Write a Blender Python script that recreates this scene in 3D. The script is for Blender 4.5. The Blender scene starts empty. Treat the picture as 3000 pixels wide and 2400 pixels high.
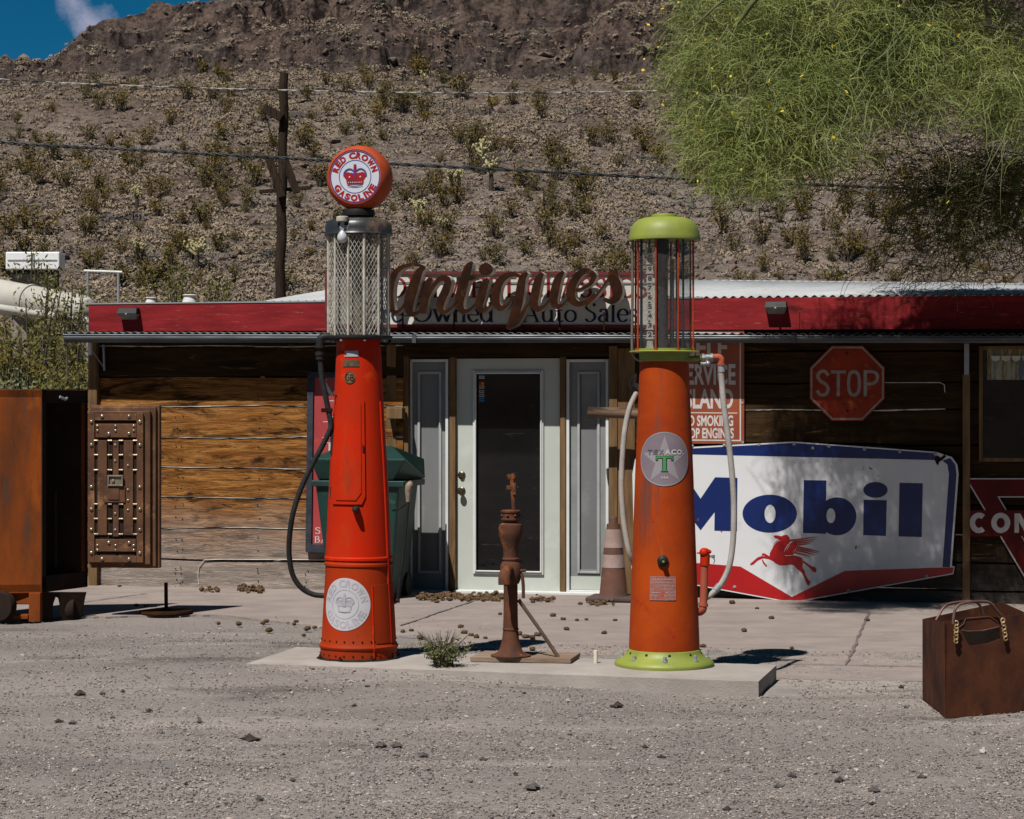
import bpy, bmesh, math, random
import numpy as np
from mathutils import Matrix, Vector
from mathutils.geometry import tessellate_polygon

rng = random.Random(7)
nr = np.random.RandomState(11)
R = math.radians
sc = bpy.context.scene
COL = sc.collection

# ------------------------------------------------------------------ camera
F = 6300.0            # focal length in pixels of the 3000 px wide photograph
HZ = 1190.0           # row of the horizon
H = 1.61              # eye height
cam_d = bpy.data.cameras.new("camera")
cam_d.sensor_width = 36.0
cam_d.lens = F / 3000.0 * 36.0
cam_d.shift_y = -10.0 / 3000.0
cam_d.clip_start = 0.1
cam_d.clip_end = 2000.0
cam = bpy.data.objects.new("camera", cam_d)
cam.location = (0, 0, H)
cam.rotation_euler = (R(90), 0, 0)
COL.objects.link(cam)
sc.camera = cam

# ------------------------------------------------------------------ light
SUN_EL = R(57.5)
SUN_AZ = R(30)                       # to the left of the direction from the scene to the camera
to_sun = Vector((-math.sin(SUN_AZ) * math.cos(SUN_EL), -math.cos(SUN_AZ) * math.cos(SUN_EL), math.sin(SUN_EL)))
sd = bpy.data.lights.new("sun", 'SUN')
sd.energy = 5.0
sd.angle = R(0.5)
sd.color = (1.0, 0.955, 0.90)
so = bpy.data.objects.new("sun", sd)
so.rotation_euler = to_sun.to_track_quat('Z', 'Y').to_euler()
so.location = (-10, -10, 20)
COL.objects.link(so)
w = bpy.data.worlds.new("World")
sc.world = w
w.use_nodes = True
wn, wl = w.node_tree.nodes, w.node_tree.links
wn.clear()
sky = wn.new('ShaderNodeTexSky')
sky.sky_type = 'NISHITA'
sky.sun_disc = False
sky.sun_elevation = SUN_EL
sky.sun_rotation = math.atan2(to_sun.x, to_sun.y)
sky.altitude = 1500
sky.air_density = 0.36
sky.dust_density = 0.1
sky.ozone_density = 4.0
bg = wn.new('ShaderNodeBackground')
bg.inputs[1].default_value = 0.05
hs = wn.new('ShaderNodeHueSaturation')
hs.inputs['Saturation'].default_value = 1.3
hs.inputs['Hue'].default_value = 0.475
hs.inputs['Value'].default_value = 1.05
out = wn.new('ShaderNodeOutputWorld')
tc = wn.new('ShaderNodeTexCoord')
mp = wn.new('ShaderNodeMapping')
mp.inputs['Rotation'].default_value = (0, R(35), 0)
mp.inputs['Scale'].default_value = (42, 42, 42)
nz = wn.new('ShaderNodeTexNoise')
nz.inputs['Scale'].default_value = 1.0
nz.inputs['Detail'].default_value = 7
nz.inputs['Roughness'].default_value = 0.6
rp = wn.new('ShaderNodeValToRGB')
rp.color_ramp.elements[0].position = 0.52
rp.color_ramp.elements[1].position = 0.86
mx = wn.new('ShaderNodeMixRGB')
mx.inputs[2].default_value = (6.0, 6.0, 8.0, 1)
wl.new(tc.outputs['Generated'], mp.inputs[0]); wl.new(mp.outputs[0], nz.inputs['Vector'])
# one wispy cloud low over the left end of the ridge, fading out round its own direction
cm = wn.new('ShaderNodeMapping'); cm.vector_type = 'TEXTURE'
cm.inputs['Location'].default_value = (-0.192, 0.965, 0.172); cm.inputs['Rotation'].default_value = (0, R(-38), 0); cm.inputs['Scale'].default_value = (0.011, 0.6, 0.034)
cl = wn.new('ShaderNodeVectorMath'); cl.operation = 'LENGTH'
cr = wn.new('ShaderNodeMapRange'); cr.inputs[1].default_value = 1.5; cr.inputs[2].default_value = 0.1; cr.inputs[3].default_value = -.22; cr.inputs[4].default_value = .22
ca_ = wn.new('ShaderNodeMath'); ca_.operation = 'ADD'
wl.new(tc.outputs['Generated'], cm.inputs[0]); wl.new(cm.outputs[0], cl.inputs[0]); wl.new(cl.outputs['Value'], cr.inputs[0])
wl.new(nz.outputs[0], ca_.inputs[0]); wl.new(cr.outputs[0], ca_.inputs[1])
wl.new(ca_.outputs[0], rp.inputs[0]); wl.new(rp.outputs[0], mx.inputs[0])
wl.new(sky.outputs[0], hs.inputs['Color']); wl.new(hs.outputs[0], mx.inputs[1])
wl.new(mx.outputs[0], bg.inputs[0]); wl.new(bg.outputs[0], out.inputs[0])
sc.view_settings.view_transform = 'Standard'
sc.view_settings.look = 'None'
sc.view_settings.exposure = 0.35
sc.view_settings.gamma = 1.0
sc.cycles.max_bounces = 6
sc.cycles.diffuse_bounces = 1
sc.cycles.transparent_max_bounces = 12
sc.cycles.use_denoising = True

# ------------------------------------------------------------------ placing
A = R(13.2)                                       # the shop front is turned by this
SA, CA = math.sin(A), math.cos(A)
O = Vector((-0.03, 18.44, 0.0))                   # foot of the door
BF = Matrix.Translation(O) @ Matrix.Rotation(-A, 4, 'Z')

def wp(px, py, v=0.0):
    """a point of the plane v metres behind the shop front: (along, up)"""
    k = (px - 1500.0) / F
    t = (v + O.x * SA + O.y * CA) / (k * SA + CA)
    X, Y, Z = k * t, t, H - t * (py - HZ) / F
    return ((X - O.x) * CA - (Y - O.y) * SA, Z)
def wu(px, v=0.0): return wp(px, 1190, v)[0]
def wd(px, py, D): return Vector(((px - 1500.0) / F * D, D, H - (py - HZ) / F * D))
def gp(px, py, z=0.0):
    D = (H - z) * F / (py - HZ)
    return Vector(((px - 1500.0) / F * D, D, z))

# ------------------------------------------------------------------ materials
MATS = {}
KE = 0.80             # the picture is exposed a third of a stop up, so albedos stay modest
def mat(name, base, var=None, scale=6.0, stretch=(1, 1, 1), rough=0.8, metal=0.0, bump=0.15, bscale=60.0,
        bdist=0.01, layers=(), spec=0.12, lo=0.35, hi=0.65, coord='Object', rvar=0.1, detail=8.0, distort=0.0):
    if name in MATS: return MATS[name]
    base = tuple(x * KE for x in base); var = tuple(x * KE for x in var) if var else None
    layers = [((L[0][0] * KE, L[0][1] * KE, L[0][2] * KE),) + tuple(L[1:]) for L in layers]
    m = bpy.data.materials.new(name)
    m.use_nodes = True
    n, l = m.node_tree.nodes, m.node_tree.links
    p = n['Principled BSDF']
    p.inputs['Roughness'].default_value = rough
    p.inputs['Metallic'].default_value = metal
    p.inputs['Specular IOR Level'].default_value = spec
    c = n.new('ShaderNodeTexCoord')
    if coord == 'World':
        g = n.new('ShaderNodeNewGeometry'); src = g.outputs['Position']
    else:
        src = c.outputs[coord]
    def noise(scl, st, det=detail, rgh=0.6, off=0.0):
        mpn = n.new('ShaderNodeMapping'); mpn.inputs['Scale'].default_value = st
        mpn.inputs['Location'].default_value = (off, off * 1.7, off * .6)
        l.new(src, mpn.inputs[0])
        t = n.new('ShaderNodeTexNoise'); t.inputs['Scale'].default_value = scl
        t.inputs['Detail'].default_value = det; t.inputs['Roughness'].default_value = rgh; t.inputs['Distortion'].default_value = distort
        l.new(mpn.outputs[0], t.inputs['Vector'])
        return t.outputs[0]
    def ramp(s, a, b):
        r = n.new('ShaderNodeMapRange'); r.inputs[1].default_value = a; r.inputs[2].default_value = b
        r.clamp = True; l.new(s, r.inputs[0]); return r.outputs[0]
    def mix(f, a, b):
        x = n.new('ShaderNodeMixRGB'); l.new(f, x.inputs[0])
        for i, q in ((1, a), (2, b)):
            if isinstance(q, tuple): x.inputs[i].default_value = (*q, 1)
            else: l.new(q, x.inputs[i])
        return x.outputs[0]
    col = base
    if var is None: var = tuple(x * 0.72 for x in base)
    n1 = noise(scale, stretch)
    col = mix(ramp(n1, lo, hi), base, var)
    for i, L in enumerate(layers):
        lc, ls, lt, lw = L[:4]
        st = L[4] if len(L) > 4 else (1, 1, 1)
        f = ramp(noise(ls, st, 10, 0.68, 3.1 + 5 * i), lt, lt + lw)
        col = mix(f, col, lc)
    l.new(col, p.inputs['Base Color'])
    rr = n.new('ShaderNodeMapRange'); rr.inputs[3].default_value = max(rough - rvar, 0.02); rr.inputs[4].default_value = min(rough + rvar, 1)
    l.new(n1, rr.inputs[0]); l.new(rr.outputs[0], p.inputs['Roughness'])
    if bump > 0:
        b = n.new('ShaderNodeBump'); b.inputs['Strength'].default_value = bump; b.inputs['Distance'].default_value = bdist
        l.new(noise(bscale, stretch, 6), b.inputs['Height']); l.new(b.outputs[0], p.inputs['Normal'])
    MATS[name] = m
    return m

def leafy(m, t=.4, gain=1.5):
    """let light through thin leaves"""
    n, l = m.node_tree.nodes, m.node_tree.links
    p = n['Principled BSDF']; o = n['Material Output']
    src = p.inputs['Base Color'].links[0].from_socket
    tr_ = n.new('ShaderNodeBsdfTranslucent'); x = n.new('ShaderNodeMixShader'); x.inputs[0].default_value = t
    l.new(src, tr_.inputs[0]); l.new(p.outputs[0], x.inputs[1]); l.new(tr_.outputs[0], x.inputs[2]); l.new(x.outputs[0], o.inputs[0])
    return m

def glass(name, tint, alpha, rough=0.05):
    """thin clear glass: mostly see-through, with a sheen and some dirt"""
    m = bpy.data.materials.new(name); m.use_nodes = True
    n, l = m.node_tree.nodes, m.node_tree.links
    p = n['Principled BSDF']; o = n['Material Output']
    p.inputs['Base Color'].default_value = (*tint, 1); p.inputs['Roughness'].default_value = rough
    t = n.new('ShaderNodeBsdfTransparent'); t.inputs[0].default_value = (0.9, 0.9, 0.88, 1)
    mxs = n.new('ShaderNodeMixShader')
    tx = n.new('ShaderNodeTexNoise'); tx.inputs['Scale'].default_value = 30; tx.inputs['Detail'].default_value = 6
    r = n.new('ShaderNodeMapRange'); r.inputs[1].default_value = .3; r.inputs[2].default_value = .8
    r.inputs[3].default_value = alpha * .5; r.inputs[4].default_value = min(1, alpha * 1.8)
    l.new(tx.outputs[0], r.inputs[0]); l.new(r.outputs[0], mxs.inputs[0])
    l.new(t.outputs[0], mxs.inputs[1]); l.new(p.outputs[0], mxs.inputs[2]); l.new(mxs.outputs[0], o.inputs[0])
    MATS[name] = m
    return m

# ------------------------------------------------------------------ objects
WM = {}          # world matrix of every Empty / parent
def tag(o, label=None, cat=None, group=None, kind=None):
    if label: o['label'] = label
    if cat: o['category'] = cat
    if group: o['group'] = group
    if kind: o['kind'] = kind
    return o
def thing(name, label, cat, loc, group=None, rz=0.0):
    o = bpy.data.objects.new(name, None); COL.objects.link(o)
    o.empty_display_size = 0.1
    o.location = loc; o.rotation_euler = (0, 0, rz)
    WM[o.name] = Matrix.Translation(Vector(loc)) @ Matrix.Rotation(rz, 4, 'Z')
    return tag(o, label, cat, group)
def kids(o): return [c for c in COL.objects if c.parent == o]
def copy_tree(o, ch=None, parent=None):
    c = o.copy(); COL.objects.link(c); c.parent = parent
    for k in (ch if ch is not None else kids(o)):
        d = k.copy(); COL.objects.link(d); d.parent = c
    return c

def resample(pts, n=8):
    """Catmull-Rom through tuples of any length"""
    P = [np.array(p, float) for p in pts]
    if len(P) < 3: return [tuple(p) for p in P]
    o_ = []
    for i in range(len(P) - 1):
        p0 = P[i - 1] if i else 2 * P[0] - P[1]
        p1, p2 = P[i], P[i + 1]
        p3 = P[i + 2] if i + 2 < len(P) else 2 * P[-1] - P[-2]
        for k in range(n):
            t = k / n
            o_.append(tuple(0.5 * ((2 * p1) + (-p0 + p2) * t + (2 * p0 - 5 * p1 + 4 * p2 - p3) * t * t + (-p0 + 3 * p1 - 3 * p2 + p3) * t ** 3)))
    o_.append(tuple(P[-1]))
    return o_

class MB:
    def __init__(s, T=None):
        s.v, s.f, s.T, s.sm = [], [], T, []
    def add(s, vs, fs, smooth=False, T=None):
        b = len(s.v)
        M_ = T if T is not None else s.T
        for p in vs:
            q = Vector(p)
            s.v.append(M_ @ q if M_ is not None else q)
        for f in fs:
            s.f.append([b + i for i in f]); s.sm.append(smooth)
        return s
    def box(s, x0, x1, y0, y1, z0, z1, T=None):
        return s.add([(x0, y0, z0), (x1, y0, z0), (x1, y1, z0), (x0, y1, z0), (x0, y0, z1), (x1, y0, z1), (x1, y1, z1), (x0, y1, z1)],
                     [(0, 3, 2, 1), (4, 5, 6, 7), (0, 1, 5, 4), (1, 2, 6, 5), (2, 3, 7, 6), (3, 0, 4, 7)], T=T)
    def hexa(s, p):
        return s.add(p, [(0, 3, 2, 1), (4, 5, 6, 7), (0, 1, 5, 4), (1, 2, 6, 5), (2, 3, 7, 6), (3, 0, 4, 7)])
    def strip(s, a, b):
        """bar through quads a and b (each 4 points), ends closed"""
        return s.add(list(a) + list(b), [(0, 1, 2, 3), (7, 6, 5, 4), (0, 4, 5, 1), (1, 5, 6, 2), (2, 6, 7, 3), (3, 7, 4, 0)])
    def tube(s, pts, r, seg=8, cap=True):
        P = [Vector(p) for p in pts]
        n = len(P); rr = r if isinstance(r, (list, tuple)) else [r] * n
        vs, fs = [], []
        up = None
        for i in range(n):
            d = (P[min(i + 1, n - 1)] - P[max(i - 1, 0)])
            if d.length < 1e-9: d = Vector((0, 0, 1))
            d.normalize()
            if up is None:
                up = Vector((0, 0, 1)) if abs(d.z) < 0.9 else Vector((1, 0, 0))
            a = d.cross(up).normalized(); b = d.cross(a).normalized(); up = -b if False else a.cross(d).normalized()
            for k in range(seg):
                t = 2 * math.pi * k / seg
                vs.append(P[i] + a * (math.cos(t) * rr[i]) + b * (math.sin(t) * rr[i]))
        for i in range(n - 1):
            for k in range(seg):
                k2 = (k + 1) % seg
                fs.append((i * seg + k, i * seg + k2, (i + 1) * seg + k2, (i + 1) * seg + k))
        if cap:
            fs.append(tuple(range(seg - 1, -1, -1))); fs.append(tuple((n - 1) * seg + k for k in range(seg)))
        return s.add(vs, fs, True)
    def lathe(s, prof, T=None, seg=40, cx=0, cy=0, capb=True, capt=True, a0=0.0):
        """profile of (r, z), turned about z"""
        vs, fs = [], []
        for r, z in prof:
            for k in range(seg):
                t = 2 * math.pi * k / seg + a0
                vs.append((cx + r * math.cos(t), cy + r * math.sin(t), z))
        n = len(prof)
        for i in range(n - 1):
            for k in range(seg):
                k2 = (k + 1) % seg
                fs.append((i * seg + k, i * seg + k2, (i + 1) * seg + k2, (i + 1) * seg + k))
        if capb and prof[0][0] > 1e-6: fs.append(tuple(range(seg - 1, -1, -1)))
        if capt and prof[-1][0] > 1e-6: fs.append(tuple((n - 1) * seg + k for k in range(seg)))
        return s.add(vs, fs, True, T)
    def ball(s, c, r, seg=14, rings=9, sc3=(1, 1, 1)):
        prof = []
        for i in range(rings + 1):
            t = -math.pi / 2 + math.pi * i / rings
            prof.append((max(math.cos(t) * r, 1e-5), math.sin(t) * r))
        return s.lathe(prof, T=(s.T or Matrix()) @ Matrix.Translation(Vector(c)) @ Matrix.Diagonal((*sc3, 1)), seg=seg)
    def poly(s, loops, fn, depth=0.0, front=0.0):
        """flat polygon (first loop outer, others holes); fn(x, y, d) -> 3-D, d = how far behind the front"""
        L = [[Vector((x, y, 0)) for x, y in lp] for lp in loops]
        tris = tessellate_polygon(L)
        flat = [p for lp in L for p in lp]
        s.add([fn(p.x, p.y, front) for p in flat], [tuple(t) for t in tris])
        if depth:
            s.add([fn(p.x, p.y, front + depth) for p in flat], [tuple(t) for t in tris])
            for lp in L:
                m = len(lp)
                s.add([fn(p.x, p.y, front) for p in lp] + [fn(p.x, p.y, front + depth) for p in lp],
                      [(i, (i + 1) % m, m + (i + 1) % m, m + i) for i in range(m)])
        return s
    def ribbon(s, pts, fn, depth=0.0, front=0.0, n=6, smooth_pts=True):
        """a pen stroke: pts = (x, y, width)"""
        P = resample(pts, n) if smooth_pts and len(pts) > 2 else [tuple(p) for p in pts]
        Lf, Rt = [], []
        m = len(P)
        for i, (x, y, wd_) in enumerate(P):
            a, b = P[max(i - 1, 0)], P[min(i + 1, m - 1)]
            dx, dy = b[0] - a[0], b[1] - a[1]
            q = math.hypot(dx, dy) or 1
            nx, ny = -dy / q, dx / q
            Lf.append((x + nx * wd_ / 2, y + ny * wd_ / 2)); Rt.append((x - nx * wd_ / 2, y - ny * wd_ / 2))
        vs = [fn(*p, front) for p in Lf] + [fn(*p, front) for p in Rt]
        fs = [(i, i + 1, m + i + 1, m + i) for i in range(m - 1)]
        s.add(vs, fs)
        if depth:
            vb = vs + [fn(*p, front + depth) for p in Lf] + [fn(*p, front + depth) for p in Rt]
            fb = []
            for i in range(m - 1):
                fb += [(i, i + 1, 2 * m + i + 1, 2 * m + i), (m + i, m + i + 1, 3 * m + i + 1, 3 * m + i), (2 * m + i, 2 * m + i + 1, 3 * m + i + 1, 3 * m + i)]
            fb += [(0, m, 3 * m, 2 * m), (m - 1, 2 * m - 1, 4 * m - 1, 3 * m - 1)]
            s.add(vb, fb)
        return s
    def build(s, name, m, parent=None, bevel=0.0, **tg):
        me = bpy.data.meshes.new(name)
        if parent is not None:
            inv = WM[parent.name].inverted(); loc = None
            vs = [inv @ p for p in s.v]
        else:
            xs = [p.x for p in s.v]; ys = [p.y for p in s.v]; zs = [p.z for p in s.v]
            loc = Vector(((min(xs) + max(xs)) / 2, (min(ys) + max(ys)) / 2, min(zs)))
            vs = [p - loc for p in s.v]
        me.from_pydata([tuple(p) for p in vs], [], s.f)
        me.polygons.foreach_set('use_smooth', s.sm)
        me.materials.append(m)
        me.update()
        o = bpy.data.objects.new(name, me); COL.objects.link(o)
        if parent is not None:
            o.parent = parent; WM[o.name] = WM[parent.name].copy()
        else:
            o.location = loc; WM[o.name] = Matrix.Translation(loc)
        if any(s.sm):
            try: me.set_sharp_from_angle(angle=R(38))
            except Exception: pass
        if bevel:
            b = o.modifiers.new("bevel", 'BEVEL'); b.width = bevel; b.segments = 2; b.limit_method = 'ANGLE'; b.angle_limit = R(40)
        if tg: tag(o, tg.get('label'), tg.get('cat'), tg.get('group'), tg.get('kind'))
        return o

def np_mesh(name, V, Fq, m, parent=None, loc=(0, 0, 0), smooth=False, **tg):
    """mesh from numpy arrays (quads or triangles)"""
    me = bpy.data.meshes.new(name)
    k = Fq.shape[1]
    me.vertices.add(len(V)); me.vertices.foreach_set('co', np.ascontiguousarray(V, dtype=np.float32).ravel())
    me.loops.add(Fq.size); me.loops.foreach_set('vertex_index', np.ascontiguousarray(Fq, dtype=np.int32).ravel())
    me.polygons.add(len(Fq)); me.polygons.foreach_set('loop_start', np.arange(0, Fq.size, k, dtype=np.int32))
    me.polygons.foreach_set('loop_total', np.full(len(Fq), k, dtype=np.int32))
    me.polygons.foreach_set('use_smooth', np.full(len(Fq), smooth))
    me.materials.append(m); me.update(calc_edges=True); me.validate()
    o = bpy.data.objects.new(name, me); COL.objects.link(o)
    if parent is not None: o.parent = parent
    o.location = loc
    tag(o, tg.get('label'), tg.get('cat'), tg.get('group'), tg.get('kind'))
    return o

def ell(cx, cy, rx, ry, n=40, a0=0.0, a1=360.0, rot=0.0):
    full = abs(a1 - a0) >= 360
    m = n if full else n + 1
    o_ = []
    for i in range(m):
        t = R(a0 + (a1 - a0) * i / n)
        x, y = rx * math.cos(t), ry * math.sin(t)
        o_.append((cx + x * math.cos(rot) - y * math.sin(rot), cy + x * math.sin(rot) + y * math.cos(rot)))
    return o_

def text2d(body, offset=0.0):
    """built-in font as flat triangles, scaled into the unit square"""
    cu = bpy.data.curves.new("letters", 'FONT'); cu.body = body; cu.offset = offset; cu.resolution_u = 4
    o = bpy.data.objects.new("letters", cu); COL.objects.link(o)
    me = bpy.data.meshes.new_from_object(o.evaluated_get(bpy.context.evaluated_depsgraph_get()))
    V = np.array([v.co[:2] for v in me.vertices]); Fc = [tuple(p.vertices) for p in me.polygons]
    bpy.data.objects.remove(o); bpy.data.curves.remove(cu); bpy.data.meshes.remove(me)
    lo, hi = V.min(0), V.max(0)
    return (V - lo) / (hi - lo), Fc

# serif pen letters: (advance, [strokes], [serifs (x, y, half width)]), cap height 1
def E(cx, cy, rx, ry, a0=0, a1=360, n=20): return ('s', ell(cx, cy, rx, ry, n, a0, a1) + ([ell(cx, cy, rx, ry, n, a0, a1)[0]] if abs(a1 - a0) >= 360 else []))
def S(*p): return ('s', list(p))
def C(*p): return ('c', list(p))
SERIF = {
    'O': (.92, [E(.44, .5, .37, .47)], []),
    'U': (.84, [C((.16, 1), (.16, .4), (.22, .08), (.42, .03), (.62, .09), (.68, .4), (.68, 1))], [(.16, .98, .13), (.68, .98, .12)]),
    'T': (.76, [S((.36, 0), (.36, .97)), S((.03, .965), (.69, .965))], [(.36, .02, .14), ]),
    'W': (1.12, [S((.1, .98), (.34, .02)), S((.34, .02), (.56, .8)), S((.56, .8), (.78, .02)), S((.78, .02), (1.0, .98))], [(.1, .98, .11), (1.0, .98, .1)]),
    'E': (.7, [S((.16, 0), (.16, 1)), S((.16, .97), (.58, .97)), S((.16, .5), (.48, .5)), S((.16, .03), (.62, .03)), S((.58, .97), (.58, .82)), S((.62, .03), (.62, .2))], [(.13, .98, .1), (.13, .02, .1)]),
    'S': (.62, [C((.5, .8), (.42, .95), (.27, .97), (.13, .86), (.14, .68), (.3, .54), (.46, .42), (.5, .22), (.38, .06), (.22, .03), (.08, .16))], []),
    'C': (.8, [E(.45, .5, .38, .47, 45, 315)], []),
    'L': (.66, [S((.17, 0), (.17, 1)), S((.17, .03), (.6, .03)), S((.6, .03), (.6, .22))], [(.17, .98, .12), (.14, .02, .1)]),
    'A': (.84, [S((.12, .02), (.4, .98)), S((.4, .98), (.7, .02)), S((.2, .35), (.62, .35))], [(.12, .02, .11), (.7, .02, .13)]),
    'I': (.36, [S((.18, 0), (.18, 1))], [(.18, .98, .13), (.18, .02, .13)]),
    'R': (.8, [S((.17, 0), (.17, 1)), C((.17, .97), (.4, .97), (.56, .86), (.56, .68), (.42, .53), (.17, .5)), S((.36, .5), (.68, .02))], [(.14, .98, .11), (.17, .02, .12), (.7, .02, .09)]),
    'D': (.86, [S((.17, 0), (.17, 1)), C((.17, .97), (.4, .97), (.66, .84), (.75, .5), (.66, .16), (.4, .03), (.17, .03))], [(.13, .98, .1), (.13, .02, .1)]),
    'G': (.86, [E(.45, .5, .38, .47, 45, 300), S((.72, .08), (.72, .42))], [(.7, .42, .12)]),
    'B': (.72, [S((.17, 0), (.17, 1)), C((.17, .97), (.38, .97), (.5, .87), (.5, .68), (.38, .54), (.17, .53)), C((.38, .53), (.54, .46), (.6, .28), (.5, .08), (.34, .03), (.17, .03))], [(.13, .98, .1), (.13, .02, .1)]),
    'P': (.7, [S((.17, 0), (.17, 1)), C((.17, .97), (.4, .97), (.56, .86), (.56, .66), (.42, .5), (.17, .48))], [(.14, .98, .11), (.17, .02, .13)]),
    'e': (.54, [C((.08, .37), (.46, .37), (.44, .56), (.28, .66), (.12, .55), (.06, .34), (.14, .1), (.3, .02), (.48, .14))], []),
    '-': (.36, [S((.04, .32), (.3, .32))], []),
    'w': (.84, [S((.06, .64), (.24, .02)), S((.24, .02), (.42, .56)), S((.42, .56), (.58, .02)), S((.58, .02), (.76, .64))], [(.06, .64, .09), (.76, .64, .08)]),
    'n': (.62, [S((.13, 0), (.13, .64)), C((.13, .5), (.26, .63), (.4, .62), (.48, .48), (.48, 0))], [(.13, .02, .1), (.48, .02, .1), (.09, .64, .06)]),
    'r': (.44, [S((.13, 0), (.13, .64)), C((.13, .48), (.24, .62), (.38, .6))], [(.13, .02, .1), (.09, .64, .06)]),
    'd': (.64, [S((.5, 0), (.5, 1.0)), E(.28, .33, .21, .31)], [(.45, .98, .07), (.54, .02, .07)]),
    'u': (.62, [C((.12, .64), (.12, .2), (.2, .04), (.36, .05), (.48, .2)), S((.48, 0), (.48, .64))], [(.08, .64, .06), (.44, .64, .06), (.52, .02, .07)]),
    't': (.4, [C((.17, .85), (.17, .2), (.24, .03), (.38, .08)), S((.03, .63), (.34, .63))], []),
    'o': (.6, [E(.29, .33, .23, .31)], []),
    'a': (.56, [C((.1, .52), (.22, .65), (.38, .6), (.42, .42), (.42, .02)), C((.42, .4), (.2, .34), (.07, .2), (.14, .04), (.28, .04), (.42, .2))], [(.46, .02, .06)]),
    'l': (.3, [S((.14, 0), (.14, 1.0))], [(.14, .02, .1), (.1, .98, .06)]),
    's': (.46, [C((.36, .5), (.26, .64), (.12, .6), (.1, .44), (.24, .34), (.37, .24), (.36, .08), (.22, .01), (.07, .12))], []),
    ' ': (.34, [], []),
}
def serif_text(mb, body, box, fn, thick=.15, thin=.045, front=0.0, capbase=True):
    """write body into box = (x0, x1, ybase, ycap); ycap above ybase in fn's own axes"""
    x0, x1, yb, yc = box
    tot = sum(SERIF[c][0] for c in body)
    sx = (x1 - x0) / tot; sy = yc - yb
    q = abs(sx / sy)
    x = 0.0; k = 0
    for c in body:
        adv, st, sf = SERIF[c]
        for kind, pts in st:
            P = resample(pts, 5) if kind == 'c' else pts
            R_ = []
            for i, p in enumerate(P):
                a, b = P[max(i - 1, 0)], P[min(i + 1, len(P) - 1)]
                dx, dy = (b[0] - a[0]) * q, b[1] - a[1]
                L_ = math.hypot(dx, dy) or 1
                wd_ = thin + (thick - thin) * abs(dy) / L_
                if c in 'AW' and kind == 's' and dy * dx > 0: wd_ = thin * 1.3 + (thick - thin) * .12
                R_.append((x0 + (x + p[0]) * sx, yb + p[1] * sy, wd_ * abs(sy)))
            mb.ribbon(R_, fn, front=front - 0.0002 * (k % 5), smooth_pts=False); k += 1
        for (qx, qy, hw) in sf:
            mb.ribbon([(x0 + (x + qx - hw) * sx, yb + qy * sy, .045 * abs(sy)), (x0 + (x + qx + hw) * sx, yb + qy * sy, .045 * abs(sy))], fn, front=front - 0.0002 * (k % 5)); k += 1
        x += adv
    return mb
def font_text(mb, body, box, fn, offset=0.0, front=0.0):
    V, Fc = text2d(body, offset)
    x0, x1, yb, yc = box
    mb.add([fn(x0 + p[0] * (x1 - x0), yb + p[1] * (yc - yb), front) for p in V], Fc)
    return mb

# value noise for terrain
def vnoise(x, y, seed=0):
    xi, yi = np.floor(x).astype(np.int64), np.floor(y).astype(np.int64)
    xf, yf = x - xi, y - yi
    u, v_ = xf * xf * (3 - 2 * xf), yf * yf * (3 - 2 * yf)
    def h(a, b):
        n_ = (a * 374761393 + b * 668265263 + seed * 1442695041) & 0xffffffff
        n_ = ((n_ ^ (n_ >> 13)) * 1274126177) & 0xffffffff
        return ((n_ ^ (n_ >> 16)) & 0xffff) / 65535.0
    return (h(xi, yi) * (1 - u) + h(xi + 1, yi) * u) * (1 - v_) + (h(xi, yi + 1) * (1 - u) + h(xi + 1, yi + 1) * u) * v_
def fbm(x, y, oct_=5, seed=0, gain=.5):
    a, s_, t = 1.0, 0.0, 0.0
    for i in range(oct_):
        s_ = s_ + a * vnoise(x * 2 ** i, y * 2 ** i, seed + i); t += a; a *= gain
    return s_ / t * 2 - 1
# ================================================================== THE SETTING
def sstep(a, b, x):
    t = np.clip((x - a) / (b - a), 0, 1); return t * t * (3 - 2 * t)
def ground_z(X, Y):
    X, Y = np.asarray(X, float), np.asarray(Y, float)
    # gravel banked up against the left half of the island
    bank = 0.082 * sstep(1.0, -1.0, X) * sstep(11.0, 12.4, Y + X * .28) * (1 - sstep(13.2, 14.6, Y + X * .28)) * (1 - sstep(-1.6, -4.2, X) * .6)
    base = 0.008 * fbm(X * .7, Y * .5, 3, 5)
    slab = sstep(14.3, 15.2, Y + X * .235)          # level under the pavement and the shop
    return (bank + base) * (1 - slab) - .012 * slab
m_gravel = mat('gravel_ground', (.33, .293, .267), (.205, .18, .166), scale=.8, stretch=(.4, 1.2, 1), rough=.95, bump=1.0, bscale=75, bdist=.02,
               layers=[((.42, .37, .335), .7, .53, .12, (.3, 1.6, 1)), ((.15, .13, .118), 1.1, .57, .10, (.45, 1.3, 1)), ((.44, .40, .37), 95, .60, .04), ((.06, .052, .05), 80, .61, .04), ((.25, .23, .215), 2.3, .55, .2, (1, .3, 1))], spec=.15, coord='World', lo=.3, hi=.7)
def axis(dense0, dense1, step, far, grow=1.28):
    a = list(np.arange(dense0, dense1 + 1e-6, step)); d = step; x = a[-1]
    while x < far: d *= grow; x += d; a.append(x)
    d = step; x = dense0
    while x > -far: d *= grow; x -= d; a.insert(0, x)
    return np.array(a)
def grid_mesh(name, xs, ys, Z, m, smooth=True, **tg):
    nx, ny = len(xs), len(ys)
    XX, YY = np.meshgrid(xs, ys)
    V = np.stack([XX.ravel(), YY.ravel(), Z.ravel()], 1)
    i = np.arange(nx * ny).reshape(ny, nx)
    Fq = np.stack([i[:-1, :-1].ravel(), i[:-1, 1:].ravel(), i[1:, 1:].ravel(), i[1:, :-1].ravel()], 1)
    return np_mesh(name, V, Fq, m, smooth=smooth, **tg)
xs = axis(-3.6, 3.4, .02, 400); ys = axis(7.6, 17.6, .025, 400)
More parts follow.
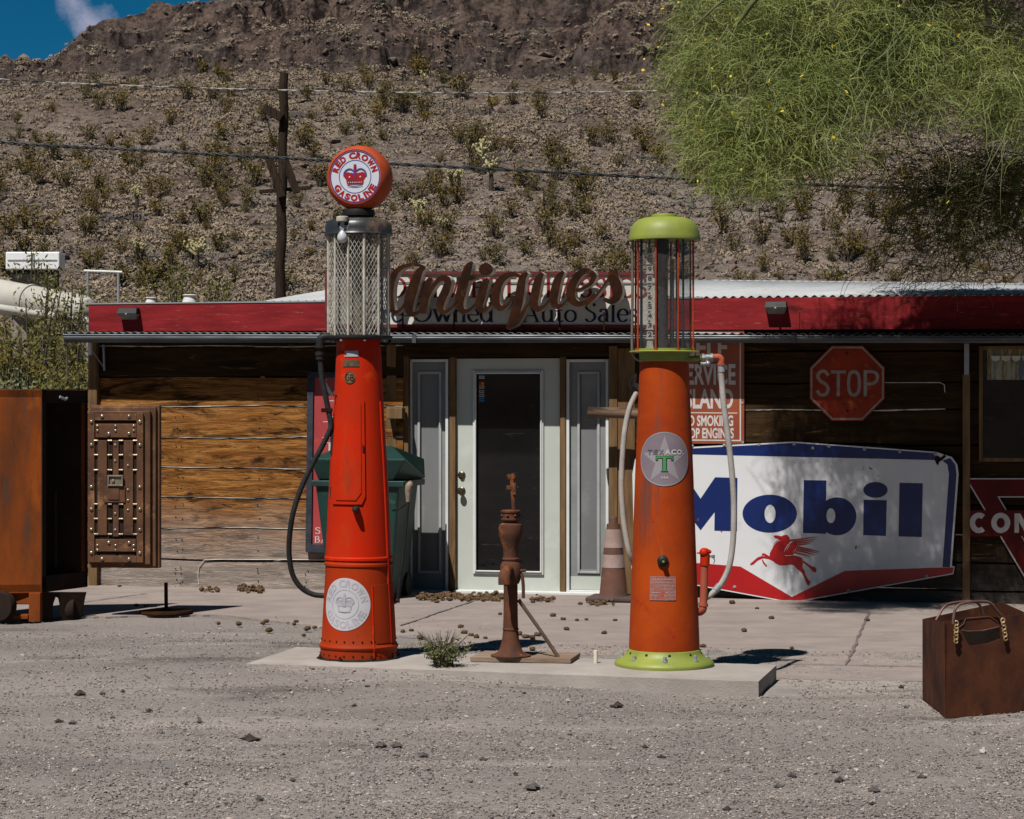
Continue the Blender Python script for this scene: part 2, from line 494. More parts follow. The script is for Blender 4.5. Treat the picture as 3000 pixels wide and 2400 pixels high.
XX, YY = np.meshgrid(xs, ys)
Z = ground_z(XX, YY)
near = (np.abs(XX) < 4.2) & (YY > 7) & (YY < 18.5)
Z = Z + np.where(near, .006 * fbm(XX * 6, YY * 4, 4, 40) + .006 * np.maximum(fbm(XX * 22, YY * 22, 2, 60), 0), 0)
Z = np.where((YY + XX * .235) > 15.3, -.012, Z)
grid_mesh('ground', xs, ys, Z, m_gravel, kind='structure')

# pavement in front of the shop: concrete slabs with open joints
m_conc = mat('pavement_concrete', (.33, .275, .245), (.245, .205, .185), scale=2.2, stretch=(1, 1.6, 1), rough=.93, bump=.6, bscale=110, bdist=.008,
             layers=[((.32, .28, .26), 6, .56, .12), ((.2, .175, .165), 60, .63, .07), ((.25, .22, .21), 1.4, .56, .12)], spec=.15, coord='World')
mb = MB()
def joint_x(px): return px
def bp(u, v, z): return BF @ Vector((u, v, z))
edge_px = [(60, 1812), (330, 1806), (640, 1800), (900, 1830), (1040, 1850), (1250, 1872), (1400, 1896), (1600, 1915), (1790, 1930), (2290, 1988), (2560, 1994), (2700, 1996), (3100, 2003), (3500, 2020)]
pts = []
for i in range(len(edge_px) - 1):
    (a, b), (c, d) = edge_px[i], edge_px[i + 1]
    for k in range(14):
        t = k / 14
        pts.append((a + (c - a) * t + rng.uniform(-3, 3), b + (d - b) * t + rng.uniform(-1.2, 1.2)))
front = [gp(x, y, .004) for x, y in pts]
front.insert(0, bp(-6, -1.5, .006)); 
back = [bp(6, .4, .006), bp(-6, .4, .006)]
loop = [(p.x, p.y) for p in front + back]
mb.poly([loop], lambda x, y, d: (x, y, .004 - d), depth=.02)
pav = mb.build('pavement', m_conc, kind='structure')
m_joint = mat('joint_dirt', (.12, .10, .095), (.2, .17, .16), scale=40, rough=1, bump=.3)
def joint(name, a, b, wd_=.02):
    mbj = MB(); P = []
    n = 26
    for i in range(n + 1):
        t = i / n
        p = a.lerp(b, t); P.append((p.x + rng.uniform(-.008, .008), p.y + rng.uniform(-.008, .008), wd_ * rng.uniform(.5, 1.3)))
    mbj.ribbon(P, lambda x, y, d: (x, y, .0105), smooth_pts=False)
    return mbj
jm = MB()
for a, b in (((2480, 1946), (2545, 1795)), ((1175, 1832), (1385, 1760)), ((150, 1776), (430, 1738)), ((2300, 1944), (3200, 1962)), ((2760, 1955), (2830, 1800))):
    q = joint('j', gp(*a, .01), gp(*b, .01)); jm.add(q.v, q.f)
jo = jm.build('pavement_joint', m_joint); jo['kind'] = 'structure'

# the pump island, a low concrete slab
m_isl = mat('island_concrete', (.40, .36, .325), (.31, .275, .25), scale=3.5, rough=.92, bump=.5, bscale=90, bdist=.008,
            layers=[((.24, .22, .21), 45, .63, .06), ((.36, .33, .31), 4, .58, .15), ((.28, .25, .23), 3, .62, .12)], spec=.15, coord='World')
IZ = .095
iFR, iL, iBL, iBR = gp(2222, 1994, IZ), gp(722, 1941, IZ), gp(868, 1893, IZ), gp(2275, 1946, IZ)
mb = MB()
front_e, back_e = [], []
n = 60
for i in range(n + 1):
    t = i / n
    a = iL.lerp(iFR, t); b = iBL.lerp(iBR, t)
    j = .008 if 0 < i < n else 0
    front_e.append((a.x, a.y + rng.uniform(-j, j))); back_e.append((b.x, b.y + rng.uniform(-j, j)))
rows = 10
vs, fs = [], []
for i in range(n + 1):
    for k in range(rows + 1):
        t = k / rows
        x = front_e[i][0] * (1 - t) + back_e[i][0] * t; y = front_e[i][1] * (1 - t) + back_e[i][1] * t
        zz = IZ + rng.uniform(-.0012, .0012) - (.006 if k in (0, rows) or i in (0, n) else 0)
        vs.append((x, y, zz))
for i in range(n):
    for k in range(rows):
        a = i * (rows + 1) + k
        fs.append((a, a + rows + 1, a + rows + 2, a + 1))
mb.add(vs, fs, True)
def side(idx):
    top = [vs[i] for i in idx]
    bot = [(x + rng.uniform(-.006, .006), y + rng.uniform(-.01, .004), -.05) for x, y, z in top]
    m_ = len(top)
    mb.add(top + bot, [(i, i + 1, m_ + i + 1, m_ + i) for i in range(m_ - 1)])
side([i * (rows + 1) for i in range(n + 1)]); side([i * (rows + 1) + rows for i in range(n + 1)])
side(list(range(rows + 1))); side([n * (rows + 1) + k for k in range(rows + 1)])
isl = mb.build('pump_island', m_isl, kind='structure')

# ---- the hillside
RIDGE_X = [-400, 0, 60, 150, 190, 235, 300, 340, 400, 432, 445, 465, 490, 600, 700, 800, 1200, 1800, 3200, 4200]
RIDGE_Y = [215, 178, 180, 188, 150, 105, 66, 54, 44, 34, 8, 4, 14, 12, 2, -25, -110, -200, -260, -300]
def hill_z(X, D):
    wob = 2.2 * fbm(X * .09, D * .05, 4, 3) + .9 * fbm(X * .45, D * .2, 3, 17)
    colm = .8 * fbm(X * .8, D * .5, 5, 29) + .35 * fbm(X * 2.6, D * 1.1, 3, 31) + 1.0 * fbm(X * .16, D * .1, 3, 37)
    D1 = D + wob
    z = np.interp(D1, [20, 35, 50, 60, 70, 85, 101], [-1.5, -.6, 1.6, 3.2, 5.2, 10.6, 17.0])
    z = z + .45 * fbm(X * .13, D * .1, 5, 71) * sstep(45, 70, D) * 1.6
    z = z + .16 * fbm(X * .9, D * .8, 4, 75) * sstep(40, 60, D)
    Dc = D + wob + colm * 1.3 + 1.8 * fbm(X * .045 + 3, D * .02, 2, 47)
    patch = sstep(-.28, .22, fbm(X * .11, D * .32, 3, 53))
    z = z + (1 - patch) * np.interp(Dc, [100, 109, 112, 130, 175], [0, 8.2, 9.8, 15, 18])
    z = z + patch * np.interp(Dc, [101, 102.0, 102.3, 104.2, 104.5, 106.2, 106.6, 109, 112, 130, 175], [0, .35, 1.3, 1.8, 3.0, 3.6, 4.8, 8.2, 9.8, 15, 18])
    px = 1500 + X / D * F
    cap = H + (HZ - np.interp(px, RIDGE_X, RIDGE_Y)) / F * np.minimum(D, 109) + .22 * fbm(X * .8, D * .6, 4, 91)
    capb = cap - np.maximum(D - 109, 0) * .22
    return np.where(D > 84, np.minimum(z, capb), z)
hx = np.arange(-62, 62.01, .2); hy = np.concatenate([np.arange(28, 60, .5), np.arange(60, 112, .17), np.arange(112, 176, 2.0)])
HX, HY = np.meshgrid(hx, hy)
HZ_ = hill_z(HX, HY)
m = bpy.data.materials.new('hillside_rock'); m.use_nodes = True
n_, l_ = m.node_tree.nodes, m.node_tree.links
P_ = n_['Principled BSDF']; P_.inputs['Roughness'].default_value = .95; P_.inputs['Specular IOR Level'].default_value = .1
geo = n_.new('ShaderNodeNewGeometry')
def nnoise(scale, detail=8, st=(1, 1, 1), rg=.6):
    mpn = n_.new('ShaderNodeMapping'); mpn.inputs['Scale'].default_value = st; l_.new(geo.outputs['Position'], mpn.inputs[0])
    t = n_.new('ShaderNodeTexNoise'); t.inputs['Scale'].default_value = scale; t.inputs['Detail'].default_value = detail; t.inputs['Roughness'].default_value = rg
    l_.new(mpn.outputs[0], t.inputs['Vector']); return t.outputs[0]
def nramp(s, a, b):
    r = n_.new('ShaderNodeMapRange'); r.inputs[1].default_value = a; r.inputs[2].default_value = b; l_.new(s, r.inputs[0]); return r.outputs[0]
def nmix(f, a, b):
    x = n_.new('ShaderNodeMixRGB'); l_.new(f, x.inputs[0])
    for i, q in ((1, a), (2, b)):
        if isinstance(q, tuple): x.inputs[i].default_value = (*q, 1)
        else: l_.new(q, x.inputs[i])
    return x.outputs[0]
c = nmix(nramp(nnoise(.35), .35, .65), (.205, .155, .120), (.135, .101, .079))
c = nmix(nramp(nnoise(.12, 5, (1, 1, 1)), .52, .66), c, (.27, .215, .172))
sx_ = n_.new('ShaderNodeSeparateXYZ'); l_.new(geo.outputs['Position'], sx_.inputs[0])
wash = n_.new('ShaderNodeMath'); wash.operation = 'MULTIPLY'; l_.new(nramp(nnoise(.16, 5), .42, .58), wash.inputs[0]); l_.new(nramp(sx_.outputs[2], 14.5, 10.5), wash.inputs[1])
c = nmix(wash.outputs[0], c, (.27, .225, .195))
c = nmix(nramp(nnoise(3.5, 10, (1, 1, 1), .7), .5, .66), c, (.04, .032, .03))
c = nmix(nramp(nnoise(5.5, 10, (1, 1, 1.4), .72), .57, .68), c, (.20, .172, .15))
sep = n_.new('ShaderNodeSeparateXYZ'); l_.new(geo.outputs['Normal'], sep.inputs[0])
rock = nmix(nramp(nnoise(1.6, 10, (1, 1, .35), .7), .38, .6), (.03, .023, .023), (.14, .108, .092))
c = nmix(nramp(sep.outputs[2], .86, .62), c, rock)
sepp = n_.new('ShaderNodeSeparateXYZ'); l_.new(geo.outputs['Position'], sepp.inputs[0])
band = nmix(nramp(nnoise(1.1, 12, (1, 1, .45), .75), .44, .56), (.022, .015, .014), (.15, .105, .085))  # dark stripes painted for the shade of the cliff crevices
hi_ = n_.new('ShaderNodeMath'); hi_.operation = 'MULTIPLY'; l_.new(nramp(sepp.outputs[2], 17.0, 18.6), hi_.inputs[0]); l_.new(nramp(nnoise(.22, 6, (1, 1, 2.2)), .36, .52), hi_.inputs[1])
c = nmix(hi_.outputs[0], c, band)
l_.new(c, P_.inputs['Base Color'])
bb = n_.new('ShaderNodeBump'); bb.inputs['Strength'].default_value = 1.0; bb.inputs['Distance'].default_value = .5
l_.new(nnoise(2.6, 12, (1, 1, .8), .72), bb.inputs['Height'])
vor = n_.new('ShaderNodeTexVoronoi'); vor.inputs['Scale'].default_value = 3.3; l_.new(geo.outputs['Position'], vor.inputs['Vector'])
b2 = n_.new('ShaderNodeBump'); b2.inputs['Strength'].default_value = .8; b2.inputs['Distance'].default_value = .16; b2.invert = True
l_.new(vor.outputs['Distance'], b2.inputs['Height']); l_.new(bb.outputs[0], b2.inputs['Normal']); l_.new(b2.outputs[0], P_.inputs['Normal'])
grid_mesh('hill', hx, hy, HZ_, m, smooth=False, kind='structure')
m_hill = m
# an unseen slope added behind the camera, so the shop's glass mirrors something dark
bx = np.linspace(-120, 120, 121); by = np.linspace(-130, -28, 60)
BX, BY = np.meshgrid(bx, by)
grid_mesh('unseen_hills', bx, by, -.5 + (-28 - BY) * .33 + 1.4 * fbm(BX * .08, BY * .08, 4, 9) * sstep(-28, -40, BY), m_hill, kind='structure')

def hz1(X, D): return float(hill_z(np.array([X]), np.array([D]))[0])
def hill_hit(px, py):
    """where the line of sight through a pixel of the photograph meets the hillside"""
    k, s_ = (px - 1500) / F, (HZ - py) / F
    Ds = np.arange(50, 125, .15)
    z = hill_z(k * Ds, Ds)
    hit = np.nonzero(z > H + s_ * Ds)[0]
    if len(hit) == 0: return None
    D = Ds[hit[0]]
    return (k * D, D, float(z[hit[0]]))

# ---- rubble, pale tufts: nobody could count these
ico_v = None
def ico(sub=1):
    bm = bmesh.new(); bmesh.ops.create_icosphere(bm, subdivisions=sub, radius=1)
    V = np.array([v.co[:] for v in bm.verts]); Fc = np.array([[v.index for v in f.verts] for f in bm.faces]); bm.free()
    return V, Fc
def scatter(name, pos, size, m, sub=1, flat=.7, rough_=.3, seed=1, **tg):
    V0, F0 = ico(sub); N = len(pos); k = len(V0)
    r = np.random.RandomState(seed)
    ang = r.rand(N) * 6.283; ca, sa = np.cos(ang), np.sin(ang)
    S3 = size[:, None] * np.stack([r.uniform(.7, 1.3, N), r.uniform(.6, 1.1, N), r.uniform(.4, .9, N) * flat], 1)
    V = V0[None] * (1 + rough_ * (r.rand(N, k, 1) - .5) * 2) * S3[:, None]
    x = V[..., 0] * ca[:, None] - V[..., 1] * sa[:, None]; y = V[..., 0] * sa[:, None] + V[..., 1] * ca[:, None]
    V = np.stack([x, y, V[..., 2]], -1) + pos[:, None]
    Fq = F0[None] + (np.arange(N) * k)[:, None, None]
    return np_mesh(name, V.reshape(-1, 3), Fq.reshape(-1, 3), m, **tg)
def hill_points(N, seed, d0=56, d1=112, bias=1.0, maskfn=None):
    r = np.random.RandomState(seed)
    D = d0 + (d1 - d0) * r.rand(N) ** bias
    X = (r.rand(N) * 1.3 - .65) * D * (3000 / F)
    if maskfn is not None:
        k = maskfn(X, D, r); X, D = X[k], D[k]
    return np.stack([X, D, hill_z(X, D)], 1)
m_rub = mat('hill_rubble', (.21, .16, .13), (.10, .073, .06), scale=1.2, rough=.95, bump=.6, bscale=9, bdist=.05, spec=.1, coord='World', lo=.4, hi=.6,
            layers=[((.21, .18, .16), .9, .6, .05)])
pos = hill_points(11000, 5)
sz = np.minimum(np.random.RandomState(8).gamma(1.6, .055, len(pos)) + .035, .34)
scatter('rubble', pos, sz, m_rub, 1, .9, .28, 3, kind='stuff')
m_tuft = mat('dry_tufts', (.33, .26, .185), (.20, .16, .12), scale=.8, rough=.95, bump=0, spec=.05, coord='World', layers=[((.10, .10, .095), .35, .56, .06), ((.27, .20, .10), .5, .6, .06)])
def tufts(name, pos, rad, m, leaves=26, leaf=.07, seed=2, squash=.62, fill=.35, **tg):
    """low rounded bushes of small blades"""
    r = np.random.RandomState(seed); N = len(pos)
    d = r.normal(size=(N, leaves, 3)); d[..., 2] = np.abs(d[..., 2]) * .9 + .05
    d /= np.linalg.norm(d, axis=-1, keepdims=True)
    rr = (fill + (1 - fill) * r.rand(N, leaves, 1) ** .5) * rad[:, None, None]
    c_ = d * rr; c_[..., 2] *= squash
    c_ += pos[:, None]
    t1 = r.normal(size=(N, leaves, 3)); t1 /= np.linalg.norm(t1, axis=-1, keepdims=True)
    t2 = np.cross(t1, d); t2 /= np.linalg.norm(t2, axis=-1, keepdims=True) + 1e-6
    s_ = leaf * r.uniform(.6, 1.4, (N, leaves, 1))
    a = c_ - t1 * s_; b = c_ + t2 * s_ * .6; e = c_ + t1 * s_; f = c_ - t2 * s_ * .6
    V = np.stack([a, b, e, f], 2).reshape(-1, 3)
    Fq = np.arange(len(V)).reshape(-1, 4)
    return np_mesh(name, V, Fq, m, **tg)
def mask_t(X, D, r):
    px = 1500 + X / D * F
    bare = ((px > 1950) & (D < 82) & (r.rand(len(X)) > .22)) | ((px > 1080) & (px < 1650) & (D > 80) & (D < 89) & (r.rand(len(X)) > .35))
    return (fbm(X * .12, D * .12, 3, 55) + r.rand(len(X)) * .9 > .22) & ~bare
pos = hill_points(25000, 21, 56, 105, maskfn=mask_t)
r_ = np.random.RandomState(4)
tufts('dry_grass', pos, r_.uniform(.10, .42, len(pos)), m_tuft, 36, .05, 6, .55, .72, kind='stuff')

# ---- creosote bushes and chollas standing on the hillside, each one a thing
m_creo = mat('creosote_leaves', (.17, .125, .035), (.10, .08, .026), scale=2.5, rough=.9, bump=0, spec=.05, coord='World', layers=[((.22, .15, .03), .4, .52, .1), ((.075, .09, .04), .25, .58, .08)])
m_twig = mat('grey_twigs', (.13, .105, .085), (.08, .065, .055), scale=6, rough=.95, bump=0)
def bush_mesh(seed, h=1.0, stems=16, leaves=420, leaf=.05, spread=.55):
    r = np.random.RandomState(seed)
    st = MB(); tips = []
    for i in range(stems):
        a = r.rand() * 6.283; sp = spread * h * r.uniform(.2, 1.0); hh = h * r.uniform(.6, 1.05)
        p = [(0.05 * math.cos(a), .05 * math.sin(a), -.05), (sp * .45 * math.cos(a), sp * .45 * math.sin(a), hh * .5), (sp * math.cos(a + .3), sp * math.sin(a + .3), hh)]
        st.tube(resample(p, 3), [.014 * h * (1 - .1 * q) for q in range(7)], 4, False)
        tips.append(resample(p, 12))
    T_ = np.array(tips)                               # stems x pts x 3
    k = r.randint(0, stems, leaves); q = (r.rand(leaves) ** .7 * (T_.shape[1] - 8)).astype(int) + 7
    c_ = T_[k, q] + r.normal(size=(leaves, 3)) * .085 * h
    c_[:, 2] = np.maximum(c_[:, 2], .02)
    t1 = r.normal(size=(leaves, 3)); t1 /= np.linalg.norm(t1, axis=1, keepdims=True)
    t2 = r.normal(size=(leaves, 3)); t2 /= np.linalg.norm(t2, axis=1, keepdims=True)
    s_ = leaf * h * r.uniform(.5, 1.3, (leaves, 1))
    V = np.stack([c_ - t1 * s_, c_ + t2 * s_ * .6, c_ + t1 * s_, c_ - t2 * s_ * .6], 1).reshape(-1, 3)
    return st, V, np.arange(len(V)).reshape(-1, 4)
creo = []
for k in range(5):
    st, V, Fq = bush_mesh(100 + k, 1.0, 15 + k, 330 + 40 * k)
    root = thing('creosote_bush', 'olive brown creosote bush standing among the rocks of the hillside', 'bush', (0, 0, 0), 'creosote bushes scattered over the hillside')
    a = st.build('stem', m_twig, root)
    b = np_mesh('foliage', V, Fq, m_creo, root)
    creo.append((root, [a, b]))
spots = [(200, 1100), (130, 470), (210, 900), (960, 620), (480, 520), (650, 640), (550, 430), (700, 570), (870, 700), (1230, 700), (1520, 690), (2350, 640), (2470, 650), (2230, 690), (2130, 790), (620, 760), (380, 500)]
pts_c = []
rc = np.random.RandomState(77)
manual = [(90, 500), (105, 545), (160, 480), (375, 490), (290, 565), (190, 560), (430, 430), (640, 520), (650, 590), (625, 480), (600, 560), (1230, 600), (1270, 575), (1400, 430), (1620, 480), (1660, 490), (1380, 440),
          (1590, 350), (1500, 310), (1230, 230), (1300, 255), (1080, 265), (1130, 280), (590, 220), (640, 230), (660, 250), (390, 270), (250, 290), (620, 300), (900, 300), (1070, 240), (1720, 560), (1560, 560), (1690, 580), (1250, 680),
          (1500, 640), (1600, 690), (1690, 740), (1650, 760), (2350, 620), (2480, 640), (2550, 640), (2120, 690), (2230, 720), (2480, 770), (2560, 800), (520, 740), (560, 760), (640, 740), (500, 790), (120, 700), (75, 520), (1450, 700), (1350, 290)]
for p_ in manual: pts_c.append((p_, rc.uniform(.75, 1.35)))
while len(pts_c) < 290:
    p_ = (rc.uniform(-60, 3060), 215 + rc.rand() ** .85 * 650)
    if p_[0] > 2000 and p_[1] < 500: 
        if rc.rand() < .6: continue
    if min((p_[0] - q[0][0]) ** 2 + ((p_[1] - q[0][1]) * 1.5) ** 2 for q in pts_c) < 32 ** 2: continue
    pts_c.append((p_, rc.uniform(.4, 1.15)))
nb = 0
for (p_, s_) in pts_c:
    h_ = hill_hit(*p_)
    if h_ is None: continue
    src, ch = creo[nb % 5]
    o = src if nb < 5 else copy_tree(src, ch)
    o.location = (h_[0], h_[1], h_[2] - .03); o.rotation_euler = (0, 0, rc.rand() * 6.28); o.scale = (s_ * rc.uniform(.85, 1.2),) * 2 + (s_,)
    nb += 1

m_chol = mat('cholla_spines', (.50, .45, .24), (.33, .29, .15), scale=14, rough=.9, bump=.6, bscale=90)
m_chtr = mat('cholla_trunk', (.045, .035, .028), (.08, .06, .045), scale=10, rough=.95, bump=.4)
def cholla(loc, h, arms, seed, label):
    r = np.random.RandomState(seed)
    root = thing('cholla_cactus', label, 'cactus', loc, 'cholla cacti on the hillside')
    t = MB(Matrix.Translation(Vector(loc)))
    t.tube([(0, 0, -.1), (.02, 0, h * .35), (0, .02, h * .7)], [.09 * h, .075 * h, .06 * h], 8); t.build('trunk', m_chtr, root)
    a_ = MB(Matrix.Translation(Vector(loc)))
    for i in range(arms):
        an = r.rand() * 6.283; z0 = h * r.uniform(.5, .78); L_ = h * r.uniform(.14, .3)
        q = [(0, 0, z0), (L_ * .7 * math.cos(an), L_ * .7 * math.sin(an), z0 + L_ * .5), (L_ * math.cos(an), L_ * math.sin(an), z0 + L_ * r.uniform(.6, 1.3))]
        a_.tube(resample(q, 3), [.05 * h] * 6 + [.035 * h], 7)
        # spiny joints
        for j in range(5):
            a_.ball(Vector(q[2]) + Vector(r.normal(size=3)) * .05 * h, .045 * h, 6, 4)
        for j in range(16):
            c_ = Vector(q[rng.randint(1, 2)]) + Vector(r.normal(size=3)) * .07 * h
            d = Vector(r.normal(size=3)).normalized() * .03 * h; e = Vector(r.normal(size=3)).normalized() * .02 * h
            a_.add([c_ - d, c_ + e, c_ + d, c_ - e], [(0, 1, 2, 3)])
    a_.build('arm', m_chol, root)
for i, (px, py, s_, lb) in enumerate([(1415, 515, 1.25, 'tall pale cholla cactus under the lower power line, above the antiques sign'), (1438, 560, 1.15, 'pale cholla cactus just below the tall one under the lower power line'),
        (1322, 562, .8, 'left one of a pair of small pale chollas on a light patch of the hillside'), (1344, 562, .85, 'right one of a pair of small pale chollas on a light patch of the hillside'),
        (1226, 668, 1.0, 'pale cholla cactus on the slope above the first letter of the rusty sign'), (1296, 702, .7, 'small pale cholla low on the slope beside the wire mesh pump'),
        (1245, 258, .7, 'small cholla beside the upper power line high on the slope'), (400, 618, .9, 'dark stemmed cholla left of the utility pole'), (575, 800, 1.1, 'large pale cholla just above the red fascia of the shop'), (400, 782, .8, 'low cholla above the left end of the red fascia')]):
    h_ = hill_hit(px, py)
    if h_: cholla(h_, s_, 9 + i % 3, 300 + i, lb)

# ---- power line
m_pole = mat('weathered_pole', (.052, .034, .022), (.016, .011, .008), scale=5, stretch=(6, 6, .5), rough=.95, bump=.6, bscale=30, bdist=.02, layers=[((.12, .08, .05), 8, .60, .08, (5, 5, .4))])
PD = 58.0
base = wd(816, 1000, PD); top = wd(833, 215, PD)
zb = hz1(base.x, PD) - .3
pole = thing('utility_pole', 'weathered wooden utility pole with broken crossarm pieces behind the shop', 'utility pole', (base.x, PD, zb))
mb = MB()
P = []
for i in range(25):
    t = i / 24
    P.append((base.x + (top.x - base.x) * t + .02 * math.sin(i * 1.3), PD + .02 * math.cos(i), zb + (top.z - zb) * t))
mb.tube(P, [.145 - .03 * i / 24 + rng.uniform(-.006, .006) for i in range(25)], 12)
mb.build('pole_shaft', m_pole, pole)
def plank(pa, pb, wd_, th, D):
    a, b = wd(*pa, D), wd(*pb, D)
    d = (b - a).normalized(); nrm = Vector((-d.z, 0, d.x)) * wd_ / 2; y = Vector((0, th / 2, 0))
    q = MB(); q.strip([a - nrm - y, a + nrm - y, a + nrm + y, a - nrm + y], [b - nrm - y, b + nrm - y, b + nrm + y, b - nrm + y]); return q
for pa, pb, wd_, th, dd, nm in (((772, 315), (826, 345), .24, .14, -.2, 'crossarm'), ((788, 466), (826, 578), .21, .14, -.22, 'brace'), ((834, 468), (870, 566), .21, .12, -.25, 'brace'), ((760, 562), (912, 550), .10, .1, .2, 'crossarm')):
    plank(pa, pb, wd_, th, PD + dd).build(nm, m_pole, pole, bevel=.01)
mb = MB(); mb.tube([wd(778, 335, PD - .2), wd(792, 390, PD - .15), wd(812, 440, PD - .15)], .018, 6); mb.tube([wd(910, 550, PD + .2), wd(911, 540, PD + .2)], .03, 6); mb.build('iron_strap', m_pole, pole)
m_cable = mat('cable_sheath', (.012, .014, .016), (.05, .055, .06), scale=5, rough=.6, bump=.2, spec=.25)
m_cablew = mat('bare_cable', (.45, .45, .43), (.02, .02, .02), scale=3, rough=.5, bump=.2, lo=.47, hi=.53)
def cable(pts, D, r, m, label):
    c = [wd(x, y, D) for x, y in pts]
    mb = MB(); P = resample([tuple(p) for p in c], 24)
    # two strands twisted round each other
    for ph in (0, math.pi):
        Q = []
        for i, p in enumerate(resample(P, 2)):
            Q.append((p[0], p[1] + r * .7 * math.cos(i * .9 + ph), p[2] + r * .7 * math.sin(i * .9 + ph)))
        mb.tube(Q, r * .62, 6)
    return mb.build('power_cable', m, label=label, cat='cable')
cable([(-1500, 90), (-600, 185), (0, 232), (410, 252), (820, 264), (1300, 272), (1850, 268), (2400, 250), (3200, 205), (4500, 90)], 40, .012, m_cablew, 'upper thin pale power cable running across the hillside')
cable([(-1500, 235), (-600, 345), (0, 416), (410, 440), (820, 463), (1200, 483), (1900, 519), (2500, 546), (3000, 566), (3600, 585), (4500, 600)], 27, .019, m_cable, 'lower thick dark power cable passing behind the globe of the pump')
# ================================================================== THE SHOP
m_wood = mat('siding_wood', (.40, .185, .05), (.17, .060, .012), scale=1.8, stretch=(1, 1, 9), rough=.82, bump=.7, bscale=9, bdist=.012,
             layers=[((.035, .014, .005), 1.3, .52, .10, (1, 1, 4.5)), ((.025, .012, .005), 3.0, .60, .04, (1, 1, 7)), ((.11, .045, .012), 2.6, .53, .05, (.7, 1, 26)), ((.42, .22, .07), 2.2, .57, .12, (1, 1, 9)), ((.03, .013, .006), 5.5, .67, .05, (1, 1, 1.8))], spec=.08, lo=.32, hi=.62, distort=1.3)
# the lowest boards have weathered grey
def grey_low(m, z0, z1, grey=(.235, .20, .17)):
    n, l = m.node_tree.nodes, m.node_tree.links
    p = n['Principled BSDF']; src = p.inputs['Base Color'].links[0].from_socket
    g = n.new('ShaderNodeNewGeometry'); s = n.new('ShaderNodeSeparateXYZ'); l.new(g.outputs['Position'], s.inputs[0])
    t = n.new('ShaderNodeTexNoise'); t.inputs['Scale'].default_value = 2.5; l.new(g.outputs['Position'], t.inputs['Vector'])
    ma = n.new('ShaderNodeMath'); ma.operation = 'MULTIPLY_ADD'; ma.inputs[1].default_value = .5; l.new(t.outputs[0], ma.inputs[0]); l.new(s.outputs[2], ma.inputs[2])
    r = n.new('ShaderNodeMapRange'); r.inputs[1].default_value = z1 + .25; r.inputs[2].default_value = z0 + .25; l.new(ma.outputs[0], r.inputs[0])
    tint = n.new('ShaderNodeMixRGB'); tint.blend_type = 'MIX'; tint.inputs[0].default_value = .78
    bw = n.new('ShaderNodeRGBToBW'); l.new(src, bw.inputs[0])
    mu = n.new('ShaderNodeMixRGB'); mu.blend_type = 'ADD'; mu.inputs[0].default_value = 1; mu.inputs[1].default_value = (grey[0] * .62, grey[1] * .62, grey[2] * .62, 1); l.new(bw.outputs[0], mu.inputs[2])
    l.new(src, tint.inputs[1]); l.new(mu.outputs[0], tint.inputs[2])
    x = n.new('ShaderNodeMixRGB'); l.new(r.outputs[0], x.inputs[0]); l.new(src, x.inputs[1]); l.new(tint.outputs[0], x.inputs[2])
    l.new(x.outputs[0], p.inputs['Base Color'])
grey_low(m_wood, .15, .85)
m_wood2 = mat('siding_wood_shaded', (.055, .031, .013), (.024, .014, .007), scale=1.5, stretch=(1, 1, 9), rough=.85, bump=.7, bscale=9, bdist=.012,  # darker copy of the siding, paints shade under eave and tree
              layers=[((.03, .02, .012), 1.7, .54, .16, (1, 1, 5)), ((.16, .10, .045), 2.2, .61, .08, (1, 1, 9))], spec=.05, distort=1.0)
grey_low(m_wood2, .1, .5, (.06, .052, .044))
m_post = mat('post_wood', (.22, .135, .062), (.12, .07, .034), scale=4, stretch=(5, 5, .6), rough=.85, bump=.5, bscale=18, bdist=.006, layers=[((.07, .045, .025), 3, .6, .1, (4, 4, .5))])
m_pale_edge = mat('caulk_and_lit_edge', (.72, .68, .62), (.5, .46, .4), scale=9, rough=.8, bump=.2)  # pale strips between boards paint their sunlit top edges
m_red = mat('red_fascia_paint', (.29, .020, .023), (.17, .011, .014), scale=2.4, stretch=(1, 1, 6), rough=.62, bump=.35, bscale=40, bdist=.004, layers=[((.42, .12, .10), 6, .60, .10, (1, 1, 12)), ((.07, .010, .010), 3, .60, .1, (1, 1, 4))])
m_galv = mat('galvanised_sheet', (.40, .42, .44), (.29, .31, .33), scale=2.5, rough=.5, metal=.35, bump=.1, layers=[((.34, .33, .32), 3, .6, .15)])
m_gut = mat('gutter_metal', (.12, .13, .14), (.07, .075, .08), scale=3, stretch=(1, 1, 8), rough=.45, metal=.3, bump=.05, layers=[((.16, .16, .16), 4, .62, .1, (1, 1, 3))])
m_white = mat('white_door_paint', (.70, .72, .70), (.62, .64, .62), scale=5, rough=.45, bump=.05, layers=[((.5, .48, .43), 14, .68, .08)])
m_doorp = mat('pale_green_door_paint', (.53, .56, .51), (.47, .50, .455), scale=2, rough=.5, bump=.06, layers=[((.36, .36, .3), 18, .7, .05), ((.6, .64, .58), 3, .55, .2)])
m_frost = mat('screened_glass', (.20, .205, .205), (.14, .145, .148), scale=1.2, stretch=(1, 1, .5), rough=.35, bump=.25, bscale=400, bdist=.001, layers=[((.33, .34, .33), .9, .55, .2), ((.30, .29, .2), 1.4, .62, .1, (2, 1, .3))], spec=.35)
m_pane = mat('dark_pane', (.004, .004, .005), (.009, .008, .008), scale=2, rough=.03, bump=.0, spec=.38, rvar=.02, layers=[((.035, .03, .028), 5, .6, .1, (1, 1, 5))])
m_black = mat('black_metal', (.012, .012, .013), (.024, .022, .021), scale=9, rough=.55, bump=.15, spec=.18)
m_brass = mat('aged_brass', (.22, .19, .13), (.12, .1, .07), scale=20, rough=.35, metal=.9, bump=.1)

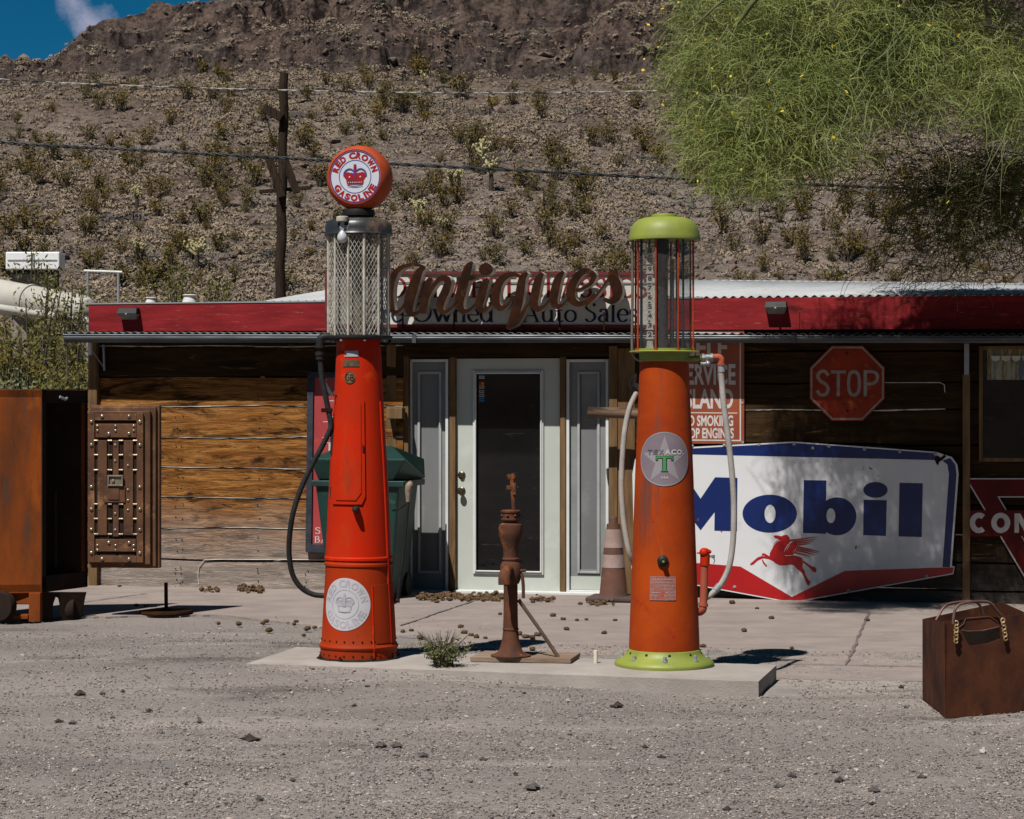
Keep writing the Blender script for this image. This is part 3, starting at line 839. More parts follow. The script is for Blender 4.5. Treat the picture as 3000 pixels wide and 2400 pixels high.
def strip_quads(u, v0, v1, z0, z1): return [bp(u, v0, z0), bp(u, v1, z0), bp(u, v1, z1), bp(u, v0, z1)]
shop = thing('antique_shop', 'low wooden antiques shop with red fascia, grey gutter and pale green glazed door', 'shop', tuple(O), rz=-A)
uL, uDL, uDR, uR = wu(277), wu(1182), wu(1806), wu(3500)
Z_TOP = 2.42
def zline(x0, y0, x1, y1, v):
    """height of a roof line as a function of the distance along the front"""
    a, b = wp(x0, y0, v), wp(x1, y1, v)
    return lambda u: a[1] + (b[1] - a[1]) * (u - a[0]) / (b[0] - a[0])
lines_px = [1770, 1726, 1638, 1545, 1458, 1368, 1280, 1190, 1104, 1015, 930]
lz = [wp(600, y, 0)[1] for y in lines_px]
lz[0] = -.05
def wave(u, i): return .0065 * math.sin(u * 1.9 + i * 1.7) + .004 * math.sin(u * 5.3 + i * 2.9) if i else 0
def siding(name, u0, u1, cuts, m, parent, zs):
    mb, ck = MB(), MB()
    for i in range(len(zs) - 1):
        z0, z1 = zs[i], zs[i + 1]
        cs = [u0] + sorted(c for c in cuts.get(i, ()) if u0 < c < u1) + [u1]
        for a, b in zip(cs[:-1], cs[1:]):
            # a board with a slightly wavy edge, its top set back a little
            n = max(2, int((b - a) / .22)); vs, fs = [], []
            for k in range(n + 1):
                u = a + (b - a) * k / n
                j0, j1 = wave(u, i) + rng.uniform(-.0015, .0015), wave(u, i + 1) + rng.uniform(-.0015, .0015)
                vs += [bp(u, -.022 + rng.uniform(-.002, .002), z0 + .004 + j0), bp(u, -.012, z1 - .010 + j1), bp(u, .05, z1 - .010 + j1), bp(u, .05, z0 + .004 + j0)]
            for k in range(n):
                q = 4 * k
                fs += [(q, q + 4, q + 5, q + 1), (q + 1, q + 5, q + 6, q + 2), (q, q + 3, q + 7, q + 4)]
            fs += [(0, 1, 2, 3), (4 * n + 3, 4 * n + 2, 4 * n + 1, 4 * n)]
            mb.add(vs, fs)
        if 0 < i and i in gaps:
            g0, g1 = gaps[i]
            a = max(u0, g0) if g0 is not None else u0; b = min(u1, g1) if g1 is not None else u1
            if b > a:
                n = 40; P = [(a + (b - a) * k / n, z0 + wave(a + (b - a) * k / n, i) + rng.uniform(-.0015, .0015), rng.uniform(.004, .013)) for k in range(n + 1)]
                ck.ribbon(P, lambda x, y, d: bp(x, -.019 + d, y), smooth_pts=False)
    o = mb.build(name, m, parent)
    return o, ck
gaps = {1: (None, wu(640)), 3: (None, None), 4: (None, None), 5: (None, None), 6: (None, None), 7: (None, None), 8: (None, None)}
w1, ck = siding('siding', uL, uDL, {0: [wu(585)], 3: [wu(1010)]}, m_wood, shop, lz[:9])
gaps_, gaps = gaps, {1: (None, None)}
w0, ck0 = siding('siding', uL, uDL, {}, m_wood2, shop, [lz[8] + .0005] + lz[9:]); w0['label'] = 'boards at the top of the left wall, darkened for eave shade'  # top boards coloured darker to deepen the eave shadow
ck.v, ck.f, ck.sm = ck.v + ck0.v, ck.f + [[len(ck.v) + i for i in f] for f in ck0.f], ck.sm + ck0.sm
ck.build('lit_edge_strip', m_pale_edge, shop)
def nails(us, zs, name='nail_head'):
    q = MB(BF)
    for u in us:
        for z in zs: q.ball((u + rng.uniform(-.015, .015), -.024, z + rng.uniform(-.02, .02)), .0065, 6, 4, (1, .4, 1))
    q.build(name, m_black, shop)
nails([wu(x) for x in (300, 520, 535, 760, 900, 1010, 1120)], [z + d for z in lz[:-2] for d in (.07, .19)])
gaps = {7: (wu(2180), wu(2770)), 3: (wu(2800), None)}
lzr = [wp(2450, y, 0)[1] for y in (1790, 1722, 1640, 1560, 1478, 1395, 1300, 1200, 1121, 1030, 940)]; lzr[0] = -.05
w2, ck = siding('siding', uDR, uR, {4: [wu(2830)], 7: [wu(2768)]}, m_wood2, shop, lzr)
ck.build('lit_edge_strip', m_pale_edge, shop)
w2['label'] = 'boards of the right half of the front, darkened for tree shade'  # dark tone adds to the tree shade on this wall
# caulk bead that turns down at a board end (left low, right high)
for (pts_, vv) in (([(583, 1712), (580, 1690), (583, 1660), (598, 1641), (640, 1639), (1180, 1641)], -.024), ([(2380, 1121), (2600, 1121), (2755, 1121), (2767, 1128), (2768, 1150)], -.024)):
    mb = MB(); mb.tube([bp(*([wp(x, y, vv)[0]]), vv, wp(x, y, vv)[1]) for x, y in pts_], .0035, 6); mb.build('caulk_bead', m_pale_edge, shop)
# body of the building behind the front
mb = MB(BF)
mb.box(uL, uR, 4.0, 4.1, -.05, 2.35); mb.box(uL, uL + .06, .06, 4.0, -.05, 2.3); mb.box(uR - .06, uR, .06, 4.0, -.05, 2.3)
mb.box(uDL, uDR, .06, .12, 2.05, 2.4)
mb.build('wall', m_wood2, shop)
# corner post, and the wooden posts round the door
mb = MB(BF)
mb.box(wu(268), wu(294), -.075, -.024, -.02, 2.22); mb.build('corner_post', m_post, shop, bevel=.006)
RV = .12
def post(x0, x1, v0, v1, z0, z1, m=None, nm='door_post'):
    q = MB(BF); q.box(wu(x0, v0), wu(x1, v0), v0, v1, z0, z1); return q.build(nm, m or m_post, shop, bevel=.004)
post(1132, 1160, -.02, .04, -.02, 2.2); post(1181, 1196, .0, .16, 0, 2.06); post(1316, 1334, .055, .16, .01, 2.04); post(1641, 1657, .055, .16, .01, 2.04); post(1784, 1808, -.045, .16, -.01, 2.12)
post(1808, 1860, -.03, .05, -.01, 2.1)
mb = MB(BF); z0, z1 = wp(1500, 1046, .0)[1], 2.3
mb.box(wu(1165), wu(1830), -.0, .16, z0, z1); mb.build('door_header', m_wood2, shop, bevel=.004)  # header takes the darkened wood as eave shadow
mb = MB(BF); mb.box(wu(1134, -.1), wu(1181, -.1), -.13, -.022, wp(1150, 1228, -.1)[1], wp(1150, 1194, -.1)[1]); mb.build('hitching_rail', m_post, shop, bevel=.008)
m_log = mat('old_log', (.20, .13, .085), (.03, .022, .018), scale=3, stretch=(.6, 4, 4), rough=.9, bump=.6, bscale=14, lo=.42, hi=.6)
a, b = wp(1723, 1208, -.28), wp(1880, 1212, -.28)
mb = MB(BF); mb.tube([(a[0], -.28, a[1]), ((a[0] + b[0]) / 2, -.27, a[1] - .004), (b[0], -.28, b[1])], .046, 12); mb.tube([(b[0] - .05, -.28, b[1]), (b[0] - .05, -.03, b[1])], .04, 8); mb.build('hitching_rail', m_log, shop)
# threshold
mb = MB(BF); mb.box(wu(1330), wu(1785), -.02, .2, -.01, .022); mb.build('threshold', m_white, shop, bevel=.003)

# ---- the door
def framed(parent, x0, x1, y0, y1, v0, v1, wx, wy, m, name='frame'):
    """rectangular frame, outer box in photograph pixels on plane v0"""
    a, b = wp(x0, y1, v0), wp(x1, y0, v0)
    q = MB(BF)
    q.box(a[0], a[0] + wx, v0, v1, a[1], b[1]); q.box(b[0] - wx, b[0], v0, v1, a[1], b[1])
    q.box(a[0] + wx, b[0] - wx, v0, v1, a[1], a[1] + wy); q.box(a[0] + wx, b[0] - wx, v0, v1, b[1] - wy, b[1])
    return q.build(name, m, parent, bevel=.004)
def panel_with_hole(parent, x0, x1, y0, y1, hx0, hx1, hy0, hy1, v0, v1, m, name):
    a, b, c_, d = wp(x0, y1, v0), wp(x1, y0, v0), wp(hx0, hy1, v0), wp(hx1, hy0, v0)
    q = MB(BF)
    q.box(a[0], c_[0], v0, v1, a[1], b[1]); q.box(d[0], b[0], v0, v1, a[1], b[1])
    q.box(c_[0], d[0], v0, v1, a[1], c_[1]); q.box(c_[0], d[0], v0, v1, d[1], b[1])
    return q.build(name, m, parent)
DV = .10
door = panel_with_hole(shop, 1338, 1640, 1050, 1736, 1392, 1586, 1092, 1672, DV, DV + .045, m_doorp, 'door')
# moulding in two steps round the glass
framed(door, 1385, 1592, 1085, 1681, DV - .018, DV, .030, .030, m_white, 'glazing_trim')
framed(door, 1390, 1587, 1090, 1675, DV - .030, DV - .0185, .012, .012, m_white, 'glazing_trim')
a, b = wp(1390, 1674, DV + .02), wp(1590, 1090, DV + .02)
mb = MB(BF); mb.box(a[0], b[0], DV + .015, DV + .022, a[1], b[1]); mb.build('glass', m_pane, door)
for (px, py, knob) in ((1353, 1392, False), (1353, 1438, True)):
    u_, z_ = wp(px, py, DV)
    T = BF @ Matrix.Translation((u_, DV, z_)) @ Matrix.Rotation(R(90), 4, 'X')
    mb = MB(T)
    mb.lathe([(.034, 0), (.034, .006), (.028, .012), (.02, .014)] + ([(.014, .03), (.026, .045), (.03, .058), (.022, .07), (0.0001, .072)] if knob else [(.02, .024), (.0001, .026)]), seg=20)
    mb.build('door_knob' if knob else 'deadbolt', m_brass, door)
# payment stickers inside the glass
STK = [((.62, .62, .66), 1105), ((.55, .12, .06), 1123), ((.5, .46, .42), 1134), ((.5, .5, .46), 1147), ((.42, .47, .40), 1159), ((.05, .22, .55), 1170)]
for i, (c_, y) in enumerate(STK):
    a, b = wp(1404, y + (5 if i < 5 else 7), DV + .013), wp(1419, y - 4, DV + .013)
    mb = MB(BF); mb.box(a[0], b[0], DV + .010, DV + .0115, a[1], b[1])
    s_ = mb.build('sticker', mat('sticker_%d' % i, c_, tuple(x * .6 for x in c_), scale=60, rough=.6, bump=0), door)
    if i == 1:
        for q, cc in ((.3, (.6, .03, .02)), (.62, (.7, .35, .03))):
            mb = MB(BF); cx = a[0] + (b[0] - a[0]) * q; cz = (a[1] + b[1]) / 2
            mb.poly([ell(cx, cz, .011, .011, 16)], lambda x, y_, d: (x, DV + .009 + q * .0005, y_)); mb.build('sticker_mark', mat('mark_%d' % int(q * 10), cc, cc, bump=0), s_)
    else:
        mb = MB(BF); mb.box(a[0] + .006, b[0] - .006, DV + .009, DV + .0098, (a[1] + b[1]) / 2 - .003, (a[1] + b[1]) / 2 + .004); mb.build('sticker_mark', mat('mark_ink', (.06, .08, .16), bump=0), s_)
# ---- sidelights
def sidelight(x0, x1, g0, g1, side_label):
    fr = framed(shop, x0, x1, 1052, 1737, DV - .035, DV + .05, .026, .024, m_white, 'sidelight'); fr['label'] = side_label
    panel_with_hole(fr, x0 + 8, x1 - 8, 1060, 1729, g0, g1, 1098, 1668, DV, DV + .04, mat('screened_panel', (.27, .285, .28), (.21, .22, .22), scale=3, rough=.7, bump=.2, bscale=300, bdist=.001), 'panel')
    framed(fr, g0 - 9, g1 + 9, 1088, 1680, DV - .014, DV, .022, .022, mat('screened_trim', (.44, .45, .44), (.34, .35, .35), scale=4, rough=.6), 'glazing_trim')
    if x0 > 1500:
        q = MB(BF); a, b = wp(x0 + 12, 1727, DV - .003), wp(x1 - 12, 1690, DV - .003); q.box(a[0], b[0], DV - .004, DV - .0005, a[1], b[1]); q.build('kick_plate', m_doorp, fr)
    a, b = wp(g0 - 3, 1670, DV + .02), wp(g1 + 3, 1096, DV + .02)
    q = MB(BF); q.box(a[0], b[0], DV + .015, DV + .02, a[1], b[1]); q.build('glass', m_frost, fr)
    # insect screen over the upper part and sides
    a, b = wp(x0 + 8, 1672, DV - .02), wp(x1 - 8, 1062, DV - .02)
    return fr
s1 = sidelight(1197, 1313, 1232, 1284, 'left sidelight with dark lower glass')
s2 = sidelight(1659, 1783, 1700, 1748, 'right sidelight with pale screened glass')

# ---- red fascia, awning sheet, gutter
ftop = zline(268, 893, 2990, 866, .0); fbot = zline(268, 971, 3000, 964, -.03)
gtop = zline(190, 979, 3000, 984, -.33); gbot = zline(190, 1003, 3000, 1004, -.33)
uG0, uG1 = wu(188, -.33), wu(3480, -.33)
mb = MB()
for (a, b) in ((wu(268), wu(2344)), (wu(2344) + .004, uR)):
    mb.strip([bp(a, -.06, fbot(a)), bp(a, -.03, fbot(a)), bp(a, -.03, ftop(a)), bp(a, -.06, ftop(a))], [bp(b, -.06, fbot(b)), bp(b, -.03, fbot(b)), bp(b, -.03, ftop(b)), bp(b, -.06, ftop(b))])
mb.build('fascia', m_red, shop)
mb = MB(); a, b = wu(266), wu(2060)
mb.strip([bp(a, -.066, ftop(a)), bp(a, .0, ftop(a)), bp(a, .0, ftop(a) + .012), bp(a, -.066, ftop(a) + .012)], [bp(b, -.066, ftop(b)), bp(b, .0, ftop(b)), bp(b, .0, ftop(b) + .012), bp(b, -.066, ftop(b) + .012)])
mb.build('fascia_cap', m_galv, shop)
def corrugated(u0, u1, pitch, amp, rows, m, name, label=None, skew=0.0):
    """rows = [(v, z function)]; waves run along the front"""
    n = int((u1 - u0) / pitch * 8); mb = MB()
    vs, fs = [], []
    for (v, zf) in rows:
        for k in range(n + 1):
            u = u0 + (u1 - u0) * k / n
            vs.append(bp(u + skew * v, v, zf(u) + amp * math.sin(2 * math.pi * (u - u0) / pitch)))
    for r in range(len(rows) - 1):
        for k in range(n): fs.append((r * (n + 1) + k, r * (n + 1) + k + 1, (r + 1) * (n + 1) + k + 1, (r + 1) * (n + 1) + k))
    mb.add(vs, fs, True)
    o = mb.build(name, m, shop); s_ = o.modifiers.new('thick', 'SOLIDIFY'); s_.thickness = .003
    if label: o['label'] = label
    return o
corrugated(wu(195, -.3), uG1, .072, .009, [(-.35, lambda u: gtop(u) + .013), (-.03, lambda u: gtop(u) + .010)], mat('awning_metal', (.16, .165, .17), (.10, .1, .1), scale=9, rough=.6, metal=.2), 'awning_sheet')
# underside boards close the eave
mb = MB(); a, b = wu(200, -.3), uG1
mb.strip([bp(a, -.30, gtop(a) - .03), bp(a, .1, gtop(a) - .03), bp(a, .1, gtop(a) - .015), bp(a, -.30, gtop(a) - .015)], [bp(b, -.30, gtop(b) - .03), bp(b, .1, gtop(b) - .03), bp(b, .1, gtop(b) - .015), bp(b, -.30, gtop(b) - .015)])
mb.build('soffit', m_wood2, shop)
prof = [(-.372, 1.0), (-.376, .88), (-.366, .8), (-.372, .62), (-.368, .4), (-.350, .18), (-.344, .0), (-.285, .0), (-.285, .95), (-.281, .95), (-.281, -.03), (-.347, -.03)]
mb = MB(); vs, fs = [], []
n = 24; mseg = len(prof)
for k in range(n + 1):
    u = uG0 + (uG1 - uG0) * k / n; gb, gt = gbot(u), gtop(u)
    for (v, t) in prof: vs.append(bp(u, v + .02, gb + (gt - gb) * t))
for k in range(n):
    for j in range(mseg): fs.append((k * mseg + j, k * mseg + (j + 1) % mseg, (k + 1) * mseg + (j + 1) % mseg, (k + 1) * mseg + j))
fs += [tuple(range(mseg))[::-1], tuple(n * mseg + j for j in range(mseg))]
mb.add(vs, fs, False); gut = mb.build('gutter', m_gut, shop)
for px in (1208, 2318):
    q = MB(); a = wu(px, -.35); b = a + .035
    q.strip([bp(a, -.362, gbot(a) - .004), bp(a, -.31, gbot(a) - .004), bp(a, -.31, gtop(a) + .003), bp(a, -.362, gtop(a) + .003)], [bp(b, -.362, gbot(b) - .004), bp(b, -.31, gbot(b) - .004), bp(b, -.31, gtop(b) + .003), bp(b, -.362, gtop(b) + .003)])
    q.build('joint_sleeve', m_gut, gut)
# downpipe stub at the left, brace, and the grey pipe near the right window
mb = MB(BF); u_, z_ = wp(264, 1010, -.2); mb.box(u_ - .014, u_ + .014, -.22, -.18, z_ - .09, z_ + .03); mb.build('downpipe', m_white, shop, bevel=.004)
mb = MB(BF)
a, b = wp(303, 1010, -.06), wp(306, 1086, -.06); mb.tube([(a[0], -.06, a[1]), (b[0], -.06, b[1])], .011, 8)
a = wp(270, 1028, -.1); mb.tube([(a[0], -.1, a[1]), (b[0], -.06, b[1] + .02)], .004, 5); mb.build('conduit', m_galv, shop)
mb = MB(BF); u_, z_ = wp(2832, 1006, -.08); z2 = wp(2832, 1098, -.08)[1]; mb.box(u_ - .02, u_ + .02, -.10, -.04, z2, z_); mb.build('downpipe', m_galv, shop, bevel=.004)
post(2820, 2842, -.06, -.022, -.02, wp(2832, 1098, -.05)[1])
# rear roof
rr = lambda u: ftop(u) - .02
rz = zline(2040, 828, 3000, 840, 1.6)
corrugated(wu(778), uR, .075, .010, [(-.02, lambda u: ftop(u) + .012), (.8, lambda u: (ftop(u) + rz(u)) / 2 + .005), (1.6, lambda u: rz(u))], mat('roof_sheet', (.50, .52, .53), (.38, .39, .40), scale=2.5, rough=.75, bump=.1, layers=[((.3, .29, .27), 3, .6, .12)]), 'roof', skew=.5)
mb = MB(); a, b = wu(2010), uR
mb.strip([bp(a, 1.59, rz(a) - .0), bp(a, 1.8, rz(a) - .03), bp(a, 1.8, rz(a) - .01), bp(a, 1.59, rz(a) + .028)], [bp(b, 1.59, rz(b)), bp(b, 1.8, rz(b) - .03), bp(b, 1.8, rz(b) - .01), bp(b, 1.59, rz(b) + .028)])
mb.build('ridge_cap', mat('white_ridge', (.78, .79, .8), (.65, .66, .68), scale=4, rough=.5, metal=.2), shop)
mb = MB(BF); mb.box(uL + .1, uR, 1.6, 4.1, 2.34, 2.46); mb.build('flat_roof', m_galv, shop)
# window at the right end with junk leaning below it
wv = -.05
wfr = framed(shop, 2868, 3130, 1012, 1352, -.06, .0, .03, .03, m_post, 'window')
a, b = wp(2872, 1348, -.03), wp(3125, 1018, -.03)
mb = MB(BF); mb.box(a[0], b[0], -.034, -.030, a[1], b[1]); mb.build('pane', m_pane, wfr)
m_corr = mat('painted_reflection', (.36, .35, .27), (.20, .15, .05), scale=6, stretch=(6, 1, 1), rough=.6, bump=.1, layers=[((.13, .16, .17), 3, .5, .1, (5, 1, 1.5))], lo=.45, hi=.55)  # rippled sheet painted as the corrugated reflection in the pane
mb = MB(); n = 60; vs, fs = [], []
for r_i, y in enumerate((1020, 1113)):
    for k in range(n + 1):
        u, z = wp(2892 + (3120 - 2892) * k / n, y, -.036); vs.append(bp(u, -.042 + .006 * math.sin(k * 1.3), z))
for k in range(n): fs.append((k, k + 1, n + 2 + k, n + 1 + k))
mb.add(vs, fs, True); mb.build('reflection_sheet', m_corr, wfr)
# pale scallops along the top of that sheet
m_scal = mat('scalloped_trim', (.62, .62, .56), (.45, .43, .35), scale=12, bump=.1)
mb = MB()
for k in range(6):
    u, z = wp(2917 + k * 30, 1050, -.055); mb.poly([[(u - .038, z + .02), (u + .038, z + .02), (u + .03, z - .012), (u, z - .028), (u - .03, z - .012)]], lambda x, y, d: bp(x, -.056, y))
mb.build('sheet_scallops', m_scal, wfr)

# ---- two floodlights on the fascia
m_lens = mat('floodlight_lens', (.34, .34, .29), (.25, .25, .22), scale=20, rough=.25, bump=.1, spec=.6)
for i, (x0, x1, y0, y1, lb) in enumerate(((345, 404, 902, 936, 'boxy black floodlight on the sunny left end of the red fascia'), (2240, 2306, 883, 920, 'boxy black floodlight on the shaded right part of the red fascia'))):
    a, b = wp(x0, y1, -.12), wp(x1, y0, -.12)
    root = thing('floodlight', lb, 'light', tuple(bp((a[0] + b[0]) / 2, -.06, a[1])), 'floodlights on the fascia', -A)
    h_, w_ = b[1] - a[1], b[0] - a[0]; um = (a[0] + b[0]) / 2
    q = MB()
    top_ = lambda s_, v, z: bp(um + s_ * w_ / 2, v, z)
    q.hexa([top_(-1, -.16, a[1] + h_ * .48), top_(1, -.16, a[1] + h_ * .48), top_(1, -.061, a[1] + h_ * .48), top_(-1, -.061, a[1] + h_ * .48), top_(-.92, -.13, b[1]), top_(.92, -.13, b[1]), top_(.92, -.061, b[1]), top_(-.92, -.061, b[1])])
    q.build('housing', m_black, root, bevel=.004)
    q = MB()
    q.hexa([top_(-.72, -.085, a[1]), top_(.72, -.085, a[1]), top_(.72, -.062, a[1]), top_(-.72, -.062, a[1]), top_(-.93, -.152, a[1] + h_ * .47), top_(.93, -.152, a[1] + h_ * .47), top_(.93, -.062, a[1] + h_ * .47), top_(-.93, -.062, a[1] + h_ * .47)])
    q.build('lens', m_lens, root, bevel=.003)
    q = MB(BF @ Matrix.Translation((um, -.157, a[1] + h_ * .46)) @ Matrix.Rotation(R(90), 4, 'X')); q.lathe([(.009, 0), (.009, .008), (.0001, .011)], seg=10); q.build('screw', m_galv, root)

# ================================================================== SIGNS
def wfn(v0):
    return lambda x, y, d: bp(*(lambda q: (q[0], v0 + d, q[1]))(wp(x, y, v0)))
def crop(x0, y0, k): return lambda p: (x0 + p[0] / k, y0 + p[1] / k)
def sign_root(name, label, cat, px, py, v, group=None):
    u, z = wp(px, py, v); return thing(name, label, cat, tuple(bp(u, v, z)), group, -A)

# ---- long painted board on the roof edge
m_sw = mat('sign_white_paint', (.66, .64, .60), (.56, .53, .48), scale=2, rough=.7, bump=.2, layers=[((.38, .35, .3), 7, .64, .1, (1, 1, 2)), ((.74, .72, .68), 1.2, .5, .2)])
m_sf = mat('sign_red_frame', (.17, .04, .035), (.1, .025, .02), scale=6, rough=.7, bump=.2, layers=[((.26, .08, .07), 6, .6, .1)])
m_navy = mat('navy_lettering', (.010, .018, .045), (.02, .03, .07), scale=20, rough=.6, bump=0)
m_scarl = mat('scarlet_lettering', (.30, .025, .02), (.2, .02, .018), scale=20, rough=.6, bump=0)
sb = sign_root('roof_sign', 'long white painted board in a dark red frame on the roof edge behind rusty letters', 'sign', 1450, 955, -.10)
bv = -.10; fn = wfn(bv)
mb = MB(); mb.poly([[(958, 800), (1938, 803), (1938, 957), (958, 957)]], fn, depth=.02, front=.004); mb.build('board', m_sw, sb)
mb = MB()
for q in ([(953, 794), (1945, 797), (1945, 806), (953, 803)], [(953, 950), (1945, 952), (1945, 961), (953, 959)], [(953, 803), (966, 803), (966, 950), (953, 950)], [(1934, 806), (1945, 806), (1945, 952), (1934, 952)]):
    mb.poly([q], fn, depth=.045, front=-.012)
mb.build('frame', m_sf, sb)
mb = MB(); serif_text(mb, 'OUTWEST CLASSICS', (1132, 1900, 872, 812), fn, .15, .05, front=-.001); mb.build('lettering', m_scarl, sb)
mb = MB(); serif_text(mb, 'Pre-Owned', (1068, 1448, 944, 886), fn, .14, .045, front=-.001); serif_text(mb, 'Auto', (1528, 1692, 944, 890), fn, .14, .045, front=-.001); serif_text(mb, 'Sales', (1710, 1872, 944, 886), fn, .14, .045, front=-.001)
mb.build('lettering', m_navy, sb)
mb = MB(); mb.poly([[(1166, 827), (1936, 829), (1936, 831.5), (1166, 829.5)]], fn, front=-.006, depth=.004); mb.build('wire_rail', m_black, sb)

# ---- rusty script letters in front of it
m_rust = mat('rusty_iron', (.045, .016, .007), (.018, .008, .005), scale=8, rough=.85, bump=.35, bscale=60, bdist=.004, layers=[((.095, .032, .010), 7, .60, .10), ((.014, .009, .008), 4, .60, .12)], spec=.06)
m_ret = mat('letter_edge_metal', (.62, .58, .52), (.4, .34, .28), scale=9, rough=.5, metal=.2, bump=.1)
K = crop(1100, 720, 2.695)
script = {
 'a': [[(388, 168, 20), (330, 150, 24), (270, 152, 26), (205, 172, 34), (155, 215, 46), (124, 290, 54), (112, 380, 58), (118, 450, 56), (140, 520, 42), (190, 512, 22), (240, 440, 16)],
       [(392, 165, 26), (345, 205, 56), (305, 310, 76), (270, 420, 82), (262, 500, 66), (290, 540, 44), (345, 520, 18), (385, 455, 10)]],
 'n': [[(452, 262, 16), (420, 285, 52), (398, 370, 64), (382, 450, 64), (372, 535, 56)], [(395, 470, 14), (430, 370, 24), (480, 290, 34), (530, 255, 44), (572, 275, 54), (555, 350, 62), (520, 430, 64), (510, 495, 56), (545, 525, 38), (600, 490, 18), (650, 420, 10)]],
 't': [[(768, 128, 14), (735, 165, 58), (705, 260, 74), (675, 370, 78), (660, 460, 68), (690, 515, 48), (745, 505, 24), (800, 440, 12)], [(640, 268, 36), (700, 262, 40), (795, 250, 30)]],
 'i': [[(890, 262, 36), (862, 305, 60), (838, 390, 68), (818, 470, 62), (845, 512, 44), (900, 480, 18), (940, 430, 10)]],
 'q': [[(1150, 245, 26), (1095, 228, 34), (1030, 240, 48), (975, 295, 62), (948, 375, 70), (948, 445, 64), (985, 492, 48), (1040, 470, 24), (1095, 395, 14)],
       [(1200, 212, 22), (1160, 260, 58), (1140, 370, 70), (1120, 470, 76), (1095, 560, 74), (1060, 630, 50), (1035, 655, 24)], [(1040, 650, 26), (1110, 610, 40), (1160, 540, 30), (1220, 440, 10)]],
 'u': [[(1320, 215, 30), (1285, 270, 58), (1262, 370, 68), (1250, 450, 66), (1280, 498, 50), (1335, 475, 22), (1395, 395, 14)], [(1485, 202, 26), (1440, 265, 58), (1415, 360, 68), (1405, 430, 64), (1430, 478, 48), (1480, 465, 22), (1535, 400, 10)]],
 'e': [[(1585, 355, 22), (1640, 335, 26), (1700, 295, 34), (1722, 235, 44), (1680, 202, 44), (1620, 215, 54), (1565, 285, 64), (1540, 370, 70), (1560, 435, 62), (1615, 460, 44), (1680, 430, 26), (1735, 375, 12)]],
 's': [[(1660, 470, 24), (1740, 395, 20), (1820, 290, 16), (1868, 205, 26)], [(1880, 190, 66), (1878, 250, 84), (1905, 330, 88), (1905, 400, 70), (1860, 440, 46), (1800, 420, 26)]]}
ss = sign_root('script_letters', 'large rusty brown script letters spelling Antiques standing in front of the roof board', 'sign', 1450, 965, -.24)
sv = -.30; fs_ = wfn(sv)
fr_i = 0
for ch, strokes in script.items():
    body, edge = MB(), MB()
    for st in strokes:
        P = [(*K(p[:2]), p[2] / 2.695) for p in st]
        body.ribbon(P, fs_, front=-.0012 * (fr_i % 4)); 
        # back of the letter and its pale return
        e = MB(); e.ribbon(P, fs_, depth=.11, front=.0015 + .0011 * (fr_i % 4)); edge.v, edge.f = edge.v + e.v, edge.f + [[len(edge.v) + i for i in f] for f in e.f]; edge.sm += e.sm
        fr_i += 1
    if ch == 'i':
        body.poly([[K(p) for p in ell(872, 187, 56, 50, 24)]], fs_, front=-.004); edge.poly([[K(p) for p in ell(872, 187, 56, 50, 24)]], fs_, depth=.11, front=-.002)
    o = body.build('letter', m_rust, ss); edge.build('letter_return', m_ret, o)
mb = MB()
for px in (1180, 1330, 1500, 1640, 1770):
    a, b = wp(px, 915, -.2), wp(px, 968, -.2); mb.T = BF; mb.tube([(a[0], -.2, a[1]), (b[0], -.2, b[1])], .008, 6)
mb.build('support_rod', m_rust, ss)

# ---- stop sign
m_stop = mat('faded_stop_red', (.32, .04, .014), (.16, .018, .012), scale=3, rough=.6, bump=.2, layers=[((.42, .11, .02), 4.5, .55, .14), ((.06, .015, .01), 9, .66, .06)])
m_dirtyw = mat('dirty_white_paint', (.36, .31, .27), (.25, .2, .17), scale=12, rough=.75, bump=.2, layers=[((.15, .07, .05), 16, .6, .1)])
st_ = sign_root('stop_sign', 'faded red octagonal stop sign nailed to the dark boards above the big white sign', 'sign', 2482, 1235, -.05)
fn = wfn(-.045)
cx, cy = 2482, 1123
def octo(r): return [(cx + r * math.cos(R(22.5 + 45 * i)), cy + r * math.sin(R(22.5 + 45 * i))) for i in range(8)]
mb = MB(); mb.poly([octo(119.5)], fn, depth=.006); mb.build('plate', m_stop, st_)
mb = MB(); mb.poly([octo(116), octo(110.5)[::-1]], fn, front=-.001); mb.build('border', m_dirtyw, st_)
mb = MB(); x = 2391
S_W = 9.5
for k, P in enumerate(([(2427, 1100, S_W), (2416, 1088, S_W), (2403, 1090, S_W), (2396, 1102, S_W), (2404, 1117, S_W), (2421, 1128, S_W), (2426, 1143, S_W), (2418, 1156, S_W), (2402, 1156, S_W), (2394, 1144, S_W)],
            [(2435, 1090, 9), (2478, 1090, 9)], [(2456, 1090, S_W), (2456, 1161, S_W)],
            [(2502, 1088, S_W), (2514, 1096, S_W), (2518, 1124, S_W), (2514, 1150, S_W), (2502, 1158, S_W), (2490, 1150, S_W), (2486, 1124, S_W), (2490, 1096, S_W), (2502, 1088, S_W)],
            [(2535, 1084, S_W), (2535, 1161, S_W)], [(2535, 1090, 9), (2556, 1089, 9), (2569, 1097, S_W), (2569, 1114, S_W), (2556, 1124, 9), (2535, 1125, 9)])):
    mb.ribbon([(*p[:2], p[2]) for p in P], fn, front=-.0012 - .0003 * k)
mb.build('lettering', m_dirtyw, st_)
for y in (1035, 1203):
    mb = MB(); mb.poly([ell(2482, y, 4, 4, 10)], fn, depth=.004, front=-.004); mb.build('bolt', m_black, st_)

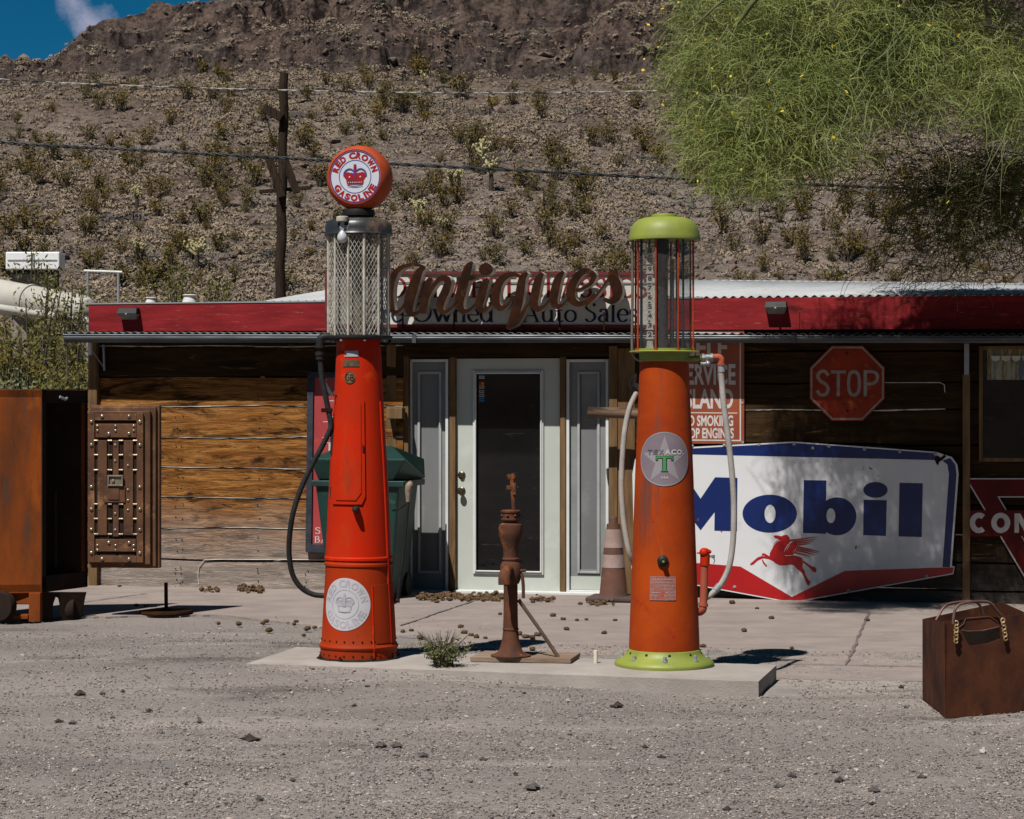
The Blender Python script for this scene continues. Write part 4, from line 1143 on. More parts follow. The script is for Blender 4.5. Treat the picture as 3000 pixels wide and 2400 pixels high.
# ---- self service sign
m_brn = mat('brick_red_enamel', (.33, .085, .035), (.25, .055, .028), scale=4, rough=.4, bump=.1, layers=[((.2, .05, .03), 8, .66, .08)], spec=.4)
m_enw = mat('old_white_enamel', (.64, .60, .57), (.54, .5, .48), scale=8, rough=.45, bump=.08)
sfs = sign_root('service_sign', 'brick red island sign with condensed white capitals, half hidden by the green topped pump', 'sign', 2010, 1300, -.05)
fn = wfn(-.05)
mb = MB(); mb.poly([[(1966, 962), (2180, 966), (2180, 1301), (1966, 1299)]], fn, depth=.006); mb.build('plate', m_brn, sfs)
mb = MB()
mb.poly([[(1975, 972), (2171, 975), (2171, 1293), (1975, 1291)], [(1978, 976), (1978, 1287), (2167, 1289), (2167, 979)]], fn, front=-.001)
mb.poly([[(1984, 1207.5), (2160, 1209), (2160, 1212), (1984, 1210.5)]], fn, front=-.001)
for body, box in (('SELF', (2008, 2130, 1050, 988)), ('SERVICE', (1990, 2155, 1128, 1066)), ('ISLAND', (1998, 2148, 1198, 1139)), ('NO SMOKING', (1998, 2148, 1249, 1217)), ('STOP ENGINES', (1994, 2150, 1285, 1254))):
    font_text(mb, body, box, fn, .03, -.0015)
mb.build('lettering', m_enw, sfs)
for (x, y) in ((2174, 982), (2174, 1180), (2176, 1296)):
    q = MB(); q.poly([ell(x, y, 4, 4, 10)], fn, depth=.004, front=-.005); q.build('bolt', m_galv, sfs)

# ---- big white fuel company sign with the winged horse
m_mw = mat('white_enamel', (.70, .71, .72), (.66, .67, .68), scale=3, rough=.3, bump=.05, layers=[((.16, .08, .04), 11, .665, .012), ((.56, .53, .48), 1.6, .6, .15)], spec=.45)
m_mb = mat('blue_enamel', (.006, .022, .13), (.005, .018, .10), scale=3, rough=.3, bump=.05, layers=[((.12, .06, .035), 12, .665, .012)], spec=.45)
m_mr = mat('red_enamel', (.42, .010, .012), (.36, .008, .01), scale=3, rough=.3, bump=.05, layers=[((.14, .05, .03), 11, .665, .012)], spec=.45)
mob = sign_root('fuel_sign', 'wide white enamel sign with blue letters, red chevron and red winged horse on the wall', 'sign', 2320, 1766, -.12)
mv = -.09; fn0 = wfn(mv); K = crop(2000, 1250, 2.156)
fm = lambda x, y, d: fn0(*K((x, y)), d)
out_l = [(-318, 300), (-300, 200), (-250, 150), (-200, 142), (700, 95), (1600, 160), (1660, 180), (1700, 192), (1735, 240), (1743, 300), (1700, 880), (1718, 885), (1710, 932), (690, 1115), (-318, 930), (-325, 880), (-305, 870)]
mb = MB(); mb.poly([out_l], fm, depth=.012); mb.build('plate', m_mw, mob)
mb = MB(); mb.poly([[(-300, 300), (-285, 215), (-240, 160), (-195, 152), (700, 103), (1598, 168), (1602, 212), (70, 176), (-180, 200), (-225, 225), (-245, 300)]], fm, front=-.001)
mb.poly([[(1690, 198), (1722, 240), (1730, 300), (1688, 888), (1641, 888), (1682, 300), (1672, 240), (1640, 215)]], fm, front=-.001)
mb.poly([[(-300, 306), (-246, 306), (-230, 868), (-292, 868)]], fm, front=-.001)
mb.build('blue_band', m_mb, mob)
mb = MB(); mb.poly([[(-310, 878), (-200, 872), (100, 862), (365, 884), (690, 1076), (1024, 911), (1640, 890), (1712, 890), (1705, 926), (690, 1107), (-310, 924)]], fm, front=-.0012); mb.build('red_chevron', m_mr, mob)
letters = [[[(-120, 315), (20, 316), (113, 455), (205, 320), (346, 324), (343, 661), (200, 657), (202, 540), (113, 655), (28, 540), (30, 654), (-120, 652)]],
           [ell(550, 550, 172, 120, 48), ell(552, 551, 35, 58, 32)[::-1]],
           [[(765, 338), (908, 340), (906, 470), (905, 678), (760, 672)]], [ell(975, 567, 122, 120, 48), ell(932, 563, 33, 47, 32)[::-1]],
           [ell(1218, 400, 77, 50, 32)], [[(1143, 462), (1290, 465), (1284, 691), (1140, 686)]], [[(1370, 355), (1517, 358), (1510, 698), (1363, 694)]]]
for k, L_ in enumerate(letters):
    if k == 3:
        # bowl of the b starts at the right side of its stem
        a_ = [(x, y) for x, y in ell(975, 567, 122, 120, 48) if x > 904]; 
        a_ = [(904, 463)] + sorted([p for p in ell(975, 567, 122, 120, 96) if p[0] > 905], key=lambda p: math.atan2(p[1] - 567, p[0] - 975)) + [(904, 671)]
        L_ = [a_, ell(936, 563, 28, 47, 32)[::-1]]
    mb = MB(); mb.poly(L_, fm, front=-.0015); mb.build('letter', m_mb, mob)
# the winged horse
Kp = crop(1700, 1550, 3.08); fp = lambda x, y, d: fn0(*Kp((x, y)), d)
horse = [(1745, 65), (1760, 56), (1792, 60), (1815, 66), (1838, 54), (1868, 54), (1886, 76), (1892, 112), (1882, 150), (1868, 182), (1852, 205), (1885, 228), (1960, 244), (2000, 262), (2018, 288), (2006, 320), (2006, 352), (2024, 374), (2032, 412), (2056, 455), (2078, 476), (2066, 512), (2050, 506), (2034, 480), (2018, 430), (1996, 392), (1962, 366), (1930, 328), (1900, 320), (1850, 330), (1800, 328), (1762, 310), (1740, 290), (1700, 272), (1650, 264), (1602, 284), (1562, 320), (1536, 328), (1532, 316), (1568, 284), (1600, 256), (1640, 243), (1680, 247), (1706, 250), (1712, 214), (1730, 180), (1746, 132), (1772, 108), (1796, 100), (1780, 88), (1756, 82)]
mb = MB(); mb.poly([horse], fp, front=-.0016)
mb.poly([[(2012, 284), (2050, 312), (2092, 340), (2116, 342), (2132, 366), (2126, 392), (2100, 388), (2072, 352), (2030, 318), (2008, 300)]], fp, front=-.0019)
mb.poly([[(1636, 236), (1645, 218), (1668, 222), (1702, 242), (1716, 262), (1690, 262), (1664, 240)]], fp, front=-.0019)
mb.poly([[(1646, 274), (1660, 300), (1688, 334), (1676, 340), (1648, 308), (1638, 278)]], fp, front=-.0019)
mb.poly([[(1838, 205), (1856, 168), (1886, 130), (1925, 118), (1958, 138), (1960, 172), (1946, 205), (1920, 232), (1880, 236)]], fp, front=-.0028)
for k, P in enumerate(([(1890, 102, 14), (1990, 92, 12), (2142, 72, 3)], [(1905, 116, 14), (2000, 108, 12), (2128, 92, 3)], [(1930, 128, 12), (2010, 124, 11), (2106, 110, 3)], [(1950, 142, 11), (2010, 140, 10), (2080, 128, 3)],
            [(1955, 158, 12), (2050, 180, 12), (2158, 206, 3)], [(1952, 176, 12), (2050, 196, 12), (2146, 220, 3)], [(1942, 192, 12), (2030, 210, 12), (2118, 236, 3)], [(1930, 210, 12), (2000, 228, 11), (2076, 250, 3)])):
    mb.ribbon(P, fp, front=-.0032 - .0003 * k)
mb.build('winged_horse', m_mr, mob)
# pale inlines between chest and wing
mb = MB()
for k, P in enumerate(([(1840, 206, 3), (1860, 165, 4), (1890, 128, 4), (1925, 114, 3)], [(1846, 238, 3), (1890, 240, 4), (1930, 234, 3)], [(1730, 182, 2), (1752, 140, 3), (1784, 112, 3), (1808, 104, 2)], [(1900, 122, 2), (1880, 160, 3), (1862, 190, 2)], [(1955, 150, 2), (1945, 185, 3), (1920, 215, 2)], [(2008, 296, 2), (2002, 262, 2)])):
    mb.ribbon(P, fp, front=-.0062 - .0002 * k)
mb.build('white_inline', m_mw, mob)
for (x, y) in ((262, 118), (483, 115), (704, 110), (822, 136), (924, 124), (1148, 142), (1372, 158), (1595, 173), (328, 1013), (1048, 1038), (1540, 945), (60, 122)):
    T = MB(BF @ Matrix.Translation(tuple((lambda q: (q[0], mv - .002, q[1]))(wp(*K((x, y)), mv)))) @ Matrix.Rotation(R(90), 4, 'X'))
    T.lathe([(.014, 0), (.013, .003), (.006, .004), (.006, .009), (.0001, .010)], seg=12); T.build('bolt', m_galv, mob)
# chipped enamel at the upper right corner
mb = MB(); mb.poly([[K(p) for p in ((1590, 205), (1606, 180), (1630, 196), (1655, 176), (1664, 190), (1640, 212), (1622, 222), (1612, 246), (1600, 232))]], fn0, front=-.003); mb.build('chip', m_rust, mob)

# ---- triangular sign, partly outside the picture
m_dr = mat('dark_red_enamel', (.13, .010, .011), (.08, .008, .009), scale=5, rough=.45, bump=.1, layers=[((.04, .03, .03), 5, .62, .06), ((.35, .3, .28), 15, .72, .03)])
con = sign_root('triangle_sign', 'chipped dark red triangular enamel sign with lettered bar, right of the wide white sign', 'sign', 3030, 1730, -.05)
fn0 = wfn(-.05)
tri = [(1785, 326), (2640, 326), (2216, 1050)]; tri_i = [(1800, 334), (2625, 334), (2216, 1034)]; hole = [(2000, 448), (2430, 448), (2216, 812)]; hole_w = [(1988, 441), (2442, 441), (2216, 826)]
mb = MB(); mb.poly([tri, hole[::-1]], fm2 := (lambda x, y, d: fn0(*K((x, y)), d)), depth=.006); mb.build('plate', m_enw, con)
mb = MB(); mb.poly([tri_i, hole_w[::-1]], fm2, front=-.001); mb.build('red_field', m_dr, con)
mb = MB(); mb.poly([[(1790, 528), (2640, 528), (2640, 692), (1790, 692)]], fm2, front=-.006, depth=.004); mb.build('bar', m_dr, con)
mb = MB()
for k in range(6):
    cx = 1872 + k * 137
    if k in (0, 4): mb.ribbon([(cx + p[0], 608 + p[1], 34) for p in ell(0, 0, 42, 48, 20, 50, 310)], fm2, front=-.0075 - .0002 * k, smooth_pts=False)
    elif k in (1, 3, 5): mb.poly([ell(cx, 608, 60, 64, 32), ell(cx, 608, 26, 32, 24)[::-1]], fm2, front=-.0075)
    else: mb.poly([[(cx - 50, 548), (cx - 14, 548), (cx + 22, 612), (cx + 22, 548), (cx + 50, 548), (cx + 50, 670), (cx + 16, 670), (cx - 22, 600), (cx - 22, 670), (cx - 50, 670)]], fm2, front=-.0075)
mb.build('lettering', m_enw, con)

# ---- tall narrow battery sign behind the left pump
wl_ = sign_root('battery_sign', 'tall narrow red sign with white capitals and a dark frame behind the left pump', 'sign', 1003, 1612, -.05)
m_wr = mat('coral_red_enamel', (.42, .06, .06), (.34, .04, .045), scale=3, rough=.45, bump=.1, layers=[((.5, .12, .11), 5, .6, .15)], spec=.4)
fn = wfn(-.05)
mb = MB(); mb.poly([[(913, 1103), (1095, 1105), (1092, 1608), (906, 1604)]], fn, depth=.006); mb.build('plate', m_wr, wl_)
mb = MB(); mb.poly([[(903, 1090), (1106, 1092), (1103, 1622), (897, 1617)], [(920, 1106), (914, 1594), (1087, 1598), (1091, 1108)]], fn, depth=.03, front=-.02); mb.build('frame', mat('dark_blue_frame', (.025, .03, .045), (.05, .055, .07), scale=12, rough=.7, bump=.2, layers=[((.14, .1, .08), 15, .62, .08)]), wl_)
mb = MB()
for k, ch in enumerate('WILLARD'):
    wd_ = 54 if ch != 'I' else 38; wd_ = 56 if ch == 'W' else wd_
    serif_text(mb, ch, (1003 - wd_ - 12, 1003 + wd_, 1160 + k * 61.5, 1112 + k * 61.5), fn, .22, .07, front=-.001)
serif_text(mb, 'STORAGE', (922, 1084, 1564, 1545), fn, .17, .07, front=-.001); serif_text(mb, 'BATTERIES', (920, 1086, 1590, 1571), fn, .17, .07, front=-.001)
mb.build('lettering', m_enw, wl_)
# ================================================================== THE PUMPS
m_rd = mat('pump_red_paint', (.54, .018, .002), (.42, .022, .003), scale=2.2, rough=.5, bump=.12, bscale=120, bdist=.002, spec=.10,
           layers=[((.42, .042, .008), 4, .54, .16, (1, 1, .35)), ((.12, .02, .008), 22, .665, .03), ((.72, .09, .012), 3, .58, .14), ((.26, .035, .012), 3.2, .62, .08, (1.5, 1.5, .25))])
m_or = mat('pump_orange_paint', (.42, .060, .005), (.29, .034, .005), scale=2.5, rough=.6, bump=.2, bscale=90, bdist=.003, spec=.12,
           layers=[((.52, .14, .03), 2.6, .57, .12, (1, 1, .3)), ((.34, .018, .005), 7, .63, .05), ((.19, .03, .012), 9, .62, .06), ((.17, .05, .03), 3.5, .57, .08, (2, 2, .22)), ((.27, .03, .01), 6, .60, .10, (1, 1, .4)), ((.12, .035, .02), 40, .70, .03)])
m_grn = mat('lime_green_paint', (.27, .31, .05), (.19, .235, .045), scale=5, rough=.5, bump=.2, bscale=70, bdist=.003, spec=.35,
            layers=[((.11, .12, .03), 10, .66, .06), ((.20, .15, .06), 22, .69, .04)])
m_cage = mat('old_white_mesh_paint', (.55, .52, .45), (.33, .30, .25), scale=20, rough=.6, bump=.2, layers=[((.2, .12, .07), 30, .66, .05)])
m_dkcap = mat('worn_dark_paint', (.03, .035, .038), (.02, .02, .022), scale=6, rough=.38, bump=.2, bscale=40, bdist=.004, spec=.5, layers=[((.17, .11, .07), 3.5, .56, .12), ((.12, .12, .12), 9, .64, .08)])
m_hoseb = mat('black_hose', (.014, .015, .016), (.026, .027, .028), scale=40, rough=.6, bump=.2, spec=.2)
m_hosew = mat('pale_hose', (.44, .41, .38), (.33, .30, .27), scale=9, rough=.7, bump=.2, layers=[((.2, .17, .14), 14, .64, .08)])
m_gglass = glass('cylinder_glass', (.10, .09, .085), .24)
m_seam = mat('dark_gap', (.05, .012, .006), (.04, .01, .006), bump=0)

def pump_frame(px, D, z0):
    sc_ = F / D
    X = (px - 1500) / sc_
    return X, D, sc_
def prof_from(pairs, sc_):
    """(half width px, row) -> (r, z), rows measured on the plane of the axis"""
    return [(max(hw, .001) / sc_, H - (y - HZ) / sc_) for hw, y in pairs]

# ---------------- left pump: red, wire cage and globe
P1D = 12.97; X1, _, S1 = pump_frame(1051, P1D, 0)
r1 = thing('gas_pump', 'tall red visible gas pump with white wire mesh cylinder and round crown globe', 'gas pump', (X1, P1D, IZ), rz=-A)
z1 = lambda y: H - (y - HZ) / S1
T1 = Matrix.Translation((X1, P1D, 0))
rb = [(112, 1921), (112, 1905), (112, 1897), (115.5, 1893), (116, 1888), (112.5, 1883), (109, 1878), (105, 1800), (99, 1700), (97.5, 1657), (101, 1654), (101, 1648), (98, 1645), (97, 1640), (100.5, 1637), (100.5, 1631), (96.5, 1627), (91, 1500), (83, 1350), (76, 1250), (70, 1130), (67, 1060), (64, 1000), (63, 994)]
pr1 = prof_from(rb, S1)
m_rd2 = mat('skirt_paint', (.38, .034, .005), (.27, .030, .006), scale=2.6, rough=.6, bump=.15, bscale=110, bdist=.002, spec=.08,
           layers=[((.52, .09, .02), 3.4, .58, .12, (1, 1, .35)), ((.12, .025, .01), 24, .67, .03), ((.2, .05, .03), 3.0, .62, .08, (1.6, 1.6, .25))])
ks = [i for i, q in enumerate(rb) if q == (98, 1645)][0]
mb = MB(T1); mb.lathe(pr1[ks:], seg=72, capb=False); body1 = mb.build('body', m_rd, r1)
mb = MB(T1); mb.lathe(pr1[:ks + 1], seg=72, capt=False); skirt1 = mb.build('skirt', m_rd2, r1)
prz = sorted([(z, r) for r, z in pr1])
def rad1(z): return float(np.interp(z, [a for a, b in prz], [b for a, b in prz]))
def wrap(T, radf, phi0, zc, lift=.001):
    """sheet coordinates (s along, h up) -> on the round body; phi 0 faces the camera, positive to the right"""
    def fn(x, y, d):
        z = zc + y; r = radf(z) + lift - d
        ph = phi0 + x / radf(zc)
        return T @ Vector((r * math.sin(ph), -r * math.cos(ph), z))
    return fn
# base ring and bolts
mb = MB(T1); mb.lathe(prof_from([(118, 1935), (124, 1932), (124, 1926), (116, 1924), (112, 1922), (111, 1915)], S1), seg=48); mb.build('base_ring', m_black, r1)
for k in range(8):
    a = R(-80 + 45 * k + 12); rr_ = 118 / S1
    mb = MB(T1 @ Matrix.Translation((rr_ * math.sin(a), -rr_ * math.cos(a), z1(1926)))); mb.lathe([(.014, 0), (.014, .014), (.007, .016), (.007, .028), (.0001, .03)], seg=6); mb.build('bolt', m_black, r1)
# rivets round the foot (one row, pattern of the skirt)
mb = MB()
for k in range(26):
    a = R(-170 + 13.8 * k)
    for zz in ((1911, 112.3), (1870, 108.7)):
        rr_ = zz[1] / S1
        mb.ball((X1 + rr_ * math.sin(a), P1D - rr_ * math.cos(a), z1(zz[0])), .006, 8, 5)
mb.build('rivet_row', m_seam, skirt1)
# raised door on the front
fn = wrap(T1, rad1, R(-13), 0)
def panel_on(T, radf, phi_l, phi_r, zb, zt, lift, m, parent, name, corner=.03, holes=None, n=10):
    """raised panel bent round the body, edge thickness back to the skin"""
    q = MB(); rows = 14; vs, fs = [], []
    for i in range(rows + 1):
        z = zb + (zt - zb) * i / rows
        t = min(i, rows - i) / rows * (zt - zb)
        ins = 0 if t >= corner else (corner - math.sqrt(max(corner ** 2 - (corner - t) ** 2, 0)))
        for k in range(n + 1):
            ph0 = phi_l + ins / radf(z); ph1 = phi_r - ins / radf(z)
            ph = ph0 + (ph1 - ph0) * k / n
            rr_ = radf(z) + lift
            vs.append(T @ Vector((rr_ * math.sin(ph), -rr_ * math.cos(ph), z)))
    for i in range(rows):
        for k in range(n): fs.append((i * (n + 1) + k, i * (n + 1) + k + 1, (i + 1) * (n + 1) + k + 1, (i + 1) * (n + 1) + k))
    q.add(vs, fs, True)
    rim = [k for k in range(n + 1)] + [i * (n + 1) + n for i in range(1, rows + 1)] + [rows * (n + 1) + k for k in range(n - 1, -1, -1)] + [i * (n + 1) for i in range(rows - 1, 0, -1)]
    top = [vs[i] for i in rim]; bot = []
    for p in top:
        lp = T.inverted() @ p; q2 = math.hypot(lp.x, lp.y); s_ = (q2 - lift - .002) / q2
        bot.append(T @ Vector((lp.x * s_, lp.y * s_, lp.z)))
    L_ = len(rim); q.add(top + bot, [(i, (i + 1) % L_, L_ + (i + 1) % L_, L_ + i) for i in range(L_)])
    return q.build(name, m, parent)
def phx(px, y, T, X, D, radf, S_):
    """azimuth on the body that shows at column px"""
    z = H - (y - HZ) / S_
    return math.asin(max(-1, min(1, (px - (1500 + X / D * F)) / (radf(z) * S_))))
pA = phx(984, 1320, T1, X1, P1D, rad1, S1); pB = phx(1073, 1320, T1, X1, P1D, rad1, S1)
dr = panel_on(T1, rad1, pA, pB, z1(1474), z1(1150), .010, m_rd, body1, 'service_door', .02)
panel_on(T1, rad1, pA + .13, pB - .13, z1(1462), z1(1160), .015, m_rd, dr, 'pressed_panel', .03)
mb = MB()
for y in (1172, 1440):
    p = wrap(T1, rad1, pA - .04, z1(y), .006)(0, 0, 0); mb.tube([p - Vector((0, 0, .03)), p + Vector((0, 0, .03))], .006, 6)
p = wrap(T1, rad1, pB - .06, z1(1312), .014)(0, 0, 0); mb.box(-.004, .004, -.004, .004, -.02, .02, T=Matrix.Translation(p)); mb.build('hinge', m_black, dr)
# small door and seam low on the right
pC = phx(1101, 1800, T1, X1, P1D, rad1, S1); pD = phx(1155, 1800, T1, X1, P1D, rad1, S1)
panel_on(T1, rad1, pC, pD, z1(1876), z1(1706), .006, m_rd2, skirt1, 'side_door', .012, n=6)
mb = MB(); P = []
for i in range(24):
    z = z1(1918 - i * 9.2); P.append(wrap(T1, rad1, pC - .03, z, .004)(0, 0, 0))
mb.tube(P, .005, 6); P = []
for i in range(40):
    z = z1(1878 - i * 18); P.append(wrap(T1, rad1, R(62), z, .003)(0, 0, 0))
mb.tube(P, .006, 6); mb.build('seam_bead', m_rd, body1)
mb = MB(); P = []
# knob under the door
p = wrap(T1, rad1, phx(1050, 1490, T1, X1, P1D, rad1, S1), z1(1488), 0)(0, 0, 0)
mb.T = Matrix.Translation(p) @ Matrix.Rotation(R(90), 4, 'X'); mb.lathe([(.022, 0), (.022, .035), (.018, .05), (.012, .07), (.0001, .075)], seg=16); mb.build('knob', m_black, body1)
def sheet_rect(mb, fn, x0, x1, y0, y1, front, n=10):
    vs = [fn(x0 + (x1 - x0) * i / n, y, front) for y in (y0, y1) for i in range(n + 1)]
    mb.add(vs, [(i, i + 1, n + 2 + i, n + 1 + i) for i in range(n)], True)
def disc_sheet(mb, fn, rx, ry, front, n=48, rings=6, r_in=0.0):
    vs, fs = [], []
    for j in range(rings + 1):
        t = r_in + (1 - r_in) * j / rings
        for k in range(n): a = 2 * math.pi * k / n; vs.append(fn(rx * t * math.cos(a), ry * t * math.sin(a), front))
    for j in range(rings):
        for k in range(n): fs.append((j * n + k, j * n + (k + 1) % n, (j + 1) * n + (k + 1) % n, (j + 1) * n + k))
    mb.add(vs, fs, True)
# badge, name plate, pale sticker
fnb = wrap(T1, rad1, phx(1030, 1107, T1, X1, P1D, rad1, S1), z1(1107), .001)
m_bdg = mat('brass_badge', (.27, .20, .10), (.18, .13, .07), scale=30, rough=.5, metal=.5, bump=.1)
mb = MB(); disc_sheet(mb, fnb, .035, .038, -.003, 32, 3); bdg = mb.build('badge', m_bdg, body1)
mb = MB()
mb.ribbon([(*p, .003) for p in ell(0, 0, .031, .034, 32)] + [(.031, 0, .003)], fnb, front=-.004, smooth_pts=False)
mb.ribbon([(-.004, .016, .005), (-.018, .018, .005), (-.024, 0, .005), (-.018, -.018, .005), (-.004, -.014, .005), (-.004, 0, .005), (-.012, 0, .004)], fnb, front=-.0045)
mb.ribbon([(.006, -.018, .005), (.006, .018, .005)], fnb, front=-.005); mb.ribbon([(.006, .018, .005), (.02, .014, .005), (.018, .002, .005), (.006, 0, .005)], fnb, front=-.0055); mb.ribbon([(.006, 0, .005), (.023, -.004, .005), (.021, -.016, .005), (.006, -.018, .005)], fnb, front=-.006)
mb.build('monogram', m_seam, bdg)
fnb = wrap(T1, rad1, phx(1032, 1066, T1, X1, P1D, rad1, S1), z1(1066), .001)
mb = MB(); sheet_rect(mb, fnb, -.051, .051, -.019, .019, -.003); q = mb.build('name_plate', mat('grey_plate', (.16, .13, .08), (.08, .06, .04), scale=40, rough=.5, metal=.3), body1)
fnb = wrap(T1, rad1, phx(1034, 1038, T1, X1, P1D, rad1, S1), z1(1038), .001)
mb = MB(); sheet_rect(mb, fnb, -.042, .042, -.018, .018, -.003); mb.build('sticker', mat('pale_sticker', (.42, .42, .45), (.3, .3, .34), scale=20, rough=.7), body1)
# big faded round decal low on the skirt
m_dec = mat('faded_decal', (.52, .50, .53), (.46, .45, .48), scale=5, rough=.5, bump=.05)
m_dec2 = mat('faded_decal_print', (.36, .345, .38), (.44, .42, .46), scale=8, rough=.5, bump=.05)
def disc_sheet(mb, fn, rx, ry, front, n=48, rings=6, r_in=0.0):
    vs, fs = [], []
    for j in range(rings + 1):
        t = r_in + (1 - r_in) * j / rings
        for k in range(n): a = 2 * math.pi * k / n; vs.append(fn(rx * t * math.cos(a), ry * t * math.sin(a), front))
    for j in range(rings):
        for k in range(n): fs.append((j * n + k, j * n + (k + 1) % n, (j + 1) * n + (k + 1) % n, (j + 1) * n + k))
    mb.add(vs, fs, True)
def arc_text(mb, body, fn, rad, size, a_mid, span, up=True, offset=.02, front=-.002, ws=1.0):
    """capitals set round a circle; a_mid in degrees, 90 = top"""
    adv = [.42 if c_ == 'I' else (.55 if c_ == ' ' else (1.22 if c_ == 'W' else (1.06 if c_ in 'OGC' else .9))) for c_ in body]
    tot = sum(adv); acc = 0.0
    for i, ch in enumerate(body):
        t = (acc + adv[i] / 2) / tot - .5; acc += adv[i]
        if ch == ' ': continue
        V, Fc = text2d(ch, offset)
        a = R(a_mid - t * span) if up else R(a_mid + t * span)
        w_ = size * ws * (.32 if ch == 'I' else (1.0 if ch in 'WOGC' else .78))
        ca, sa = math.cos(a), math.sin(a)
        ux, uy = (sa, -ca) if up else (-sa, ca)        # reading direction
        vx, vy = (ca, sa) if up else (-ca, -sa)        # up of the letter
        cx, cy = ca * rad, sa * rad
        mb.add([fn(cx + ux * (p[0] - .5) * w_ + vx * (p[1] - .5) * size, cy + uy * (p[0] - .5) * w_ + vy * (p[1] - .5) * size, front) for p in V], Fc)
def crown(fn, parts, s):
    """imperial crown emblem; parts = MB for red, MB for blue, MB for white"""
    r_, b_, w_ = parts
    band = [(-.62, -.52), (.62, -.52), (.70, -.24), (-.70, -.24)]
    r_.poly([[(x * s, y * s) for x, y in band]], fn, front=-.003)
    s_old = s
    b_.poly([[(x * s, y * s) for x, y in ((-.66, -.2), (.66, -.2), (.78, .2), (.6, .34), (.3, .36), (0, .3), (-.3, .36), (-.6, .34), (-.78, .2))]], fn, front=-.0026)
    for sx in (-1, 1):
        r_.poly([[(x * s * sx, y * s) for x, y in ((.04, -.2), (.66, -.2), (.86, .08), (.80, .32), (.60, .42), (.36, .36), (.16, .18), (.06, .1))]], fn, front=-.0032)
        b_.ribbon([(sx * x * s, y * s, w__ * s) for x, y, w__ in ((.88, .1, .09), (.84, .38, .1), (.62, .60, .1), (.34, .64, .1), (.12, .5, .08))], fn, front=-.0037)
    r_.poly([[(x * s, y * s) for x, y in ((-.11, -.2), (.11, -.2), (.12, .55), (.10, 1.0), (-.10, 1.0), (-.12, .55))]], fn, front=-.0042)
    b_.ribbon([(-.04 * s, -.2 * s, .03 * s), (-.04 * s, .9 * s, .03 * s)], fn, front=-.0047)
    b_.ribbon([(-.6 * s, -.6 * s, .05 * s), (0, -.68 * s, .08 * s), (.6 * s, -.6 * s, .05 * s)], fn, front=-.0047)
    for k in range(7):
        w_.poly([ell((-.5 + k * .167) * s, -.37 * s, .042 * s, .042 * s, 8)], fn, front=-.0055)
    for sx in (-1, 1):
        w_.poly([ell(sx * .42 * s, .05 * s, .06 * s, .06 * s, 8)], fn, front=-.0055)
phd = phx(1017, 1762, T1, X1, P1D, rad1, S1)
fnd = wrap(T1, rad1, phd, z1(1762), .0015)
ry = 76 / S1; rx = ry
mb = MB(); disc_sheet(mb, fnd, rx, ry, -.001); dc = mb.build('decal', m_dec, skirt1)
mb = MB(); arc_text(mb, 'RED CROWN', fnd, ry * .78, ry * .27, 90, 170, True, .02); arc_text(mb, 'GASOLINE', fnd, ry * .78, ry * .27, 270, 140, False, .02)
disc_sheet(mb, fnd, rx * .56, ry * .56, -.002, rings=1, r_in=.95)
crown(fnd, (mb, mb, MB()), ry * .42); mb.build('print', m_dec2, dc)
# flange, glass cylinder, cage
mb = MB(T1); mb.lathe(prof_from([(60, 996), (94, 995), (97, 992), (97, 986), (90, 983), (60, 983)], S1), seg=56, cx=.004); mb.build('lower_flange', m_black, r1)
for k in range(8):
    a = R(-75 + 45 * k * 1.0); rr_ = 90 / S1
    mb = MB(T1 @ Matrix.Translation((rr_ * math.sin(a), -rr_ * math.cos(a), z1(997)))); mb.lathe([(.0001, -.012), (.009, -.01), (.009, 0)], seg=6); mb.build('bolt', m_galv, r1)
mb = MB(T1); mb.lathe(prof_from([(72, 984), (72, 692)], S1), seg=48, capb=False, capt=False); mb.build('glass_cylinder', m_gglass, r1)
mb = MB(T1); mb.lathe(prof_from([(15, 984), (15, 700)], S1), seg=16); mb.lathe(prof_from([(5, 984), (5, 700)], S1), seg=10, cx=.07, cy=-.03); mb.build('inner_pipe', mat('cream_pipe', (.40, .37, .30), (.25, .22, .17), scale=9, rough=.6), r1)
rc_ = 87.5 / S1
zc0, zc1 = z1(983), z1(690)
mb = MB(T1)
nd, nz_ = 46, 27                                   # expanded-metal diamonds
dz = (zc1 - zc0) / nz_
for k in range(nd):
    for sgn in (1, -1):
        P = []
        for j in range(nz_ + 1):
            a = 2 * math.pi * (k + sgn * j * .5) / nd
            P.append((rc_ * math.sin(a), -rc_ * math.cos(a), zc0 + dz * j))
        mb.tube(P, .0017, 4, False)
mb.build('mesh_cage', m_cage, r1)
for k in range(12):
    a = R(-76 + 30 * k)
    mb = MB(T1); rr_ = rc_ + .004; mb.tube([(rr_ * math.sin(a), -rr_ * math.cos(a), zc0 - .01), (rr_ * math.sin(a), -rr_ * math.cos(a), zc1 + .01)], .0075 if k % 3 else .009, 8); mb.build('cage_rod', m_cage, r1)
# dark cap
mb = MB(T1); mb.lathe(prof_from([(70, 691), (96, 692), (101, 689), (98, 684), (98, 672), (96, 660), (90, 650), (80, 645), (60, 642), (40, 641)], S1), seg=64); mb.build('cap', m_dkcap, r1)
mb = MB(T1); mb.lathe(prof_from([(32, 642), (34, 636), (46, 634), (48, 624), (46, 616), (40, 614)], S1), seg=32); mb.build('globe_collar', m_black, r1)
